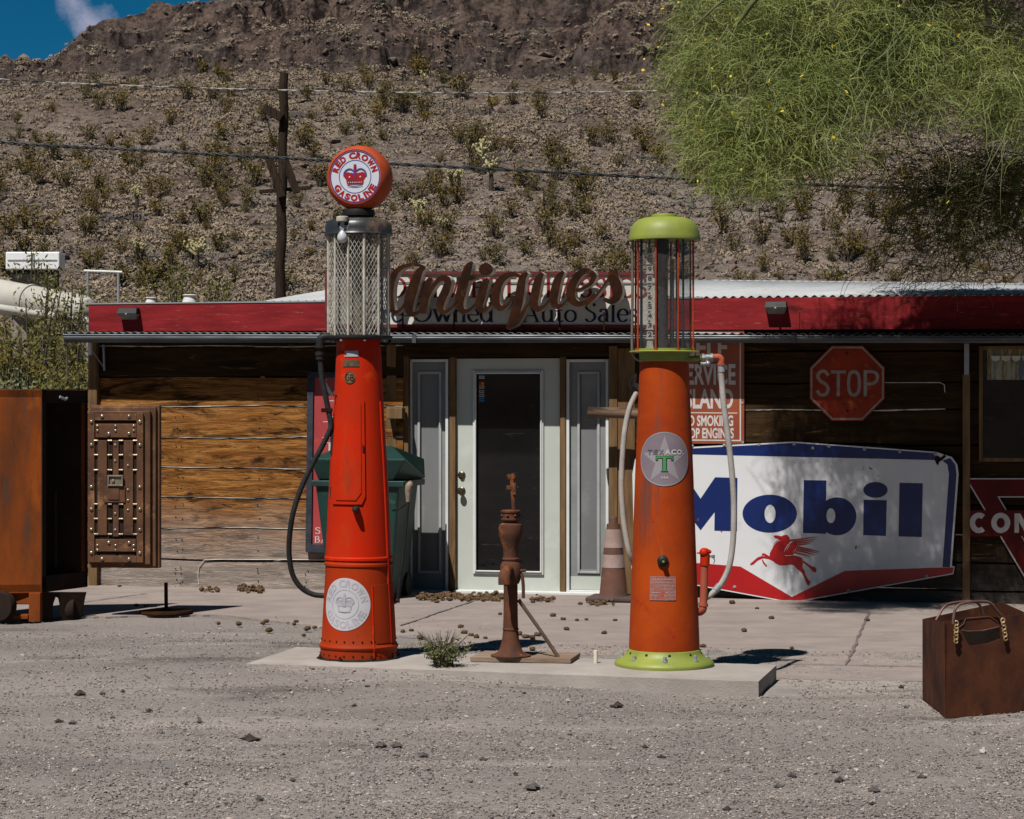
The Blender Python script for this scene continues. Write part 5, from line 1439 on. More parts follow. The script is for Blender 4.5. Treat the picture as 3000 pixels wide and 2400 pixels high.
# globe: flat-faced, turned a little to the left
GC = Vector((X1 + 3 / S1, P1D, z1(523)))
TG = Matrix.Translation(GC) @ Matrix.Rotation(-R(12), 4, 'Z')
TGL = TG @ Matrix.Rotation(R(90), 4, 'X')           # lathe axis -> towards the viewer
RG = 96 / S1
m_glb = mat('globe_orange', (.44, .085, .03), (.36, .05, .018), scale=7, rough=.55, bump=.35, bscale=160, bdist=.002, layers=[((.48, .14, .07), 5, .57, .1), ((.22, .03, .012), 4, .6, .16)])
mb = MB(TGL); gp_ = [(.0001, -.105), (.78 * RG, -.105), (.83 * RG, -.10), (.92 * RG, -.082), (.975 * RG, -.05), (RG, 0), (.975 * RG, .05), (.92 * RG, .082), (.845 * RG, .10), (.825 * RG, .103), (.81 * RG, .098), (.0001, .098)]
mb.lathe(gp_, seg=64); gl = mb.build('globe', m_glb, r1)
m_face = mat('globe_face_white', (.60, .62, .68), (.55, .57, .63), scale=4, rough=.3, bump=.03, spec=.5)
m_prd = mat('print_red', (.36, .018, .02), (.3, .015, .02), scale=20, rough=.4, bump=0)
m_pbl = mat('print_blue', (.05, .06, .30), (.04, .05, .24), scale=20, rough=.4, bump=0)
gfn = lambda x, y, d: TG @ Vector((x, -.1005 + d, y))
fr_ = .80 * RG
mb = MB(); disc_sheet(mb, gfn, fr_, fr_, 0, 64, 2); fc = mb.build('face', m_face, gl)
red, blu, whi = MB(), MB(), MB()
arc_text(red, 'RED CROWN', gfn, fr_ * .80, fr_ * .25, 90, 156, True, .06, -.0015, 1.08); arc_text(red, 'GASOLINE', gfn, fr_ * .80, fr_ * .25, 270, 136, False, .06, -.0015, 1.08)
disc_sheet(blu, gfn, fr_ * .975, fr_ * .975, -.001, 64, 1, .965); disc_sheet(blu, gfn, fr_ * .635, fr_ * .635, -.001, 64, 1, .955)
cf = lambda x, y, d: gfn(x, y - fr_ * .03, d)
crown(cf, (red, blu, whi), fr_ * .50)
red.build('red_print', m_prd, fc); blu.build('blue_print', m_pbl, fc); whi.build('white_print', m_face, fc)
mb = MB(); disc_sheet(mb, gfn, fr_ * .995, fr_ * .995, -.0008, 64, 1, .975); mb.build('red_edge', m_prd, fc)
# lamp on the front of the cap
LX, LY = (1010 - 1051) / S1, -.185
TL = T1 @ Matrix.Translation((LX, LY, 0))
mb = MB(TL); mb.lathe([(.028, z1(658)), (.036, z1(656)), (.037, z1(644)), (.03, z1(642))], seg=20); lampb = mb.build('lamp_box', m_cage, r1)
mb = MB(TL); mb.box(-.012, .012, -.012, .012, z1(684), z1(658)); mb.box(-.016, .05, -.01, .01, z1(678), z1(668)); mb.build('lamp_socket', m_galv, lampb, bevel=.002)
mb = MB(TL); mb.lathe([(.012, z1(682)), (.016, z1(687)), (.027, z1(695)), (.031, z1(703)), (.028, z1(711)), (.018, z1(717)), (.0001, z1(720))][::-1], seg=20); mb.build('bulb', mat('bulb_glass', (.55, .57, .60), (.5, .5, .52), rough=.15, bump=0, spec=.6), lampb)
# hose on the left
ph = lambda px, py, dy=0.0: Vector((X1 + (px - 1051) / S1, P1D + dy, z1(py)))
mb = MB(); mb.tube(resample([tuple(ph(990, 990, -.05)), tuple(ph(962, 987, -.06)), tuple(ph(943, 993, -.06)), tuple(ph(940, 1014, -.06))], 6), .024, 12); mb.tube([ph(940, 1012, -.06), ph(940, 1020, -.06)], .032, 12); mb.tube([ph(940, 1020, -.06), ph(940, 1052, -.06)], .019, 12); mb.tube([ph(940, 1032, -.06), ph(940, 1042, -.06)], .029, 12); mb.tube([ph(940, 1046, -.06), ph(940, 1054, -.06)], .025, 12); mb.build('outlet_elbow', m_black, r1)
hp = [(941, 1052), (945, 1100), (954, 1150), (965, 1205), (972, 1245), (967, 1265), (945, 1310), (915, 1365), (885, 1430), (862, 1500), (850, 1570), (848, 1630), (857, 1685), (880, 1722), (912, 1742), (945, 1747), (975, 1746)]
mb = MB(); mb.tube(resample([tuple(ph(x, y, -.06 + .1 * min(1, max(0, (y - 1500) / 250)))) for x, y in hp], 6), .0165, 12); mb.build('hose', m_hoseb, r1)
mb = MB(); mb.tube(resample([tuple(ph(x, y, -.05)) for x, y in ((972, 1240), (975, 1270), (977, 1300), (975, 1330))], 4), .014, 10); mb.build('nozzle', m_black, r1)
mb = MB(); a = ph(944, 1196, -.08); b = ph(976, 1208, -.04); mb.box(a.x, b.x, a.y, b.y, b.z, a.z); mb.build('hose_clamp', m_rust, r1, bevel=.003)
# hook right of the neck
mb = MB(); mb.tube(resample([tuple(ph(1112, 1006)), tuple(ph(1135, 1010, -.02)), tuple(ph(1143, 1000, -.02)), tuple(ph(1140, 990, -.02))], 4), .009, 8); mb.build('hook', m_black, r1)
# pump lever on the right: pivot low on the body, rod up to a pale grip
lv = thing('lever_dummy', None, None, (0, 0, 0)); bpy.data.objects.remove(lv); WM.pop('lever_dummy', None)
mb = MB(); mb.tube([ph(1166, 1762, -.02), ph(1172, 1700, -.03), ph(1186, 1600, -.03), ph(1196, 1470, -.03)], [.013, .009, .008, .009], 10); mb.tube([ph(1148, 1757, -.02), ph(1172, 1759, -.02)], .014, 10)
lever = mb.build('lever', m_black, r1)
mb = MB(); mb.tube(resample([tuple(ph(1196, 1470, -.03)), tuple(ph(1197, 1440, -.03)), tuple(ph(1200, 1420, -.03)), tuple(ph(1196, 1412, -.03))], 4), [.012, .014, .016, .018, .020, .022, .024, .026, .026, .024, .02, .018, .016][:13], 12); mb.build('grip', mat('worn_grip', (.34, .27, .2), (.16, .12, .09), scale=20, rough=.5, bump=.2), lever)
mb = MB(); a = ph(1140, 1757); mb.T = Matrix.Translation((a.x, a.y, a.z)) @ Matrix.Rotation(R(90), 4, 'Y'); mb.lathe([(.05, 0), (.052, .02), (.03, .03), (.02, .05)], seg=20); mb.build('lever_bracket', m_rd, r1)
mb = MB(); mb.tube([ph(1150, 1497, .02), ph(1172, 1490, .0), ph(1192, 1474, -.03)], .005, 6); mb.build('lever_stay', m_black, r1)

# ---------------- right pump: orange with a lime green top
P2D = 12.58; X2, _, S2 = pump_frame(1946, P2D, 0)
r2 = thing('gas_pump', 'orange visible gas pump with lime green domed top and base and a clear glass cylinder', 'gas pump', (X2, P2D, IZ), rz=-A)
z2 = lambda y: H - (y - HZ) / S2
T2 = Matrix.Translation((X2, P2D, 0))
pr2 = prof_from([(103.5, 1912), (103, 1880), (98, 1750), (91, 1560), (86, 1410), (80, 1260), (75, 1150), (72.5, 1080), (72, 1056)], S2)
mb = MB(T2); mb.lathe(pr2, seg=72); body2 = mb.build('body', m_or, r2)
prz2 = sorted([(z, r) for r, z in pr2])
def rad2(z): return float(np.interp(z, [a for a, b in prz2], [b for a, b in prz2]))
mb = MB(T2); mb.lathe([(.27, IZ)] + prof_from([(144, 1950), (146, 1943), (144, 1937), (134, 1930), (120, 1922), (110, 1912), (106.5, 1902), (103, 1900)], S2), seg=64); base2 = mb.build('base_flange', m_grn, r2)
for k in range(8):
    a = R(-62 + 45 * k + 14); rr_ = 124 / S2
    mb = MB(T2 @ Matrix.Translation((rr_ * math.sin(a), -rr_ * math.cos(a), z2(1930)))); mb.lathe([(.017, 0), (.017, .014), (.010, .016), (.010, .038), (.0001, .042)], seg=8); mb.build('bolt', m_galv, base2)
mb = MB()
for k in range(10):
    a = R(-70 + 36 * k + 2); rr_ = 106 / S2; mb.ball((X2 + rr_ * math.sin(a), P2D - rr_ * math.cos(a), z2(1911)), .012, 8, 5)
mb.build('set_screw', m_black, base2)
mb = MB(T2); mb.lathe(prof_from([(71.8, 1060), (74, 1058), (74, 1035), (84, 1034), (101, 1033), (103, 1031), (101, 1029), (86, 1028), (86, 1022), (60, 1021)], S2), seg=56); mb.build('lower_flange', m_grn, r2)
mb = MB(T2); mb.lathe(prof_from([(79, 1022), (79, 700)], S2), seg=56, capb=False, capt=False); mb.build('glass_cylinder', m_gglass, r2)
mb = MB(T2); mb.lathe(prof_from([(70, 699), (98, 702), (105, 706), (106, 703), (104, 694), (102, 680), (97, 665), (88, 653), (76, 644), (60, 639), (40, 638)], S2), seg=64); mb.build('cap', m_grn, r2)
mb = MB(T2); mb.lathe(prof_from([(37, 640), (38, 636), (36, 629), (33, 628)], S2), seg=32); mb.build('cap_button', m_grn, r2)
m_rod = mat('orange_rod_paint', (.40, .07, .025), (.24, .04, .018), scale=16, rough=.5, bump=.2)
for k, px in enumerate((1867, 1916, 1981, 2029)):
    a = math.asin(max(-1, min(1, (px - 1946) / 86.0)))
    for back in (0, 1):
        aa = a if not back else math.pi - a + .12
        rr_ = 86 / S2
        mb = MB(T2); mb.tube([(rr_ * math.sin(aa), -rr_ * math.cos(aa), z2(1030)), (rr_ * math.sin(aa), -rr_ * math.cos(aa), z2(704))], .0058, 8); mb.tube([(rr_ * math.sin(aa), -rr_ * math.cos(aa), z2(1030)), (rr_ * math.sin(aa), -rr_ * math.cos(aa), z2(1021))], .012, 8); mb.build('cage_rod', m_rod, r2)
# inner pipes and the gallon scale
m_inn = mat('inner_grey_pipe', (.07, .075, .085), (.045, .047, .055), scale=9, rough=.3, metal=.3, bump=.05)
mb = MB(T2); mb.lathe(prof_from([(17, 1022), (17, 702)], S2), seg=24, cx=-.012); mb.lathe(prof_from([(20, 760), (20, 702)], S2), seg=24, cx=-.012); mb.build('inner_pipe', m_inn, r2)
mb = MB(T2); mb.lathe(prof_from([(4, 1022), (4, 760)], S2), seg=12, cx=.045, cy=-.06); mb.lathe(prof_from([(4, 1022), (4, 702)], S2), seg=8, cx=-.135, cy=-.02); mb.lathe(prof_from([(5, 1022), (5, 702)], S2), seg=8, cx=.08, cy=.03); mb.lathe(prof_from([(3, 1022), (3, 702)], S2), seg=8, cx=.11, cy=-.01); mb.build('inner_rod', m_inn, r2)
m_gal = mat('gallon_plate', (.66, .63, .57), (.5, .47, .42), scale=30, rough=.6)
gx = (1901 - 1946) / S2; gy = -.085
gfn2 = lambda x, y, d: T2 @ Vector((gx + x, gy + d, y))
for k in range(11):
    y0 = 724 + k * 27.2; zc_ = z2(y0 + 13)
    mb = MB(); hw = 10 / S2 * (1 if k else .8); hh = 11.5 / S2
    mb.poly([[(-hw, zc_ - hh), (hw, zc_ - hh), (hw * .8, zc_ + hh * .8), (-hw * .8, zc_ + hh * .8)]], gfn2, depth=.003)
    mb.poly([[(-hw * 1.25, zc_ - hh - .004), (hw * 1.25, zc_ - hh - .004), (hw * 1.25, zc_ - hh + .001), (-hw * 1.25, zc_ - hh + .001)]], gfn2, depth=.006, front=-.002)
    g_ = mb.build('gallon_marker', m_gal, r2)
    if k < 10:
        mb = MB(); font_text(mb, str(11 - k) if k else '10', (-hw * .55, hw * .55, zc_ - hh * .55, zc_ + hh * .6), gfn2, .02, -.0015); mb.build('number', m_black, g_)
mb = MB(T2); mb.box(gx - .004, gx + .004, gy + .004, gy + .008, z2(1022), z2(704)); mb.build('scale_rod', m_inn, r2)
# big vertical vent pipe on the left of the glass
p2 = lambda px, py, dy=0.0: Vector((X2 + (px - 1946) / S2, P2D + dy, z2(py)))
mb = MB(); mb.tube(resample([tuple(p2(1853, 704, -.0)), tuple(p2(1853, 850)), tuple(p2(1852, 960)), tuple(p2(1852, 1025)), tuple(p2(1856, 1042)), tuple(p2(1866, 1053)), tuple(p2(1880, 1058))], 6), .0085, 10); mb.build('vent_pipe', mat('dull_pipe', (.22, .21, .20), (.2, .15, .1), scale=9, rough=.4, metal=.4), r2)
# star decal
m_gd = mat('star_decal', (.25, .20, .23), (.20, .16, .19), scale=4, rough=.45, bump=.06, layers=[((.33, .29, .30), 10, .68, .05)])
m_gs = mat('star_pale', (.31, .29, .31), (.27, .25, .27), scale=6, rough=.45, bump=.05)
phs = phx(1941, 1343, T2, X2, P2D, rad2, S2)
fnd = wrap(T2, rad2, phs, z2(1343), .0015); ry = 77 / S2
mb = MB(); disc_sheet(mb, fnd, ry, ry, -.001); dec = mb.build('decal', m_gd, body2)
mb = MB(); disc_sheet(mb, fnd, ry * 1.02, ry * 1.02, -.0018, rings=1, r_in=.955); mb.build('decal_rim', m_galv, dec)
def star(cx, cy, ro, ri, up=90): return [(cx + (ro if i % 2 == 0 else ri) * math.cos(R(up + 36 * i)), cy + (ro if i % 2 == 0 else ri) * math.sin(R(up + 36 * i))) for i in range(10)]
S5 = star(0, -.05 * ry, .93 * ry, .36 * ry)
mb = MB()
for i in range(10):
    # fans of narrow triangles so the sheet follows the round body
    a, b = S5[i], S5[(i + 1) % 10]
    for j in range(6):
        t0, t1 = j / 6, (j + 1) / 6
        for q in range(5):
            s0, s1 = q / 5, (q + 1) / 5
            A_ = [(a[0] * (1 - t) + b[0] * t, a[1] * (1 - t) + b[1] * t) for t in (t0, t1)]
            mb.add([fnd(A_[0][0] * s1, A_[0][1] * s1, -.0016), fnd(A_[1][0] * s1, A_[1][1] * s1, -.0016), fnd(A_[1][0] * s0, A_[1][1] * s0, -.0016), fnd(A_[0][0] * s0, A_[0][1] * s0, -.0016)], [(0, 1, 2, 3)])
mb.build('star', m_gs, dec)
mb = MB()
for x0, x1, y0, y1, ff_ in ((-.33, .33, .02, .12, -.0034), (-.33, -.24, -.07, .02, -.0034), (.24, .33, -.07, .02, -.0034), (-.085, .085, -.44, .02, -.0034), (-.13, .13, -.475, -.44, -.0034)):
    sheet_rect(mb, fnd, x0 * ry, x1 * ry, y0 * ry, y1 * ry, ff_, 8)
mb.build('letter_outline', m_black, dec)
mb = MB()
for x0, x1, y0, y1 in ((-.30, .30, .04, .10), (-.30, -.26, -.04, .04), (.26, .30, -.04, .04), (-.055, .055, -.42, .04), (-.10, .10, -.455, -.42)):
    sheet_rect(mb, fnd, x0 * ry, x1 * ry, y0 * ry, y1 * ry, -.0044, 8)
mb.build('green_letter', mat('green_print', (.06, .30, .09), (.05, .24, .08), scale=10, rough=.5), dec)
mw_, mk_ = MB(), MB()
for i, ch in enumerate('TEXACO'):
    x0 = (-.66 + i * .228) * ry
    font_text(mk_ if i < 3 else mw_, ch, (x0, x0 + .185 * ry, .17 * ry, .36 * ry), fnd, .03, -.0042)
font_text(mw_, 'U.S.A.', (-.12 * ry, .15 * ry, -.73 * ry, -.65 * ry), fnd, .02, -.0036)
mw_.build('white_lettering', m_enw, dec); mk_.build('dark_lettering', mat('grey_print', (.07, .07, .08), (.2, .18, .19), scale=60, rough=.5), dec)
# knob and worn licence label
p = wrap(T2, rad2, phx(1935, 1637, T2, X2, P2D, rad2, S2), z2(1637), 0)(0, 0, 0)
mb = MB(Matrix.Translation(p) @ Matrix.Rotation(R(90), 4, 'X')); mb.lathe([(.033, 0), (.033, .012), (.026, .02), (.016, .024), (.014, .05), (.0001, .052)], seg=24); kn = mb.build('knob', m_black, body2)
mb = MB(Matrix.Translation(p) @ Matrix.Rotation(R(90), 4, 'X')); mb.lathe([(.007, .052), (.007, .056), (.0001, .057)], seg=10); mb.build('knob_mark', m_grn, kn)
fnl = wrap(T2, rad2, phx(1935, 1716, T2, X2, P2D, rad2, S2), z2(1716), .0015); hw, hh = 37 / S2, 34 / S2
m_lab = mat('worn_label', (.30, .11, .09), (.33, .17, .15), scale=22, rough=.5, layers=[((.38, .07, .02), 14, .55, .05)])
mb = MB(); sheet_rect(mb, fnl, -hw, hw, -hh, hh, -.0015); lb_ = mb.build('licence_label', m_lab, body2)
mb = MB(); 
rl = random.Random(3)
for j in range(6):
    x = -hw * .8
    while x < hw * .75:
        L_ = rl.uniform(.006, .016)
        if rl.random() < .75: mb.poly([[(x, hh * (.72 - j * .28)), (x + L_, hh * (.72 - j * .28)), (x + L_, hh * (.72 - j * .28) + .006), (x, hh * (.72 - j * .28) + .006)]], fnl, front=-.0030)
        x += L_ + .004
sheet_rect(mb, fnl, -hw, hw, hh * .96, hh, -.0028); sheet_rect(mb, fnl, -hw, hw, -hh, -hh * .96, -.0028)
for q in ([(-hw, -hh * .95), (-hw * .96, -hh * .95), (-hw * .96, hh * .95), (-hw, hh * .95)], [(hw * .96, -hh * .95), (hw, -hh * .95), (hw, hh * .95), (hw * .96, hh * .95)]): mb.poly([q], fnl, front=-.0028)
mb.build('print', mat('label_print', (.45, .34, .33), (.3, .16, .14), scale=60, rough=.5), lb_)
# right side: valve, elbow, pale hose, riser pipe
mb = MB(); mb.tube([p2(2010, 1052, -.02), p2(2052, 1050, -.02)], .016, 12); mb.build('outlet_pipe', m_grn, r2)
m_vlv = mat('zinc_fitting', (.36, .37, .36), (.22, .22, .21), scale=14, rough=.4, metal=.5, bump=.2)
mb = MB(); mb.tube([p2(2055, 1049, -.02), p2(2086, 1048, -.02)], .021, 12); mb.tube([p2(2055, 1049, -.02), p2(2062, 1049, -.02)], .026, 8); mb.tube([p2(2080, 1048, -.02), p2(2088, 1048, -.02)], .026, 8)
mb.tube([p2(2050, 1067, -.03), p2(2078, 1066, -.03)], .012, 10); mb.tube([p2(2070, 1052, -.025), p2(2070, 1068, -.025)], .014, 10); mb.ball(p2(2073, 1066, -.03), .017, 10, 7); mb.ball(p2(2052, 1067, -.03), .015, 10, 7); mb.build('valve', m_vlv, r2)
m_elb = mat('faded_orange_fitting', (.42, .10, .055), (.32, .08, .05), scale=9, rough=.55, bump=.2)
mb = MB(); mb.tube(resample([tuple(p2(2090, 1047, -.02)), tuple(p2(2105, 1047, -.02)), tuple(p2(2112, 1054, -.02)), tuple(p2(2112, 1068, -.02))], 5), .019, 12); mb.tube([p2(2112, 1064, -.02), p2(2112, 1071, -.02)], .025, 12); mb.build('elbow', m_elb, r2)
mb = MB(); mb.lathe([(.0001, -.022), (.009, -.02), (.013, -.008), (.007, .012), (.0001, .02)], T=Matrix.Translation(p2(2034, 1094, -.02)), seg=10); mb.build('seal_tag', m_elb, r2)
hp = [(2111, 1070), (2113, 1110), (2119, 1180), (2129, 1260), (2139, 1340), (2147, 1430), (2149, 1510), (2146, 1590), (2135, 1660), (2112, 1710), (2086, 1738), (2066, 1752)]
mb = MB(); mb.tube(resample([tuple(p2(x, y, -.02)) for x, y in hp], 8), .0175, 12); mb.build('hose', m_hosew, r2)
mb = MB(); mb.tube([p2(2111, 1068, -.02), p2(2113, 1090, -.02)], .021, 12); mb.tube([p2(2108, 1714, -.02), p2(2096, 1728, -.02)], .021, 12); mb.build('hose_clamp', m_galv, r2)
mb = MB(); mb.tube([p2(2063, 1628, -.04), p2(2061, 1700, -.04), p2(2059, 1768, -.04)], .0225, 14); mb.tube([p2(2059, 1766, -.04), p2(2058, 1774, -.04)], .029, 14); mb.tube(resample([tuple(p2(2058, 1772, -.04)), tuple(p2(2056, 1785, -.04)), tuple(p2(2047, 1792, -.02)), tuple(p2(2034, 1790, .0))], 5), .024, 14); riser = mb.build('riser_pipe', m_elb, r2)
mb = MB(); mb.tube([p2(2063, 1655, -.04), p2(2064, 1622, -.04)], .0285, 12); mb.ball(p2(2060, 1617, -.05), .0275, 16, 10); mb.tube([p2(2040, 1619, -.04), p2(2062, 1619, -.04)], .005, 6); mb.tube([p2(2066, 1614, -.04), p2(2082, 1616, -.04)], [.02, .008], 8); mb.build('riser_head', m_rd, riser)
mb = MB(); mb.tube([p2(2072, 1628, -.04), p2(2090, 1630, -.04)], .006, 8); mb.tube([p2(2087, 1625, -.04), p2(2088, 1634, -.04)], .010, 8); mb.tube(resample([tuple(p2(2084, 1630, -.04)), tuple(p2(2092, 1640, -.04)), tuple(p2(2088, 1650, -.04))], 3), .003, 5); mb.build('thumb_screw', m_vlv, riser)
# left side: hook, fitting and second pale hose
hp = [(1874, 1142), (1862, 1160), (1845, 1200), (1832, 1262), (1825, 1340), (1822, 1420), (1825, 1490), (1833, 1560), (1845, 1620), (1862, 1660)]
mb = MB(); mb.tube(resample([tuple(p2(x, y, .05 + .04 * (i > 8))) for i, (x, y) in enumerate(hp)], 8), .0165, 12); h2 = mb.build('hose', m_hosew, r2); h2['label'] = 'left hose'
mb = MB(); mb.tube([p2(1874, 1142, .05), p2(1858, 1128, .05)], .024, 10); mb.tube([p2(1860, 1135, .05), p2(1866, 1098, .04)], .012, 8); mb.tube(resample([tuple(p2(1868, 1092, .04)), tuple(p2(1862, 1100, .04)), tuple(p2(1848, 1116, .05)), tuple(p2(1846, 1130, .05)), tuple(p2(1852, 1142, .05))], 4), .004, 6); mb.build('nozzle', m_black, r2)

# ================================================================== HAND WATER PUMP on its board
PH = 12.78; XH, _, SH = pump_frame(1496, PH, 0)
board_z = IZ + .028
mb = MB()
q = [gp(1377, 1939, IZ + .002), gp(1672, 1944, IZ + .002), gp(1700, 1925, IZ + .002), gp(1420, 1919, IZ + .002)]
mb.poly([[(p.x, p.y) for p in q]], lambda x, y, d: (x, y, board_z - d), depth=.024)
m_brd = mat('old_board', (.30, .225, .165), (.2, .14, .1), scale=4, stretch=(.6, 5, 5), rough=.9, bump=.4, bscale=20, layers=[((.3, .13, .06), 9, .6, .1)])
mb.build('wood_board', m_brd, bevel=.004, label='weathered plank lying on the island under the rusty hand pump', cat='plank')
m_hr = mat('heavy_rust', (.13, .045, .020), (.055, .025, .018), scale=5, rough=.85, bump=.5, bscale=50, bdist=.004, layers=[((.40, .11, .012), 4, .57, .10, (1, 1, .6)), ((.30, .16, .07), 7, .66, .08), ((.04, .025, .02), 9, .64, .07)], spec=.25)
rh = thing('hand_pump', 'rusty cast iron hand water pump standing between the two gas pumps', 'water pump', (XH, PH, board_z))
zh = lambda y: H - (y - HZ) / SH
TH = Matrix.Translation((XH, PH, 0))
hh_ = lambda px, py, dy=0.0: Vector((XH + (px - 1496) / SH, PH + dy, zh(py)))
mb = MB(TH); mb.lathe([(.118, board_z + .001), (.12, board_z + .008), (.1, board_z + .013)] + prof_from([(36, 1908), (30, 1893), (25, 1872), (22.5, 1850), (22, 1846), (24, 1845), (24, 1841), (22, 1839), (21, 1800), (20.5, 1706)], SH), seg=32); mb.build('stand', m_hr, rh)
mb = MB(TH); mb.lathe(prof_from([(24, 1710), (29, 1700), (31, 1680), (30, 1655), (25, 1647), (22, 1643), (25, 1640), (25, 1636), (21.5, 1633), (21, 1618), (23, 1605), (29, 1585), (34, 1568), (35.5, 1550), (33, 1537), (25, 1533), (19, 1531), (24, 1526), (28, 1523), (28, 1519), (26, 1518), (26, 1503), (29, 1501), (29.5, 1497), (24, 1494)], SH), seg=32); bar = mb.build('barrel', m_hr, rh)
mb = MB(TH); mb.tube(resample([tuple(TH.inverted() @ hh_(1500, 1672)), tuple(TH.inverted() @ hh_(1484, 1668, -.10)), tuple(TH.inverted() @ hh_(1478, 1685, -.17)), tuple(TH.inverted() @ hh_(1478, 1706, -.18))], 5), [.03] * 8 + [.036] * 8, 14); mb.build('spout', m_hr, bar)
for k in range(5):
    a = R(-70 + 50 * k); mb = MB(TH @ Matrix.Translation((27 / SH * math.sin(a), -27 / SH * math.cos(a), zh(1510)))); mb.ball((0, 0, 0), .009, 8, 5); mb.build('bolt', m_hr, bar)
mb = MB(); mb.tube([hh_(1506, 1500), hh_(1502, 1440), hh_(1499, 1398)], [.014, .013, .012], 10); mb.build('plunger_rod', m_hr, rh)
mb = MB(); mb.box(-.028, .028, -.012, .012, -.012, .012, T=Matrix.Translation(hh_(1498, 1429))); mb.box(-.01, .01, -.02, .02, -.04, .03, T=Matrix.Translation(hh_(1507, 1430))); mb.tube([hh_(1485, 1396), hh_(1511, 1396)], .007, 8); mb.tube([hh_(1490, 1390), hh_(1493, 1404)], .012, 8); mb.tube([hh_(1502, 1388), hh_(1504, 1404)], .012, 8); mb.tube([hh_(1483, 1432), hh_(1519, 1428)], .006, 6); mb.build('clevis', m_hr, rh, bevel=.002)
mb = MB(); mb.tube(resample([tuple(hh_(1520, 1672)), tuple(hh_(1530, 1690, -.02)), tuple(hh_(1533, 1720, -.02)), tuple(hh_(1533, 1752, -.02))], 4), .010, 8); mb.tube([hh_(1517, 1672, -.02), hh_(1541, 1671, -.02)], .009, 8); mb.build('crank_arm', m_hr, rh)
mb = MB(); mb.tube([hh_(1519, 1757, 0), hh_(1580, 1842, -.02), hh_(1635, 1923, -.03)], [.012, .011, .012], 8); mb.build('brace', mat('brace_iron', (.085, .06, .05), (.13, .09, .07), scale=12, rough=.8, bump=.3), rh)
# ================================================================== THINGS ROUND THE SHOP
m_safe = mat('safe_rust', (.27, .062, .010), (.10, .034, .014), scale=2.4, stretch=(1.6, 1.6, .5), rough=.85, bump=.4, bscale=70, bdist=.003,
             layers=[((.34, .080, .010), 4, .56, .14, (1, 1, .45)), ((.075, .05, .04), 4, .58, .12, (2, 2, .3)), ((.035, .022, .018), 9, .68, .06, (1, 1, .5))], spec=.08)
m_safed = mat('safe_door_rust', (.155, .07, .03), (.075, .032, .017), scale=6, rough=.7, bump=.35, bscale=60, bdist=.003, metal=.2, layers=[((.30, .15, .07), 7, .56, .12), ((.03, .02, .015), 9, .64, .08)], spec=.35)
m_sdark = mat('safe_shade_dark', (.020, .014, .011), (.035, .02, .014), scale=5, rough=.9, bump=.3)  # near-black tone paints the shade inside and below the safe
m_riv = mat('bright_rivet', (.46, .38, .28), (.3, .22, .15), scale=30, rough=.3, metal=.7)
# safe body: corner edge (nearest) at px 120; left face turned to the sun, open front facing right
sz0 = .22; SD = 16.05
c0 = wd(122, 1190, SD)                                  # vertical edge
ztop = H - (1141 - HZ) / F * SD; zbot = H - (1736 - HZ) / F * SD
dL = Vector((-.985, -.17, 0)).normalized()             # left face runs out of the picture
dR = Vector((.80, .60, 0))                              # open face runs away to the right
far = wd(254, 1190, 1) ; k_ = (254 - 1500) / F
# walk along a direction until the wanted column
def walk(p, d, px):
    k = (px - 1500) / F; t = (k * p.y - p.x) / (d.x - k * d.y); return p + d * t
dR = Vector((.42, .907, 0)).normalized(); c1 = walk(c0, dR, 256)
c2 = c0 + dL * .95; c3 = c1 + dL * .95
safe = thing('old_safe', 'large rusty iron safe on wheels standing open at the left edge of the picture', 'safe', (c0.x, c0.y, 0))
def vq(p, z): return Vector((p.x, p.y, z))
def wall_seg(mb, a, b, z0, z1, th, inward):
    mb.strip([vq(a, z0), vq(a + inward * th, z0), vq(a + inward * th, z1), vq(a, z1)], [vq(b, z0), vq(b + inward * th, z0), vq(b + inward * th, z1), vq(b, z1)])
mb = MB()
inn = dR; wall_seg(mb, c0, c2, zbot, ztop, .06, inn); wall_seg(mb, c1, c3, zbot, ztop, .06, -inn)
wall_seg(mb, c2, c3, zbot, ztop, .06, -dL)
mb.poly([[(c0.x, c0.y), (c1.x, c1.y), (c3.x, c3.y), (c2.x, c2.y)]], lambda x, y, d: (x, y, ztop + .002 - d), depth=.06)
mb.poly([[(c0.x, c0.y), (c1.x, c1.y), (c3.x, c3.y), (c2.x, c2.y)]], lambda x, y, d: (x, y, zbot + .06 - d), depth=.062)
mb.build('body', m_safe, safe, bevel=.006)
# frame of the opening, and dark sheets that paint the shade inside
mb = MB()
p0, p1 = c0 + dR * .002 + dL * -.004, c1 - dL * .004
wall_seg(mb, p0, p0 + dR * .05, zbot - .0, ztop, .03, dL); wall_seg(mb, p1, p1 - dR * .035, zbot, ztop, .03, dL)
wall_seg(mb, p0, p1, ztop - .10, ztop - .004, .03, dL); wall_seg(mb, p0, p1, zbot, zbot + .12, .03, dL)
mb.build('door_frame', m_sdark, safe, bevel=.003)
mb = MB()
q0, q1 = c0 + dR * .062 + dL * .10, c1 - dR * .062 + dL * .10
wall_seg(mb, q0 + dL * .6, q1 + dL * .6, zbot + .07, ztop - .07, .02, dL); wall_seg(mb, q0, q0 + dL * .6, zbot + .07, ztop - .07, .015, dR); wall_seg(mb, q1 - dL * .09, q1 + dL * .6, zbot + .07, ztop - .07, .015, -dR)
mb.tube([vq(c0 + dR * .2 + dL * .02, zbot + .18), vq(c0 + dR * .2 + dL * .02, zbot + .75)], .012, 8)
mb.build('shade_sheets', m_sdark, safe)
mb = MB(); a = walk(c0, dR, 170); mb.tube([vq(a, ztop - .055) - dL * .012, vq(a + dR * .04, ztop - .075) - dL * .03, vq(a + dR * .09, ztop - .065) - dL * .012], .011, 8); mb.build('latch', m_galv, safe)
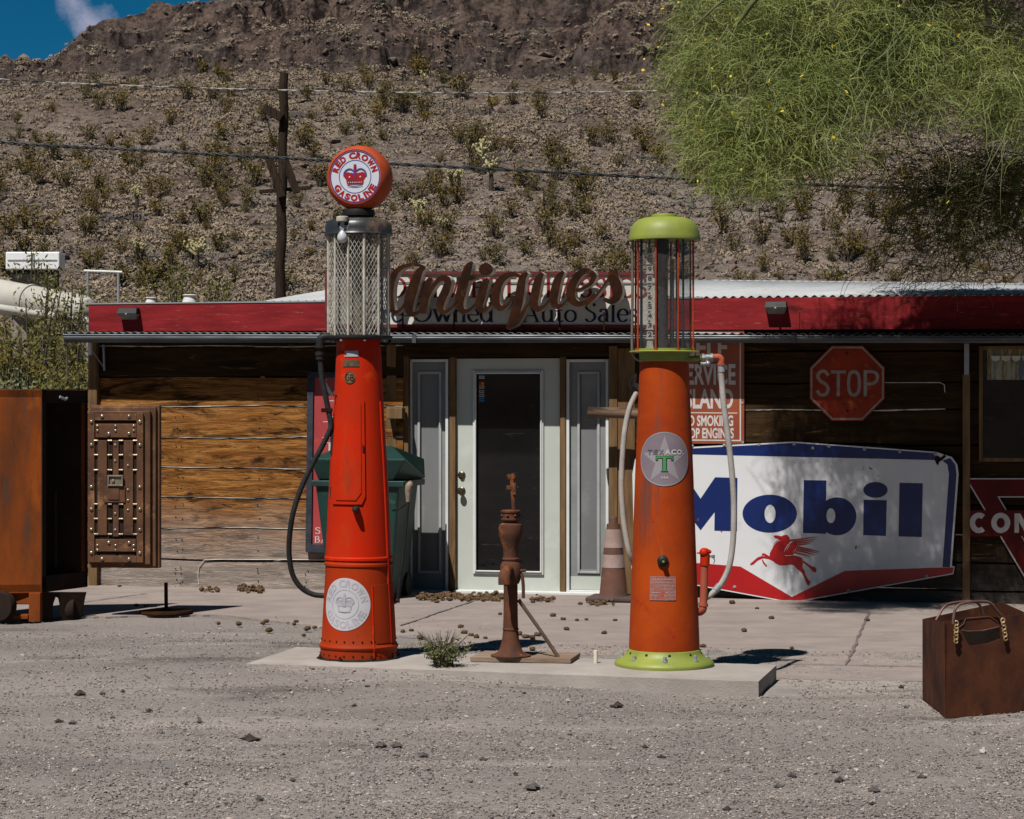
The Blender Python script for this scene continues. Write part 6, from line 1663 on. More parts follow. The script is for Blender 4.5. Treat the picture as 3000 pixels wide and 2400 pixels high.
# legs / cast feet and wheels
zs_ = lambda y: H - (y - HZ) / F * SD
def at_(px, y, D=SD): return wd(px, y, D)
mb = MB()
P = [(122, 1736), (250, 1736), (246, 1752), (240, 1785), (236, 1818), (200, 1822), (182, 1818), (176, 1780), (170, 1752), (160, 1748), (152, 1772), (150, 1800), (148, 1818), (126, 1820)]
mb.poly([P], lambda x, y, d: tuple(wd(x, y, 1) * 0 + Vector(((x - 1500) / F * (SD + .05 + (x - 122) / 134 * .3), SD + .05 + (x - 122) / 134 * .3 + d, H - (y - HZ) / F * (SD + .05 + (x - 122) / 134 * .3)))), depth=.05)
mb.build('front_foot', m_sdark, safe, bevel=.004)  # foot coloured near-black to stand for its shade
mb = MB(); T = MB(Matrix.Translation(wd(2, 1776, SD - .05) ) @ Matrix.Rotation(R(90), 4, 'Y') @ Matrix.Rotation(R(-80), 4, 'X')); T.lathe([(.02, -.05), (.105, -.05), (.115, -.03), (.115, .03), (.105, .05), (.02, .05)], seg=28); T.build('wheel', m_sdark, safe)
T = MB(Matrix.Translation(wd(205, 1786, SD + .3)) @ Matrix.Rotation(R(90), 4, 'Y')); T.lathe([(.02, -.04), (.088, -.04), (.098, -.02), (.098, .02), (.088, .04), (.02, .04)], seg=28); T.build('wheel', m_sdark, safe)
mb = MB(); a, b = wd(84, 1770, SD - .03), wd(118, 1820, SD - .03); mb.box(a.x, b.x, a.y, a.y + .08, .0, zbot + .0); mb.box(wd(25, 1, SD).x, wd(118, 1, SD).x, SD + .0, SD + .1, zbot - .09, zbot - .002); mb.box(wd(20, 1, SD).x, wd(84, 1, SD).x, SD - .02, SD + .05, .02, .055); mb.build('axle_block', m_safe, safe, bevel=.006)
# the door swung open, its inner face towards us
DD = 16.32
dz0, dz1 = H - (1666 - HZ) / F * DD, H - (1187 - HZ) / F * DD
dxl, dxr = (256 - 1500) / F * DD, (463 - 1500) / F * DD
DYW = R(-4)
TD = Matrix.Translation(((dxl + dxr) / 2, DD, 0)) @ Matrix.Rotation(DYW, 4, 'Z')
Wd = (dxr - dxl) / math.cos(DYW)
dpx = lambda px: (px - 359.5) / F * DD
dpz = lambda py: H - (py - HZ) / F * DD
sdoor = None
mb = MB(TD)
# stepped plug: outer slab at the back, steps towards the viewer
def rect_ring(mb, x0, x1, z0, z1, y0, y1): mb.box(x0, x1, y0, y1, z0, z1)
mb.box(dpx(257), dpx(464), .06, .12, dz0, dz1)
mb.box(dpx(260), dpx(455), .035, .0595, dz0 + .012, dz1 - .012)
mb.box(dpx(259), dpx(441), .005, .0345, dz0 + .03, dz1 - .045)
sdoor = mb.build('door', m_sdark if False else m_safed, safe, bevel=.006); sdoor['label'] = 'open riveted door of the safe'
# riveted iron straps over a dark recess
mb = MB(TD); mb.box(dpx(262), dpx(421), -.004, .0045, dpz(1648), dpz(1210)); mb.build('recess', m_sdark, sdoor)
bars = [(257, 277, 1210, 1648), (402, 422, 1210, 1648), (277, 402, 1212, 1232), (277, 402, 1628, 1648),
        (280, 401, 1242, 1282), (280, 400, 1580, 1616), (286, 314, 1290, 1568), (332, 349, 1290, 1572), (364, 392, 1290, 1568)]
for i, (x0, x1, y0, y1) in enumerate(bars):
    q = MB(TD); q.box(dpx(x0), dpx(x1), -.016 - .0006 * (i % 3), -.0045, dpz(y1), dpz(y0)); q.build('iron_strap', m_safed, sdoor, bevel=.003)
q = MB(TD); q.box(dpx(306), dpx(369), -.028, -.017, dpz(1472), dpz(1424)); q.box(dpx(318), dpx(352), -.034, -.0285, dpz(1464), dpz(1430)); q.build('bolt_mechanism', m_safed, sdoor, bevel=.004)
q = MB(TD); x0, x1, za, zb_ = dpx(318), dpx(364), dpz(1424), dpz(1392)
q.box(x0, x1, -.045, -.03, za, za + .012); q.box(x0, x1, -.045, -.03, zb_ - .012, zb_); q.box(x0, x0 + .012, -.045, -.03, za + .012, zb_ - .012); q.box(x1 - .012, x1, -.045, -.03, za + .012, zb_ - .012); q.box(x0 + .012, x1 - .012, -.032, -.018, za + .012, zb_ - .012)
lk = q.build('lock_box', mat('lock_steel', (.30, .26, .21), (.18, .14, .1), scale=30, rough=.45, metal=.4), sdoor, bevel=.002)
q = MB(TD @ Matrix.Translation((dpx(334), -.033, dpz(1409))) @ Matrix.Rotation(R(90), 4, 'X')); q.lathe([(.014, 0), (.014, .008), (.007, .01), (.0001, .014)], seg=14); q.build('lock_cylinder', m_riv, lk)
riv = []
for y in (1220, 1638): riv += [(300, y), (380, y)]
for y in (1236, 1304, 1427, 1492, 1552, 1620): riv += [(268, y), (412, y)]
for y in (1248, 1262, 1598, 1612): riv += [(286, y), (340, y), (394, y)]
for y in (1271, 1590): riv += [(320, y), (380, y)]
for y in (1304, 1350, 1398, 1505, 1553): riv.append((339, y))
for y in (1364, 1435, 1466, 1494): riv.append((377, y))
riv_mb = MB()
for i, (x, y) in enumerate(riv):
    T = MB(TD @ Matrix.Translation((dpx(x), -.018, dpz(y)))); T.ball((0, 0, 0), .0155 if x in (268, 412, 300, 380, 320) else .0115, 10, 7, (1, .7, 1)); T.build('rivet', m_riv, sdoor)
for y in (1291, 1333, 1377, 1477, 1520, 1565):
    for x in (282, 323, 356, 398):
        T = MB(TD); T.tube([(dpx(x - 6), -.014, dpz(y)), (dpx(x + 6), -.014, dpz(y))], .008, 8); T.build('locking_pin', m_riv, sdoor)

# ---- round iron base with an upright rod, in the shade of the safe
Dk = 1.61 * F / (1800 - HZ)
bx0 = wd(487, 1190, Dk)
rs = thing('rod_stand', 'short rusty rod standing up from a round iron base plate beside the open safe', 'stand', (bx0.x, Dk, 0))
mb = MB(Matrix.Translation((bx0.x, Dk, 0))); mb.lathe([(.20, .004), (.205, .016), (.20, .03), (.06, .036), (.02, .05)], seg=40); mb.build('base_plate', m_rust, rs)
mb = MB(Matrix.Translation((bx0.x, Dk, 0))); mb.tube([(0, 0, .03), (-.002, 0, .245)], .0145, 12); mb.build('rod', m_rust, rs)

# ---- steel shopping-bag sculpture
m_hnd = mat('worn_handle_rod', (.20, .12, .10), (.12, .06, .05), scale=14, rough=.5, metal=.3, bump=.1)
m_bag = mat('bag_rusty_steel', (.11, .038, .018), (.04, .018, .014), scale=5, rough=.8, bump=.35, bscale=120, bdist=.002, spec=.1,
            layers=[((.17, .065, .025), 3.2, .60, .12, (1, 1, .5)), ((.035, .025, .022), 6, .64, .1), ((.2, .11, .07), 90, .70, .03)])
BA = gp(2770, 2106, 0); DB = BA.y
dirF = (gp(3014, 2084, 0) - BA).normalized(); dirS = (gp(2704, 2052, 0) - BA).normalized()
def walkp(p, d, px):
    k = (px - 1500) / F; t = (k * p.y - p.x) / (d.x - k * d.y); return p + d * t
BB = walkp(BA, dirF, 3016); BL = walkp(BA, dirS, 2703); BC = BB + (BL - BA)
zt = lambda p, y: H - (y - HZ) / F * p.y
hA, hB, hL = zt(BA, 1822), zt(BB, 1800), zt(BL, 1814); hC = hB + .0
bag = thing('metal_bag', 'rusty sheet steel sculpture of a carrier bag with rod handles on the gravel', 'sculpture', (BA.x, BA.y, 0))
tA = BA + dirF * -.012 + Vector((0, .02, 0)); tB = BB + dirF * -.02
mb = MB()
Lf = (BB - BA).length
ff = lambda x, y, d: tuple(vq(BA + dirF * x + Vector((-dirF.y, dirF.x, 0)) * (d + y * .02), y))
zc = hA - .0
hole = [(Lf * .305, hA - .062), (Lf * .33, hA - .03), (Lf * .36, hA - .012), (Lf * .69, hA + .008), (Lf * .74, hA - .03), (Lf * .76, hA - .055), (Lf * .765, hA - .095), (Lf * .72, hA - .11), (Lf * .45, hA - .124), (Lf * .41, hA - .115)]
def hpx(px, py):
    p = walkp(BA, dirF, px); return ((p - BA).length, H - (py - HZ) / F * p.y)
hole = [hpx(*q) for q in ((2821, 1846), (2835, 1850), (2880, 1848), (2927, 1837), (2932, 1850), (2936, 1872), (2900, 1885), (2848, 1893), (2840, 1888), (2828, 1866))]
mb.poly([[(0, 0), (Lf, 0), (Lf, hB), (0, hA)], hole[::-1]], ff, depth=.006)
mb.strip([vq(BA, 0), vq(BA, hA), vq(BA + Vector((0, .006, 0)), hA), vq(BA + Vector((0, .006, 0)), 0)], [vq(BL, 0), vq(BL, hL), vq(BL + Vector((.004, .006, 0)), hL), vq(BL + Vector((.004, .006, 0)), 0)])
mb.strip([vq(BL, 0), vq(BL, hL), vq(BL + Vector((0, .006, 0)), hL), vq(BL + Vector((0, .006, 0)), 0)], [vq(BC, 0), vq(BC, hC), vq(BC + Vector((0, .006, 0)), hC), vq(BC + Vector((0, .006, 0)), 0)])
mb.strip([vq(BB, 0), vq(BB, hB), vq(BB - dirF * .006, hB), vq(BB - dirF * .006, 0)], [vq(BC, 0), vq(BC, hC), vq(BC - dirF * .006, hC), vq(BC - dirF * .006, 0)])
mb.poly([[(p.x, p.y) for p in (BA, BB, BC, BL)]], lambda x, y, d: (x, y, .01 - d), depth=.005)
mb.build('bag_body', m_bag, bag, bevel=.0015)
mb = MB(); mb.poly([[(Lf * .2, .03), (Lf * .9, .03), (Lf * .9, hA - .05), (Lf * .2, hA - .05)]], lambda x, y, d: ff(x, y, d + .07), depth=.004); mb.build('shade_backing', m_sdark, bag)  # dark sheet added behind the cut-out to paint the shade inside
# bent lip of the cut-out
mb = MB(); lip = [Vector(ff(*hpx(*q), -.004)) for q in ((2821, 1846), (2835, 1850), (2880, 1848), (2927, 1837))]
mb.tube(lip, .0035, 6); lip = [Vector(ff(*hpx(*q), -.003)) for q in ((2808, 1842), (2826, 1828), (2832, 1812), (2900, 1806), (2926, 1822), (2930, 1838))]
mb.tube(lip, .002, 5); mb.build('cutout_lip', m_hnd, bag)
m_hnd = mat('worn_handle_rod', (.20, .12, .10), (.12, .06, .05), scale=14, rough=.5, metal=.3, bump=.1)
def hpt(px, py, off):
    p = walkp(BA + Vector((0, off, 0)), dirF, px); return (p.x, p.y, H - (py - HZ) / F * p.y)
mb = MB(); mb.tube(resample([hpt(2792, 1828, -.012), hpt(2795, 1800, -.012), hpt(2803, 1778, -.012), hpt(2825, 1767, -.012), hpt(2880, 1762, -.012), hpt(2903, 1768, -.012), hpt(2918, 1786, -.012), hpt(2934, 1804, -.012)], 5), .0075, 10); mb.build('handle', m_hnd, bag)
mb = MB(); mb.tube(resample([hpt(2742, 1818, .5), hpt(2752, 1800, .5), hpt(2765, 1780, .5), hpt(2785, 1768, .5), hpt(2840, 1762, .5), hpt(2868, 1770, .5), hpt(2884, 1808, .5)], 5), .0075, 10); mb.build('handle', m_hnd, bag)
m_chn = mat('brassy_chain', (.55, .40, .22), (.3, .17, .08), scale=30, rough=.45, metal=.5)
for (xx, y0, n) in ((2802, 1826, 6), (2938, 1818, 6)):
    mb = MB()
    for j in range(n):
        c = Vector(hpt(xx + (j * 1.6 if xx > 2900 else -j * .3), y0 + j * 10.5, -.016)); 
        mb.tube([c + Vector((.010 * math.cos(t), (.006 if j % 2 else 0) * math.cos(t), .012 * math.sin(t))) for t in [k * math.pi / 5 for k in range(11)]], .0042, 6)
    mb.build('chain', m_chn, bag)

# ---- green wheeled bin, mostly behind the red pump
m_bin = mat('green_bin_plastic', (.009, .046, .038), (.006, .03, .025), scale=4, rough=.5, bump=.15, spec=.4, layers=[((.05, .13, .11), 5, .62, .1), ((.015, .05, .04), 9, .6, .1)])
Db = 18.12; cb = (1080 - 1500) / F * Db
bz = lambda y: H - (y - HZ) / F * Db; bxx = lambda x: (x - 1500) / F * Db
bn = thing('wheeled_bin', 'dark green plastic rubbish bin with sloping lid behind the red pump', 'bin', (cb, Db, 0), rz=-A)
TB = Matrix.Translation((cb, Db, 0)) @ Matrix.Rotation(-A, 4, 'Z')
lx = lambda px: (px - 1080) / F * Db
mb = MB(TB); zt_ = bz(1405)
mb.hexa([(lx(985), -.24, .03), (lx(1172), -.24, .03), (lx(1172), .24, .03), (lx(985), .24, .03), (lx(948), -.3, zt_), (lx(1203), -.3, zt_), (lx(1203), .3, zt_), (lx(948), .3, zt_)]); mb.build('bin_body', m_bin, bn, bevel=.02)
mb = MB(TB)
for (x0, x1, y0, y1) in ((940, 1220, -.325, -.30), (940, 1220, .30, .325)): mb.box(lx(x0), lx(x1), y0, y1, zt_ - .05, zt_)
mb.box(lx(938), lx(950), -.30, .30, zt_ - .05, zt_); mb.box(lx(1210), lx(1222), -.30, .30, zt_ - .05, zt_)
mb.build('rim', m_bin, bn, bevel=.006)
mb = MB(TB); za, zb_, zc_ = bz(1404), bz(1345), bz(1306)
mb.add([(lx(960), -.3, za), (lx(1186), -.3, za), (lx(1230), -.36, bz(1342)), (lx(938), -.36, bz(1342)), (lx(1150), -.0, zc_), (lx(995), -.0, zc_), (lx(1222), .32, za), (lx(940), .32, za), (lx(1222), .3, bz(1345)), (lx(938), .3, bz(1345))],
       [(0, 1, 2, 3), (3, 2, 4, 5), (5, 4, 8, 9), (9, 8, 6, 7), (0, 3, 5, 9, 7), (1, 6, 8, 4, 2), (0, 7, 6, 1)]); mb.build('lid', m_bin, bn, bevel=.012)
for sx in (-1, 1):
    T = MB(TB @ Matrix.Translation((sx * .27, .2, .1)) @ Matrix.Rotation(R(90), 4, 'Y')); T.lathe([(.02, -.03), (.1, -.03), (.1, .03), (.02, .03)], seg=20); T.build('wheel', m_black, bn)

# ---- traffic cone
Dc = 17.75; xc = (1797 - 1500) / F * Dc; cz = lambda y: H - (y - HZ) / F * Dc
m_cone = mat('faded_cone', (.15, .07, .048), (.10, .058, .044), scale=6, rough=.75, bump=.2, layers=[((.2, .14, .11), 9, .6, .1)])
m_cband = mat('cone_band', (.40, .30, .27), (.3, .21, .18), scale=9, rough=.4, bump=.1)
cn = thing('traffic_cone', 'faded dusty traffic cone with two pale bands by the right edge of the doorway', 'traffic cone', (xc, Dc, 0))
TC = Matrix.Translation((xc, Dc, 0))
mb = MB(TC @ Matrix.Rotation(-A, 4, 'Z')); mb.box(-.20, .20, -.19, .19, .008, .045); mb.build('base', mat('cone_base', (.10, .075, .065), (.07, .05, .045), scale=9, rough=.9), cn, bevel=.012)
mb = MB(TC); mb.lathe([(.125, .044), (.113, cz(1735)), (.085, cz(1625)), (.055, cz(1535)), (.030, cz(1535)), (.0315, cz(1520)), (.026, cz(1514)), (.02, cz(1512))], seg=36); mb.lathe([(.046, cz(1549)), (.034, cz(1520))], seg=30); mb.build('cone_body', m_cone, cn)
rc_c = lambda y: float(np.interp(cz(y), [.044, cz(1735), cz(1625), cz(1535)], [.125, .113, .085, .055])) + .002
for (y0, y1) in ((1604, 1550), (1662, 1624)):
    mb = MB(TC); mb.lathe([(rc_c(y0), cz(y0)), (rc_c(y1), cz(y1))], seg=36, capb=False, capt=False); mb.build('pale_band', m_cband, cn)

# ---- white plastic stub and weed on the island
p = gp(1745, 1943, IZ)
mb = MB(Matrix.Translation((p.x, p.y, IZ))); mb.lathe([(.0125, 0), (.0125, .074), (.010, .076), (.010, .06), (.0001, .06)], seg=16); mb.build('pipe_stub', mat('cream_plastic', (.70, .66, .56), (.62, .57, .46), scale=20, rough=.5), label='short cream plastic pipe stub sticking up from the island by the green pump base', cat='pipe')
p = gp(1300, 1975, .05)
wd_root = thing('desert_weed', 'small dark green weed growing in front of the island between the two gas pumps', 'weed', (p.x, p.y, .04))
st, V, Fq = bush_mesh(911, .21, 50, 1700, .05, .8)
a = st.build('stem', m_twig, None); a.parent = wd_root; a.location = (0, 0, 0)
m_weed = mat('weed_leaves', (.17, .175, .07), (.08, .09, .04), scale=40, rough=.8, bump=0, layers=[((.30, .26, .16), 30, .62, .06)])
np_mesh('foliage', V, Fq, m_weed, wd_root)

# ---- dry dung lumps scattered on the pavement
m_dung = mat('dry_dung', (.15, .095, .052), (.085, .055, .033), scale=30, rough=1, bump=.8, bscale=90, bdist=.006, spec=.05)
def lump_mesh(seed, rough_=.25):
    V, Fc = ico(2); r = np.random.RandomState(seed)
    V = V * (1 + rough_ * (r.rand(len(V), 1) - .5) * 2); V[:, 2] *= .75; V[:, 2] += .55
    return V, Fc
lumps = []
for k in range(4):
    V, Fc = lump_mesh(50 + k)
    o = np_mesh('dung_lump', V, Fc, m_dung, smooth=True)
    tag(o, 'dry brown lump of dung lying on the pavement', 'dung', 'dry dung lumps scattered on the pavement'); lumps.append(o)
rl = random.Random(19)
spots_d = [(1620, 1805), (1650, 1815), (1690, 1818), (1718, 1816), (1802, 1818), (1770, 1856), (1465, 1800), (1560, 1872), (1540, 1868), (1575, 1862), (1522, 1860), (1380, 1862), (1395, 1868), (1360, 1855), (1422, 1870), (1180, 1852), (1205, 1848), (1280, 1765), (1700, 1770), (1745, 1772), (1560, 1765),
           (2180, 1850), (2320, 1900), (2145, 1768), (2218, 1783), (2260, 1812), (700, 1830), (770, 1828), (780, 1822), (868, 1822), (862, 1830), (900, 1845), (922, 1840), (788, 1850), (640, 1828), (400, 1775), (428, 1778), (1110, 1870), (1560, 1905), (1230, 1870), (1980, 1772), (2540, 1818), (2060, 1895), (1660, 1845), (350, 1718), (1350, 1838), (890, 1862)]
n_l = 0
def put_lump(px, py, s_, z=0.008):
    global n_l
    o = lumps[n_l % 4] if n_l < 4 else lumps[n_l % 4].copy()
    if n_l >= 4: COL.objects.link(o)
    n_l += 1
    g = gp(px, py, z); z = max(z, float(ground_z(g.x, g.y)) + .004) if py > 1845 and px < 1500 else z
    o.location = (g.x, g.y, z - .004); o.scale = (s_, s_ * rl.uniform(.8, 1.2), s_ * rl.uniform(.8, 1.1)); o.rotation_euler = (0, 0, rl.random() * 6)
for (x, y) in spots_d: put_lump(x, y, rl.uniform(.014, .027))
def pile(name, x0, x1, y0, y1, n, smin, smax, label, sd_):
    r = np.random.RandomState(sd_); P = []
    for i in range(n):
        g = gp(r.uniform(x0, x1), r.uniform(y0, y1), .008); P.append((g.x, g.y, .012 + abs(r.normal()) * .012))
    scatter(name, np.array(P), r.uniform(smin, smax, n), m_dung, 1, 1.0, .3, sd_, label=label, cat='dung', kind='stuff')
pile('dung_pile', 1225, 1475, 1744, 1762, 170, .013, .032, 'heap of dry dung along the foot of the door and left sidelight', 5)
pile('dung_pile', 1555, 1625, 1752, 1764, 34, .013, .026, 'small heap of dry dung at the right foot of the door', 6)
pile('dung_pile', 1715, 1800, 1766, 1776, 26, .012, .022, 'dry dung in front of the traffic cone base', 7)
pile('dung_pile', 700, 770, 1722, 1738, 38, .015, .032, 'heap of dry dung against the siding left of the red pump', 8)
pile('dung_pile', 590, 640, 1728, 1736, 16, .015, .03, 'low heap of dry dung at the foot of the left siding', 9)

# ---- stones in the gravel, each a thing; the fine pebbles are one mass
m_st = mat('grey_stone', (.17, .15, .14), (.08, .07, .066), scale=18, rough=.9, bump=.6, bscale=60, coord='Object')
m_st2 = mat('dark_lava_stone', (.05, .042, .04), (.09, .06, .05), scale=18, rough=.9, bump=.6, bscale=60)
m_st3 = mat('white_stone', (.55, .50, .46), (.4, .36, .34), scale=18, rough=.85, bump=.4, bscale=60)
stones = []
for k, mm in enumerate((m_st, m_st2, m_st3)):
    V, Fc = lump_mesh(80 + k, .38); V[:, 2] *= .75
    V = V * (1 + .35 * np.sin(V[:, [1, 2, 0]] * 4 + k)); o = np_mesh('stone', V, Fc, mm)
    tag(o, ['mid grey stone lying on the open gravel in the foreground', 'nearly black stone lying on the open gravel in the foreground', 'chalky white stone lying on the open gravel in the foreground'][k], 'stone', ['grey stones on the gravel', 'dark stones on the gravel', 'white stones on the gravel'][k]); stones.append([o, 0])
def put_stone(k, px, py, s_):
    o = stones[k][0] if stones[k][1] == 0 else stones[k][0].copy()
    if stones[k][1]: COL.objects.link(o)
    stones[k][1] += 1
    g = gp(px, py, 0.0); o.location = (g.x, g.y, float(ground_z(g.x, g.y)) + .004); o.scale = (s_ * rl.uniform(.9, 1.4), s_, s_ * rl.uniform(.9, 1.3)); o.rotation_euler = (0, 0, rl.random() * 6)
for k, px, py, s_ in [(1, 1808, 2076, .036), (1, 235, 2041, .034), (0, 300, 2040, .018), (1, 360, 2036, .016), (1, 437, 2086, .020), (1, 172, 2117, .026), (0, 212, 2122, .022), (1, 733, 2172, .040), (0, 1118, 2190, .026), (0, 1162, 2190, .030), (0, 1240, 2218, .026), (2, 468, 2038, .014), (2, 855, 2048, .017), (2, 963, 2045, .014), (0, 585, 2120, .016), (2, 650, 2117, .014),
                     (1, 1536, 2046, .012), (1, 1038, 2074, .018), (0, 1415, 2230, .02), (2, 2880, 2205, .026), (0, 1560, 2315, .035), (1, 1937, 2222, .02), (1, 1890, 2193, .016), (1, 2460, 2290, .026), (0, 2320, 2275, .02), (0, 2280, 2308, .022), (2, 2480, 2282, .016), (0, 2700, 2280, .02), (2, 1665, 2062, .014), (2, 2060, 2212, .012), (0, 2560, 2320, .03), (1, 2640, 2016, .018), (2, 2635, 2065, .012), (0, 2655, 2075, .014), (1, 545, 2300, .012), (0, 860, 2290, .016), (1, 1510, 2270, .014), (1, 2555, 2356, .016), (1, 2130, 2375, .02), (0, 330, 2105, .014), (1, 830, 2215, .014), (0, 760, 2345, .016), (2, 700, 2260, .01), (2, 2370, 2225, .014), (0, 2445, 2262, .016)]:
    put_stone(k, px, py, s_ * .68)
def peb_pts(n, seed, power=1.0):
    r = np.random.RandomState(seed)
    y = 1810 + (2440 - 1810) * r.rand(n) ** .8; x = r.uniform(-80, 3080, n)
    D = H * F / (y - HZ); X = (x - 1500) / F * D
    ok = ((D + X * .235 < 14.6) | ((D + X * .235 < 16.4) & (X < .4 - r.rand(n) * 1.6) & (r.rand(n) < .45))) & ~((X > -1.45) & (X < 1.6) & (D > 12.72 - .284 * (X + 1.5) + .02) & (D < 13.62 - .284 * (X + 1.5) + .05))
    # bands of coarser gravel
    ok &= fbm(X * 1.2, D * 2.6, 3, 33) + r.rand(n) * 1.1 > .1
    X, D = X[ok], D[ok]
    return np.stack([X, D, np.where(D + X * .235 > 14.3, .008, ground_z(X, D) + .004)], 1)
for nm, n, seed, smin, smax, mm in (('gravel', 46000, 1, .0025, .0065, m_st), ('gravel', 16000, 2, .0022, .0058, m_st3), ('gravel', 14000, 3, .003, .0065, m_st2), ('gravel', 4200, 4, .006, .014, m_st), ('gravel', 900, 5, .008, .016, m_st)):
    P = peb_pts(n, seed); r = np.random.RandomState(seed + 60)
    scatter(nm, P, smin + (smax - smin) * r.rand(len(P)) ** 2, mat('gravel_chip_%d' % seed, *{1: ((.33, .29, .262), (.21, .18, .165)), 2: ((.60, .53, .47), (.44, .39, .35)), 3: ((.075, .06, .055), (.14, .115, .1)), 4: ((.25, .22, .20), (.14, .12, .11)), 5: ((.42, .37, .33), (.30, .25, .22))}[seed], scale=9, rough=.95, bump=0, coord='World'), 1, .8, .3, seed, kind='stuff')

# ================================================================== LEFT BACKGROUND
m_tank = mat('cream_tank_paint', (.50, .485, .43), (.40, .38, .33), scale=1.5, rough=.6, bump=.1, layers=[((.24, .2, .15), 4, .62, .1, (3, 1, .4))])
tk = thing('storage_tank', 'long cream coloured cylindrical tank sloping down behind the bushes on the left', 'tank', tuple(wd(60, 900, 32)))
a, b = wd(-330, 820, 34), wd(268, 912, 31)
mb = MB(); mb.tube([a, a.lerp(b, .02), a.lerp(b, .96), a.lerp(b, .985), b], [.1, .34, .215, .17, .05], 28); mb.build('tank_shell', m_tank, tk)
mb = MB()
for t in (.25, .5, .72): 
    q = a.lerp(b, t); mb = MB(); mb.tube([q, q + (b - a).normalized() * .06], .36 - .13 * t, 28); mb.build('tank_band', m_tank, tk)
mb = MB(); a2, b2 = wd(-50, 895, 31), wd(268, 942, 30); mb.tube([a2, b2], .055, 12); mb.build('side_pipe', m_tank, tk)
mb = MB()
for px in (60, 215): q = wd(px, 930, 32); mb.box(q.x - .12, q.x + .12, 31.9, 32.1, -.1, q.z)
mb.build('support', m_conc, tk)
bw = thing('white_box_trailer', 'bright white box body seen between the bushes far left', 'trailer', tuple(wd(95, 800, 38)))
a, b = wd(16, 790, 38), wd(174, 738, 38)
mb = MB(); mb.box(a.x, b.x, 38, 38.5, a.z, b.z); mb.build('box', mat('bright_white', (.86, .87, .86), (.8, .8, .8), rough=.4, bump=0), bw, bevel=.02)
mb = MB(); mb.box((a.x + b.x) / 2 - .015, (a.x + b.x) / 2 + .015, 37.99, 38.0, a.z + .02, b.z - .02); mb.box(a.x + .04, b.x - .04, 37.99, 38.0, (a.z + b.z) / 2, (a.z + b.z) / 2 + .02); mb.build('seam', m_galv, bw)
mb = MB(); mb.box(a.x + .1, b.x - .1, 38.05, 38.45, a.z - 1.3, a.z - .005); mb.build('chassis', m_black, bw)
a, b = wd(246, 794, 33), wd(358, 798, 33)
rl_ = thing('pipe_rail', 'thin white horizontal pipe rail behind the bushes left of the shop roof', 'rail', (a.x, 33, 0))
mb = MB(); mb.tube([a, b], .022, 10); mb.build('rail_bar', mat('white_pipe', (.75, .75, .72), (.6, .6, .56), rough=.5), rl_)
mb = MB()
for t in (.1, .9): q = a.lerp(b, t); mb.tube([q, Vector((q.x, q.y, 0))], .02, 8)
mb.build('rail_post', m_galv, rl_)
for i, (px, py, s_, lb) in enumerate(((442, 878, .16, 'small white jar shaped object on the ground behind the red fascia'), (555, 878, .2, 'pale pot standing behind the red fascia left of the utility pole'))):
    q = wd(px, py, 30); root = thing('garden_pot', lb, 'pot', (q.x, q.y, q.z - .15))
    mb = MB(Matrix.Translation((q.x, q.y, q.z - .12))); mb.lathe([(s_ * .4, 0), (s_ * .55, s_ * .3), (s_ * .4, s_ * .75), (s_ * .5, s_ * .9), (s_ * .42, s_ * .95)], seg=20); mb.build('pot_body', mat('pot_white', (.7, .68, .64), (.5, .48, .44), rough=.6), root)
    mb = MB(Matrix.Translation((q.x, q.y, 0))); mb.lathe([(s_ * .6, 0), (s_ * .6, q.z - .12)], seg=12); mb.build('stand', m_conc, root)

# ---- feathery bushes on the left, their branches shooting up
m_lleaf = mat('left_bush_leaves', (.21, .185, .05), (.13, .135, .045), scale=3, rough=.85, bump=0, coord='World', layers=[((.27, .28, .13), 1.3, .55, .08), ((.26, .19, .04), 2.2, .56, .06)]); leafy(m_lleaf, .3)
m_lleaf2 = mat('left_bush_pale_leaves', (.24, .26, .15), (.16, .18, .09), scale=3, rough=.85, bump=0, coord='World', layers=[((.22, .24, .15), 1.3, .55, .08)])
def shoots(name_label, cx, D, z0, h, spread, n, leaves, leaf, seed, mleaf, group=None, name='desert_bush'):
    r = np.random.RandomState(seed)
    root = thing(name, name_label, 'bush', (cx, D, z0), group)
    st = MB(Matrix.Translation((cx, D, z0))); paths = []
    for i in range(n):
        a_ = r.rand() * 6.283; s_ = spread * r.uniform(.1, 1.0); hh = h * r.uniform(.5, 1.05) * (1 - .25 * s_ / spread)
        p = [(r.normal() * .1, r.normal() * .1, -.1), (s_ * .35 * math.cos(a_), s_ * .35 * math.sin(a_), hh * .45), (s_ * .8 * math.cos(a_ + .2), s_ * .8 * math.sin(a_ + .2), hh * .85), (s_ * 1.05 * math.cos(a_ + .3), s_ * 1.05 * math.sin(a_ + .3), hh)]
        q = resample(p, 6); st.tube(q, [.016 * (1 - .042 * k) + .003 for k in range(len(q))], 4, False); paths.append(q)
    st.build('stem', m_twig, root)
    T_ = np.array(paths); m_ = T_.shape[1]
    k = r.randint(0, n, leaves); q = np.minimum((r.rand(leaves) ** .6 * (m_ - 3)).astype(int) + 3, m_ - 1)
    c_ = T_[k, q] + r.normal(size=(leaves, 3)) * np.array([.10, .10, .08])
    t1 = r.normal(size=(leaves, 3)); t1[:, 2] += .8; t1 /= np.linalg.norm(t1, axis=1, keepdims=True)
    t2 = np.cross(t1, r.normal(size=(leaves, 3))); t2 /= np.linalg.norm(t2, axis=1, keepdims=True) + 1e-6
    s_ = leaf * r.uniform(.5, 1.4, (leaves, 1))
    V = np.stack([c_ - t1 * s_, c_ + t2 * s_ * .38, c_ + t1 * s_, c_ - t2 * s_ * .38], 1).reshape(-1, 3)
    np_mesh('foliage', V, np.arange(len(V)).reshape(-1, 4), mleaf, root)
X_ = lambda px, D: (px - 1500) / F * D
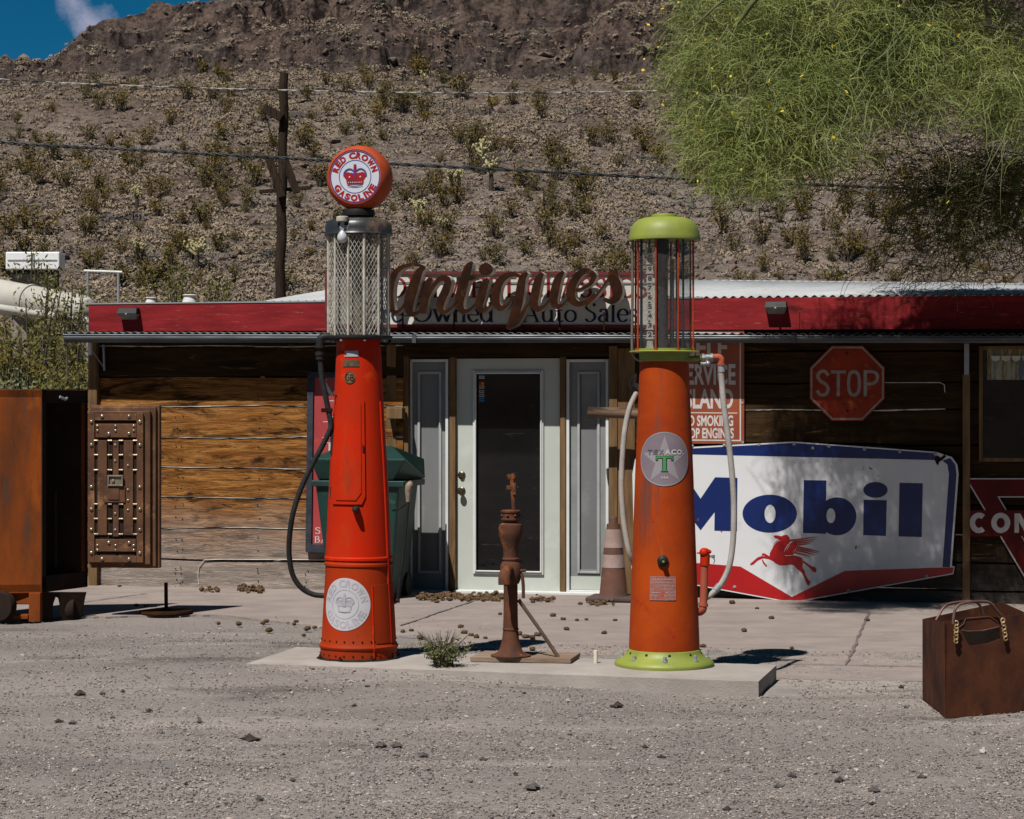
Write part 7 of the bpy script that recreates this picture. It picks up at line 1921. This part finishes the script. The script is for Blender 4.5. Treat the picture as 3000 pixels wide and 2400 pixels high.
shoots('olive green bush rising above the rusty safe', X_(60, 23), 23, 0, 2.55, .80, 56, 9500, .028, 31, m_lleaf)
shoots('feathery olive bush just left of the shop corner', X_(200, 22), 22, 0, 2.3, .42, 44, 8000, .026, 32, m_lleaf)
shoots('pale grey green bush low behind the top of the safe', X_(30, 20.5), 20.5, 0, 1.95, .75, 80, 14000, .022, 33, m_lleaf2)
shoots('tall olive bush behind the cream tank at the far left', X_(110, 30), 30, 0, 3.55, .95, 46, 4200, .034, 34, m_lleaf)
shoots('olive bush in front of the white box between tank and rail', X_(205, 30), 30, 0, 3.4, .6, 36, 3000, .034, 35, m_lleaf)
shoots('low olive bush between the pipe rail and the pots', X_(300, 34), 34, 0, 3.6, .7, 34, 2600, .042, 36, m_lleaf)
shoots('yellowish bush behind the red fascia left of the utility pole', X_(520, 42), 42, 0, 4.6, 1.0, 60, 5200, .05, 37, m_lleaf)
shoots('spreading bush behind the fascia between the pots and the pole', X_(630, 44), 44, .1, 4.3, 1.1, 60, 4200, .05, 38, m_lleaf)
shoots('thin leafy bush growing right in front of the white box', X_(100, 36), 36, 0, 4.3, .8, 40, 2600, .04, 39, m_lleaf)
for i, (px, D, h) in enumerate(((2080, 46, 4.1), (2240, 50, 4.6), (2420, 48, 4.2), (2600, 52, 4.7), (2800, 48, 4.3))):
    shoots(['thin bush just above the roof right of the green topped pump', 'brownish bush above the floodlight on the shaded fascia', 'sparse bush above the stop sign behind the roof', 'bush behind the roof under the hanging dark branches', 'bush behind the roof near the right edge of the picture'][i], X_(px, D), D, 0, h, .9, 30, 1300, .05, 60 + i, m_lleaf)

# ================================================================== THE TREE on the right
m_pv = mat('palo_verde_twigs', (.33, .37, .11), (.20, .245, .07), scale=1.6, rough=.75, bump=0, spec=.2, coord='World', layers=[((.40, .42, .18), 2.5, .57, .08), ((.11, .135, .04), 1.3, .53, .10)])
leafy(m_pv, .35)
m_pvt = mat('palo_verde_bark', (.17, .20, .075), (.09, .10, .045), scale=6, rough=.8, bump=.3)
m_dry_shaded = mat('dry_shaded_twigs', (.10, .085, .03), (.055, .055, .02), scale=2.5, rough=.9, bump=0, coord='World', layers=[((.09, .10, .03), 1.5, .55, .08)])
m_flw = mat('yellow_blossom', (.70, .55, .04), (.6, .42, .03), scale=30, rough=.7, bump=0)
TX, TY = 4.7, 15.2
tr = thing('palo_verde_tree', 'large feathery palo verde tree hanging its green twigs over the right end of the shop', 'tree', (TX, TY, 0))
mb = MB(); mb.tube(resample([(TX, TY, -.2), (TX - .05, TY, 1.2), (TX - .25, TY + .05, 2.4), (TX - .2, TY + .1, 3.6)], 5), [.24, .22, .21, .20, .19, .185, .18, .175, .17, .165, .16, .155, .15, .14, .13, .12], 14); mb.build('trunk', m_pvt, tr)
def strands(N, cent, spread, length, seed, dirv=None, droop=1.0, seg=4, wid=.0035, name='crown', m=m_pv, fork=True, upstart=.15):
    """thin hanging twigs; cent (N,3) starting points"""
    r = np.random.RandomState(seed)
    p = cent + r.normal(size=(N, 3)) * spread
    d = r.normal(size=(N, 3)); d[:, 2] = d[:, 2] * .4 + upstart
    if dirv is not None: d = d * .75 + dirv
    d /= np.linalg.norm(d, axis=1, keepdims=True)
    L_ = length * r.uniform(.35, 1.25, (N, 1)) / seg
    pts_ = [p]
    for k in range(seg):
        p = p + d * L_
        pts_.append(p)
        d = d + np.array([0, 0, -1.0]) * droop * (.30 + .2 * k) + r.normal(size=(N, 3)) * .20
        d /= np.linalg.norm(d, axis=1, keepdims=True)
    Pn = np.stack(pts_, 1)                        # N, seg+1, 3
    tan = np.gradient(Pn, axis=1); tan /= np.linalg.norm(tan, axis=2, keepdims=True)
    rv = r.normal(size=(N, 1, 3)); sd_ = np.cross(tan, rv); sd_ /= np.linalg.norm(sd_, axis=2, keepdims=True) + 1e-6
    wv = wid * r.uniform(.6, 1.5, (N, 1, 1)) * np.linspace(1, .45, seg + 1)[None, :, None]
    A_, B_ = Pn - sd_ * wv, Pn + sd_ * wv
    V = np.stack([A_, B_], 2).reshape(N, -1, 3)
    idx = []
    for k in range(seg): idx.append([2 * k, 2 * k + 1, 2 * k + 3, 2 * k + 2])
    Fq = (np.array(idx)[None] + (np.arange(N) * 2 * (seg + 1))[:, None, None]).reshape(-1, 4)
    return V.reshape(-1, 3), Fq, Pn
def join(parts):
    Vs, Fs, b = [], [], 0
    for V, Fq in parts: Vs.append(V); Fs.append(Fq + b); b += len(V)
    return np.concatenate(Vs), np.concatenate(Fs)
rt = np.random.RandomState(400)
# masses of the crown, given where they are seen and how far away they hang
blobs = [  # px, py, D, radius x, radius z, count, length
    (2120, 90, 15.6, .35, .35, 1500, .38), (2260, 60, 15.6, .40, .40, 2600, .42), (2060, 240, 15.7, .26, .28, 1300, .36), (2200, 260, 15.6, .36, .36, 3000, .42), (2380, 160, 15.5, .40, .42, 3600, .46),
    (2120, 400, 15.7, .26, .22, 1500, .38), (2270, 400, 15.6, .32, .28, 2600, .42), (2420, 330, 15.5, .34, .30, 2700, .45), (2540, 180, 15.5, .36, .34, 2600, .46), (2660, 60, 15.5, .36, .34, 2200, .46), (2190, 500, 15.7, .22, .14, 1000, .34), (2110, 560, 15.7, .16, .10, 420, .34), (2260, 570, 15.7, .2, .08, 380, .34), (2040, 470, 15.7, .12, .12, 260, .34), (1960, 230, 15.7, .10, .25, 240, .3), (2060, 60, 15.7, .2, .2, 500, .3), (2400, 460, 15.6, .26, .16, 1100, .40),
    (2000, 330, 15.9, .12, .25, 260, .30), (2820, 120, 15.6, .34, .34, 1300, .44), (2960, 60, 15.6, .36, .36, 1500, .44), (2900, 260, 15.8, .30, .22, 700, .40), (2640, 280, 15.8, .26, .22, 600, .42), (2980, 220, 15.9, .30, .26, 1300, .4), (2740, 200, 15.7, .30, .24, 1500, .4), (2860, 300, 15.7, .28, .2, 1100, .4), (2700, 330, 15.7, .24, .16, 700, .38), (2990, 380, 15.8, .2, .18, 700, .36)]
gparts, tips = [], []
for i, (px, py, D, rx, rz_, n, L_) in enumerate(blobs):
    n = int(n * 1.25); D = 16.3 - max(0, min(py, 560)) / 560 * 1.15; L_ *= .62
    c_ = np.array(wd(px, py - 15, D))
    u_ = rt.normal(size=(n, 3)); u_ /= np.linalg.norm(u_, axis=1, keepdims=True); u_ *= rt.rand(n, 1) ** .4
    cc = c_ + u_ * np.array([rx, .26, rz_]) * 1.3
    # clumps with gaps between them, along the way the light falls
    q1 = cc[:, 0] - .32 * cc[:, 2] * .9; q2 = cc[:, 2] + 1.65 * (cc[:, 1] - 15.7); q3 = cc[:, 1] + .5 * cc[:, 2]
    g_ = np.sin(q1 * 9.1 + np.sin(q2 * 5.3) * 1.6) * np.cos(q2 * 7.3 + np.sin(q1 * 6.1) * 1.4) + .35 * np.sin(q3 * 17 + q1 * 11)
    cc = cc[g_ > -.15]; n = len(cc)
    if n == 0: continue
    u_ = rt.normal(size=(n, 3)); u_ /= np.linalg.norm(u_, axis=1, keepdims=True)
    V, Fq, Pn = strands(n, cc, .02, L_, 500 + i, dirv=u_ * .3 + np.array([-.25 if px < 2300 else 0, -.1, 0]), droop=.8, wid=.0027)
    gparts.append((V, Fq)); tips.append(Pn)
# crown above and behind the top of the picture: it throws the shade
for i in range(16):
    uu = rt.uniform(2.3, 5.6); vv = rt.uniform(15.4, 16.5); zz = rt.uniform(4.98, 5.35)
    n = 750
    u_ = rt.normal(size=(n, 3)); u_ /= np.linalg.norm(u_, axis=1, keepdims=True); u_ *= rt.rand(n, 1) ** .4
    V, Fq, Pn = strands(n, np.array([uu, vv, zz]) + u_ * np.array([.55, .45, .16]), .05, .26, 700 + i, dirv=u_ * .5, droop=.5, wid=.007)
    gparts.append((V, Fq))
V, Fq = join(gparts)
np_mesh('crown', V - np.array([TX, TY, 0]), Fq, m_pv, tr)
# longer pale green twigs that stand out against the mass
lp = MB()
TT = np.concatenate(tips)
longp = []
for i in range(110):
    px, py = rt.uniform(2020, 2960), rt.uniform(-40, 420)
    D = 16.0 - max(0, py) / 560 * 1.15 - rt.uniform(.1, .4); c = wd(px, py, D)
    p = [tuple(c)]; d = Vector((rt.normal() * .35 - .1, 0, -.9)); 
    for k in range(5):
        d = (d + Vector((rt.normal() * .45, rt.normal() * .2, -.2))).normalized(); c = c + d * rt.uniform(.06, .14); p.append(tuple(c))
    q = resample(p, 3); lp.tube(q, [.0034 - .0002 * k for k in range(len(q))], 5, False)
lp.build('long_twigs', mat('pale_twig', (.27, .30, .14), (.17, .19, .08), scale=6, rough=.7, bump=0), tr)
# dry hanging ends; those lower right coloured dark as a shaded silhouette
dparts = []
for i, (px, py, D, rx, rz_, n, L_) in enumerate([(2560, 470, 15.9, .42, .16, 650, .42), (2330, 590, 15.9, .34, .10, 330, .40), (2180, 640, 16.0, .18, .12, 120, .35), (2780, 560, 16.4, .30, .16, 1300, .36), (2930, 590, 16.4, .30, .18, 1900, .36), (2700, 640, 16.4, .24, .14, 700, .36), (2860, 680, 16.4, .30, .16, 1100, .38), (3020, 520, 16.2, .25, .25, 900, .4), (2760, 760, 16.5, .30, .10, 420, .34), (2960, 760, 16.5, .22, .10, 380, .34), (2900, 400, 16.2, .35, .2, 420, .4), (2750, 850, 16.6, .35, .05, 160, .3), (2640, 800, 16.5, .3, .1, 160, .3)]):
    n = int(n * (.55 if px > 2650 and py > 480 else .4))
    c_ = np.array(wd(px, py - 25, D)); u_ = rt.normal(size=(n, 3)); u_ /= np.linalg.norm(u_, axis=1, keepdims=True); u_ *= rt.rand(n, 1) ** .4
    V, Fq, Pn = strands(n, c_ + u_ * np.array([rx, .4, rz_]) * 1.6, .04, L_ * .8, 900 + i, dirv=np.array([-.3, 0, -.1]) + u_ * .4, droop=.9, wid=.0030)
    dparts.append((V, Fq))
V, Fq = join(dparts); np_mesh('hanging_twigs', V - np.array([TX, TY, 0]), Fq, m_dry_shaded, tr)
# limbs
def limb(pts, r0, r1, nm='branch'):
    q = resample(pts, 5); k = len(q); mb = MB(); mb.tube(q, [r0 + (r1 - r0) * i / (k - 1) for i in range(k)], 8); mb.build(nm, m_pvt, tr)
J = (TX - .2, TY + .1, 3.5)
limb([J, (3.5, 15.6, 5.0), tuple(wd(2700, -90, 16.4)), tuple(wd(2300, -60, 15.6)), tuple(wd(2150, 80, 15.6))], .10, .012)
limb([J, (3.9, 15.5, 5.2), (2.8, 15.6, 5.9), (1.9, 15.5, 6.1)], .10, .02)
limb([J, (4.6, 15.9, 4.9), (3.9, 16.5, 6.0), (3.2, 16.8, 6.6)], .09, .02)
limb([J, (4.4, 14.6, 4.9), (3.6, 14.1, 5.8), (2.6, 13.9, 6.3)], .09, .02)
limb([J, (3.85, 16.0, 3.4), tuple(wd(2960, 575, 16.3)), tuple(wd(2820, 545, 16.4)), tuple(wd(2640, 620, 16.4)), tuple(wd(2600, 650, 16.4))], .05, .006)
limb([J, (3.95, 16.2, 3.3), tuple(wd(2970, 660, 16.4)), tuple(wd(2850, 720, 16.4)), tuple(wd(2780, 820, 16.5))], .035, .005)
limb([(3.4, 15.6, 4.75), tuple(wd(2860, -30, 16.3)), tuple(wd(2650, 90, 16.2)), tuple(wd(2450, 260, 15.9))], .022, .006)
limb([tuple(wd(2300, -60, 15.6)), tuple(wd(2150, -20, 15.6)), tuple(wd(2020, 90, 15.6))], .02, .006)
# yellow blossoms
fl = MB()
for i in range(130):
    if i < 90: px, py = [(1910, 60), (1925, 200), (2060, 20), (2140, 180), (2240, 330), (2010, 350)][rt.randint(6)]; px += rt.normal() * 55; py += rt.normal() * 45
    else: px, py = rt.uniform(2000, 2980), rt.uniform(10, 600)
    c = wd(px, py, 15.9 - max(0, py) / 560 * 1.15 - rt.uniform(0, .4)); s_ = rt.uniform(.008, .016)
    d = Vector(rt.normal(size=3)).normalized() * s_; e = Vector(rt.normal(size=3)).normalized() * s_
    fl.add([c - d, c + e, c + d, c - e], [(0, 1, 2, 3)])
fl.build('blossom', m_flw, tr)
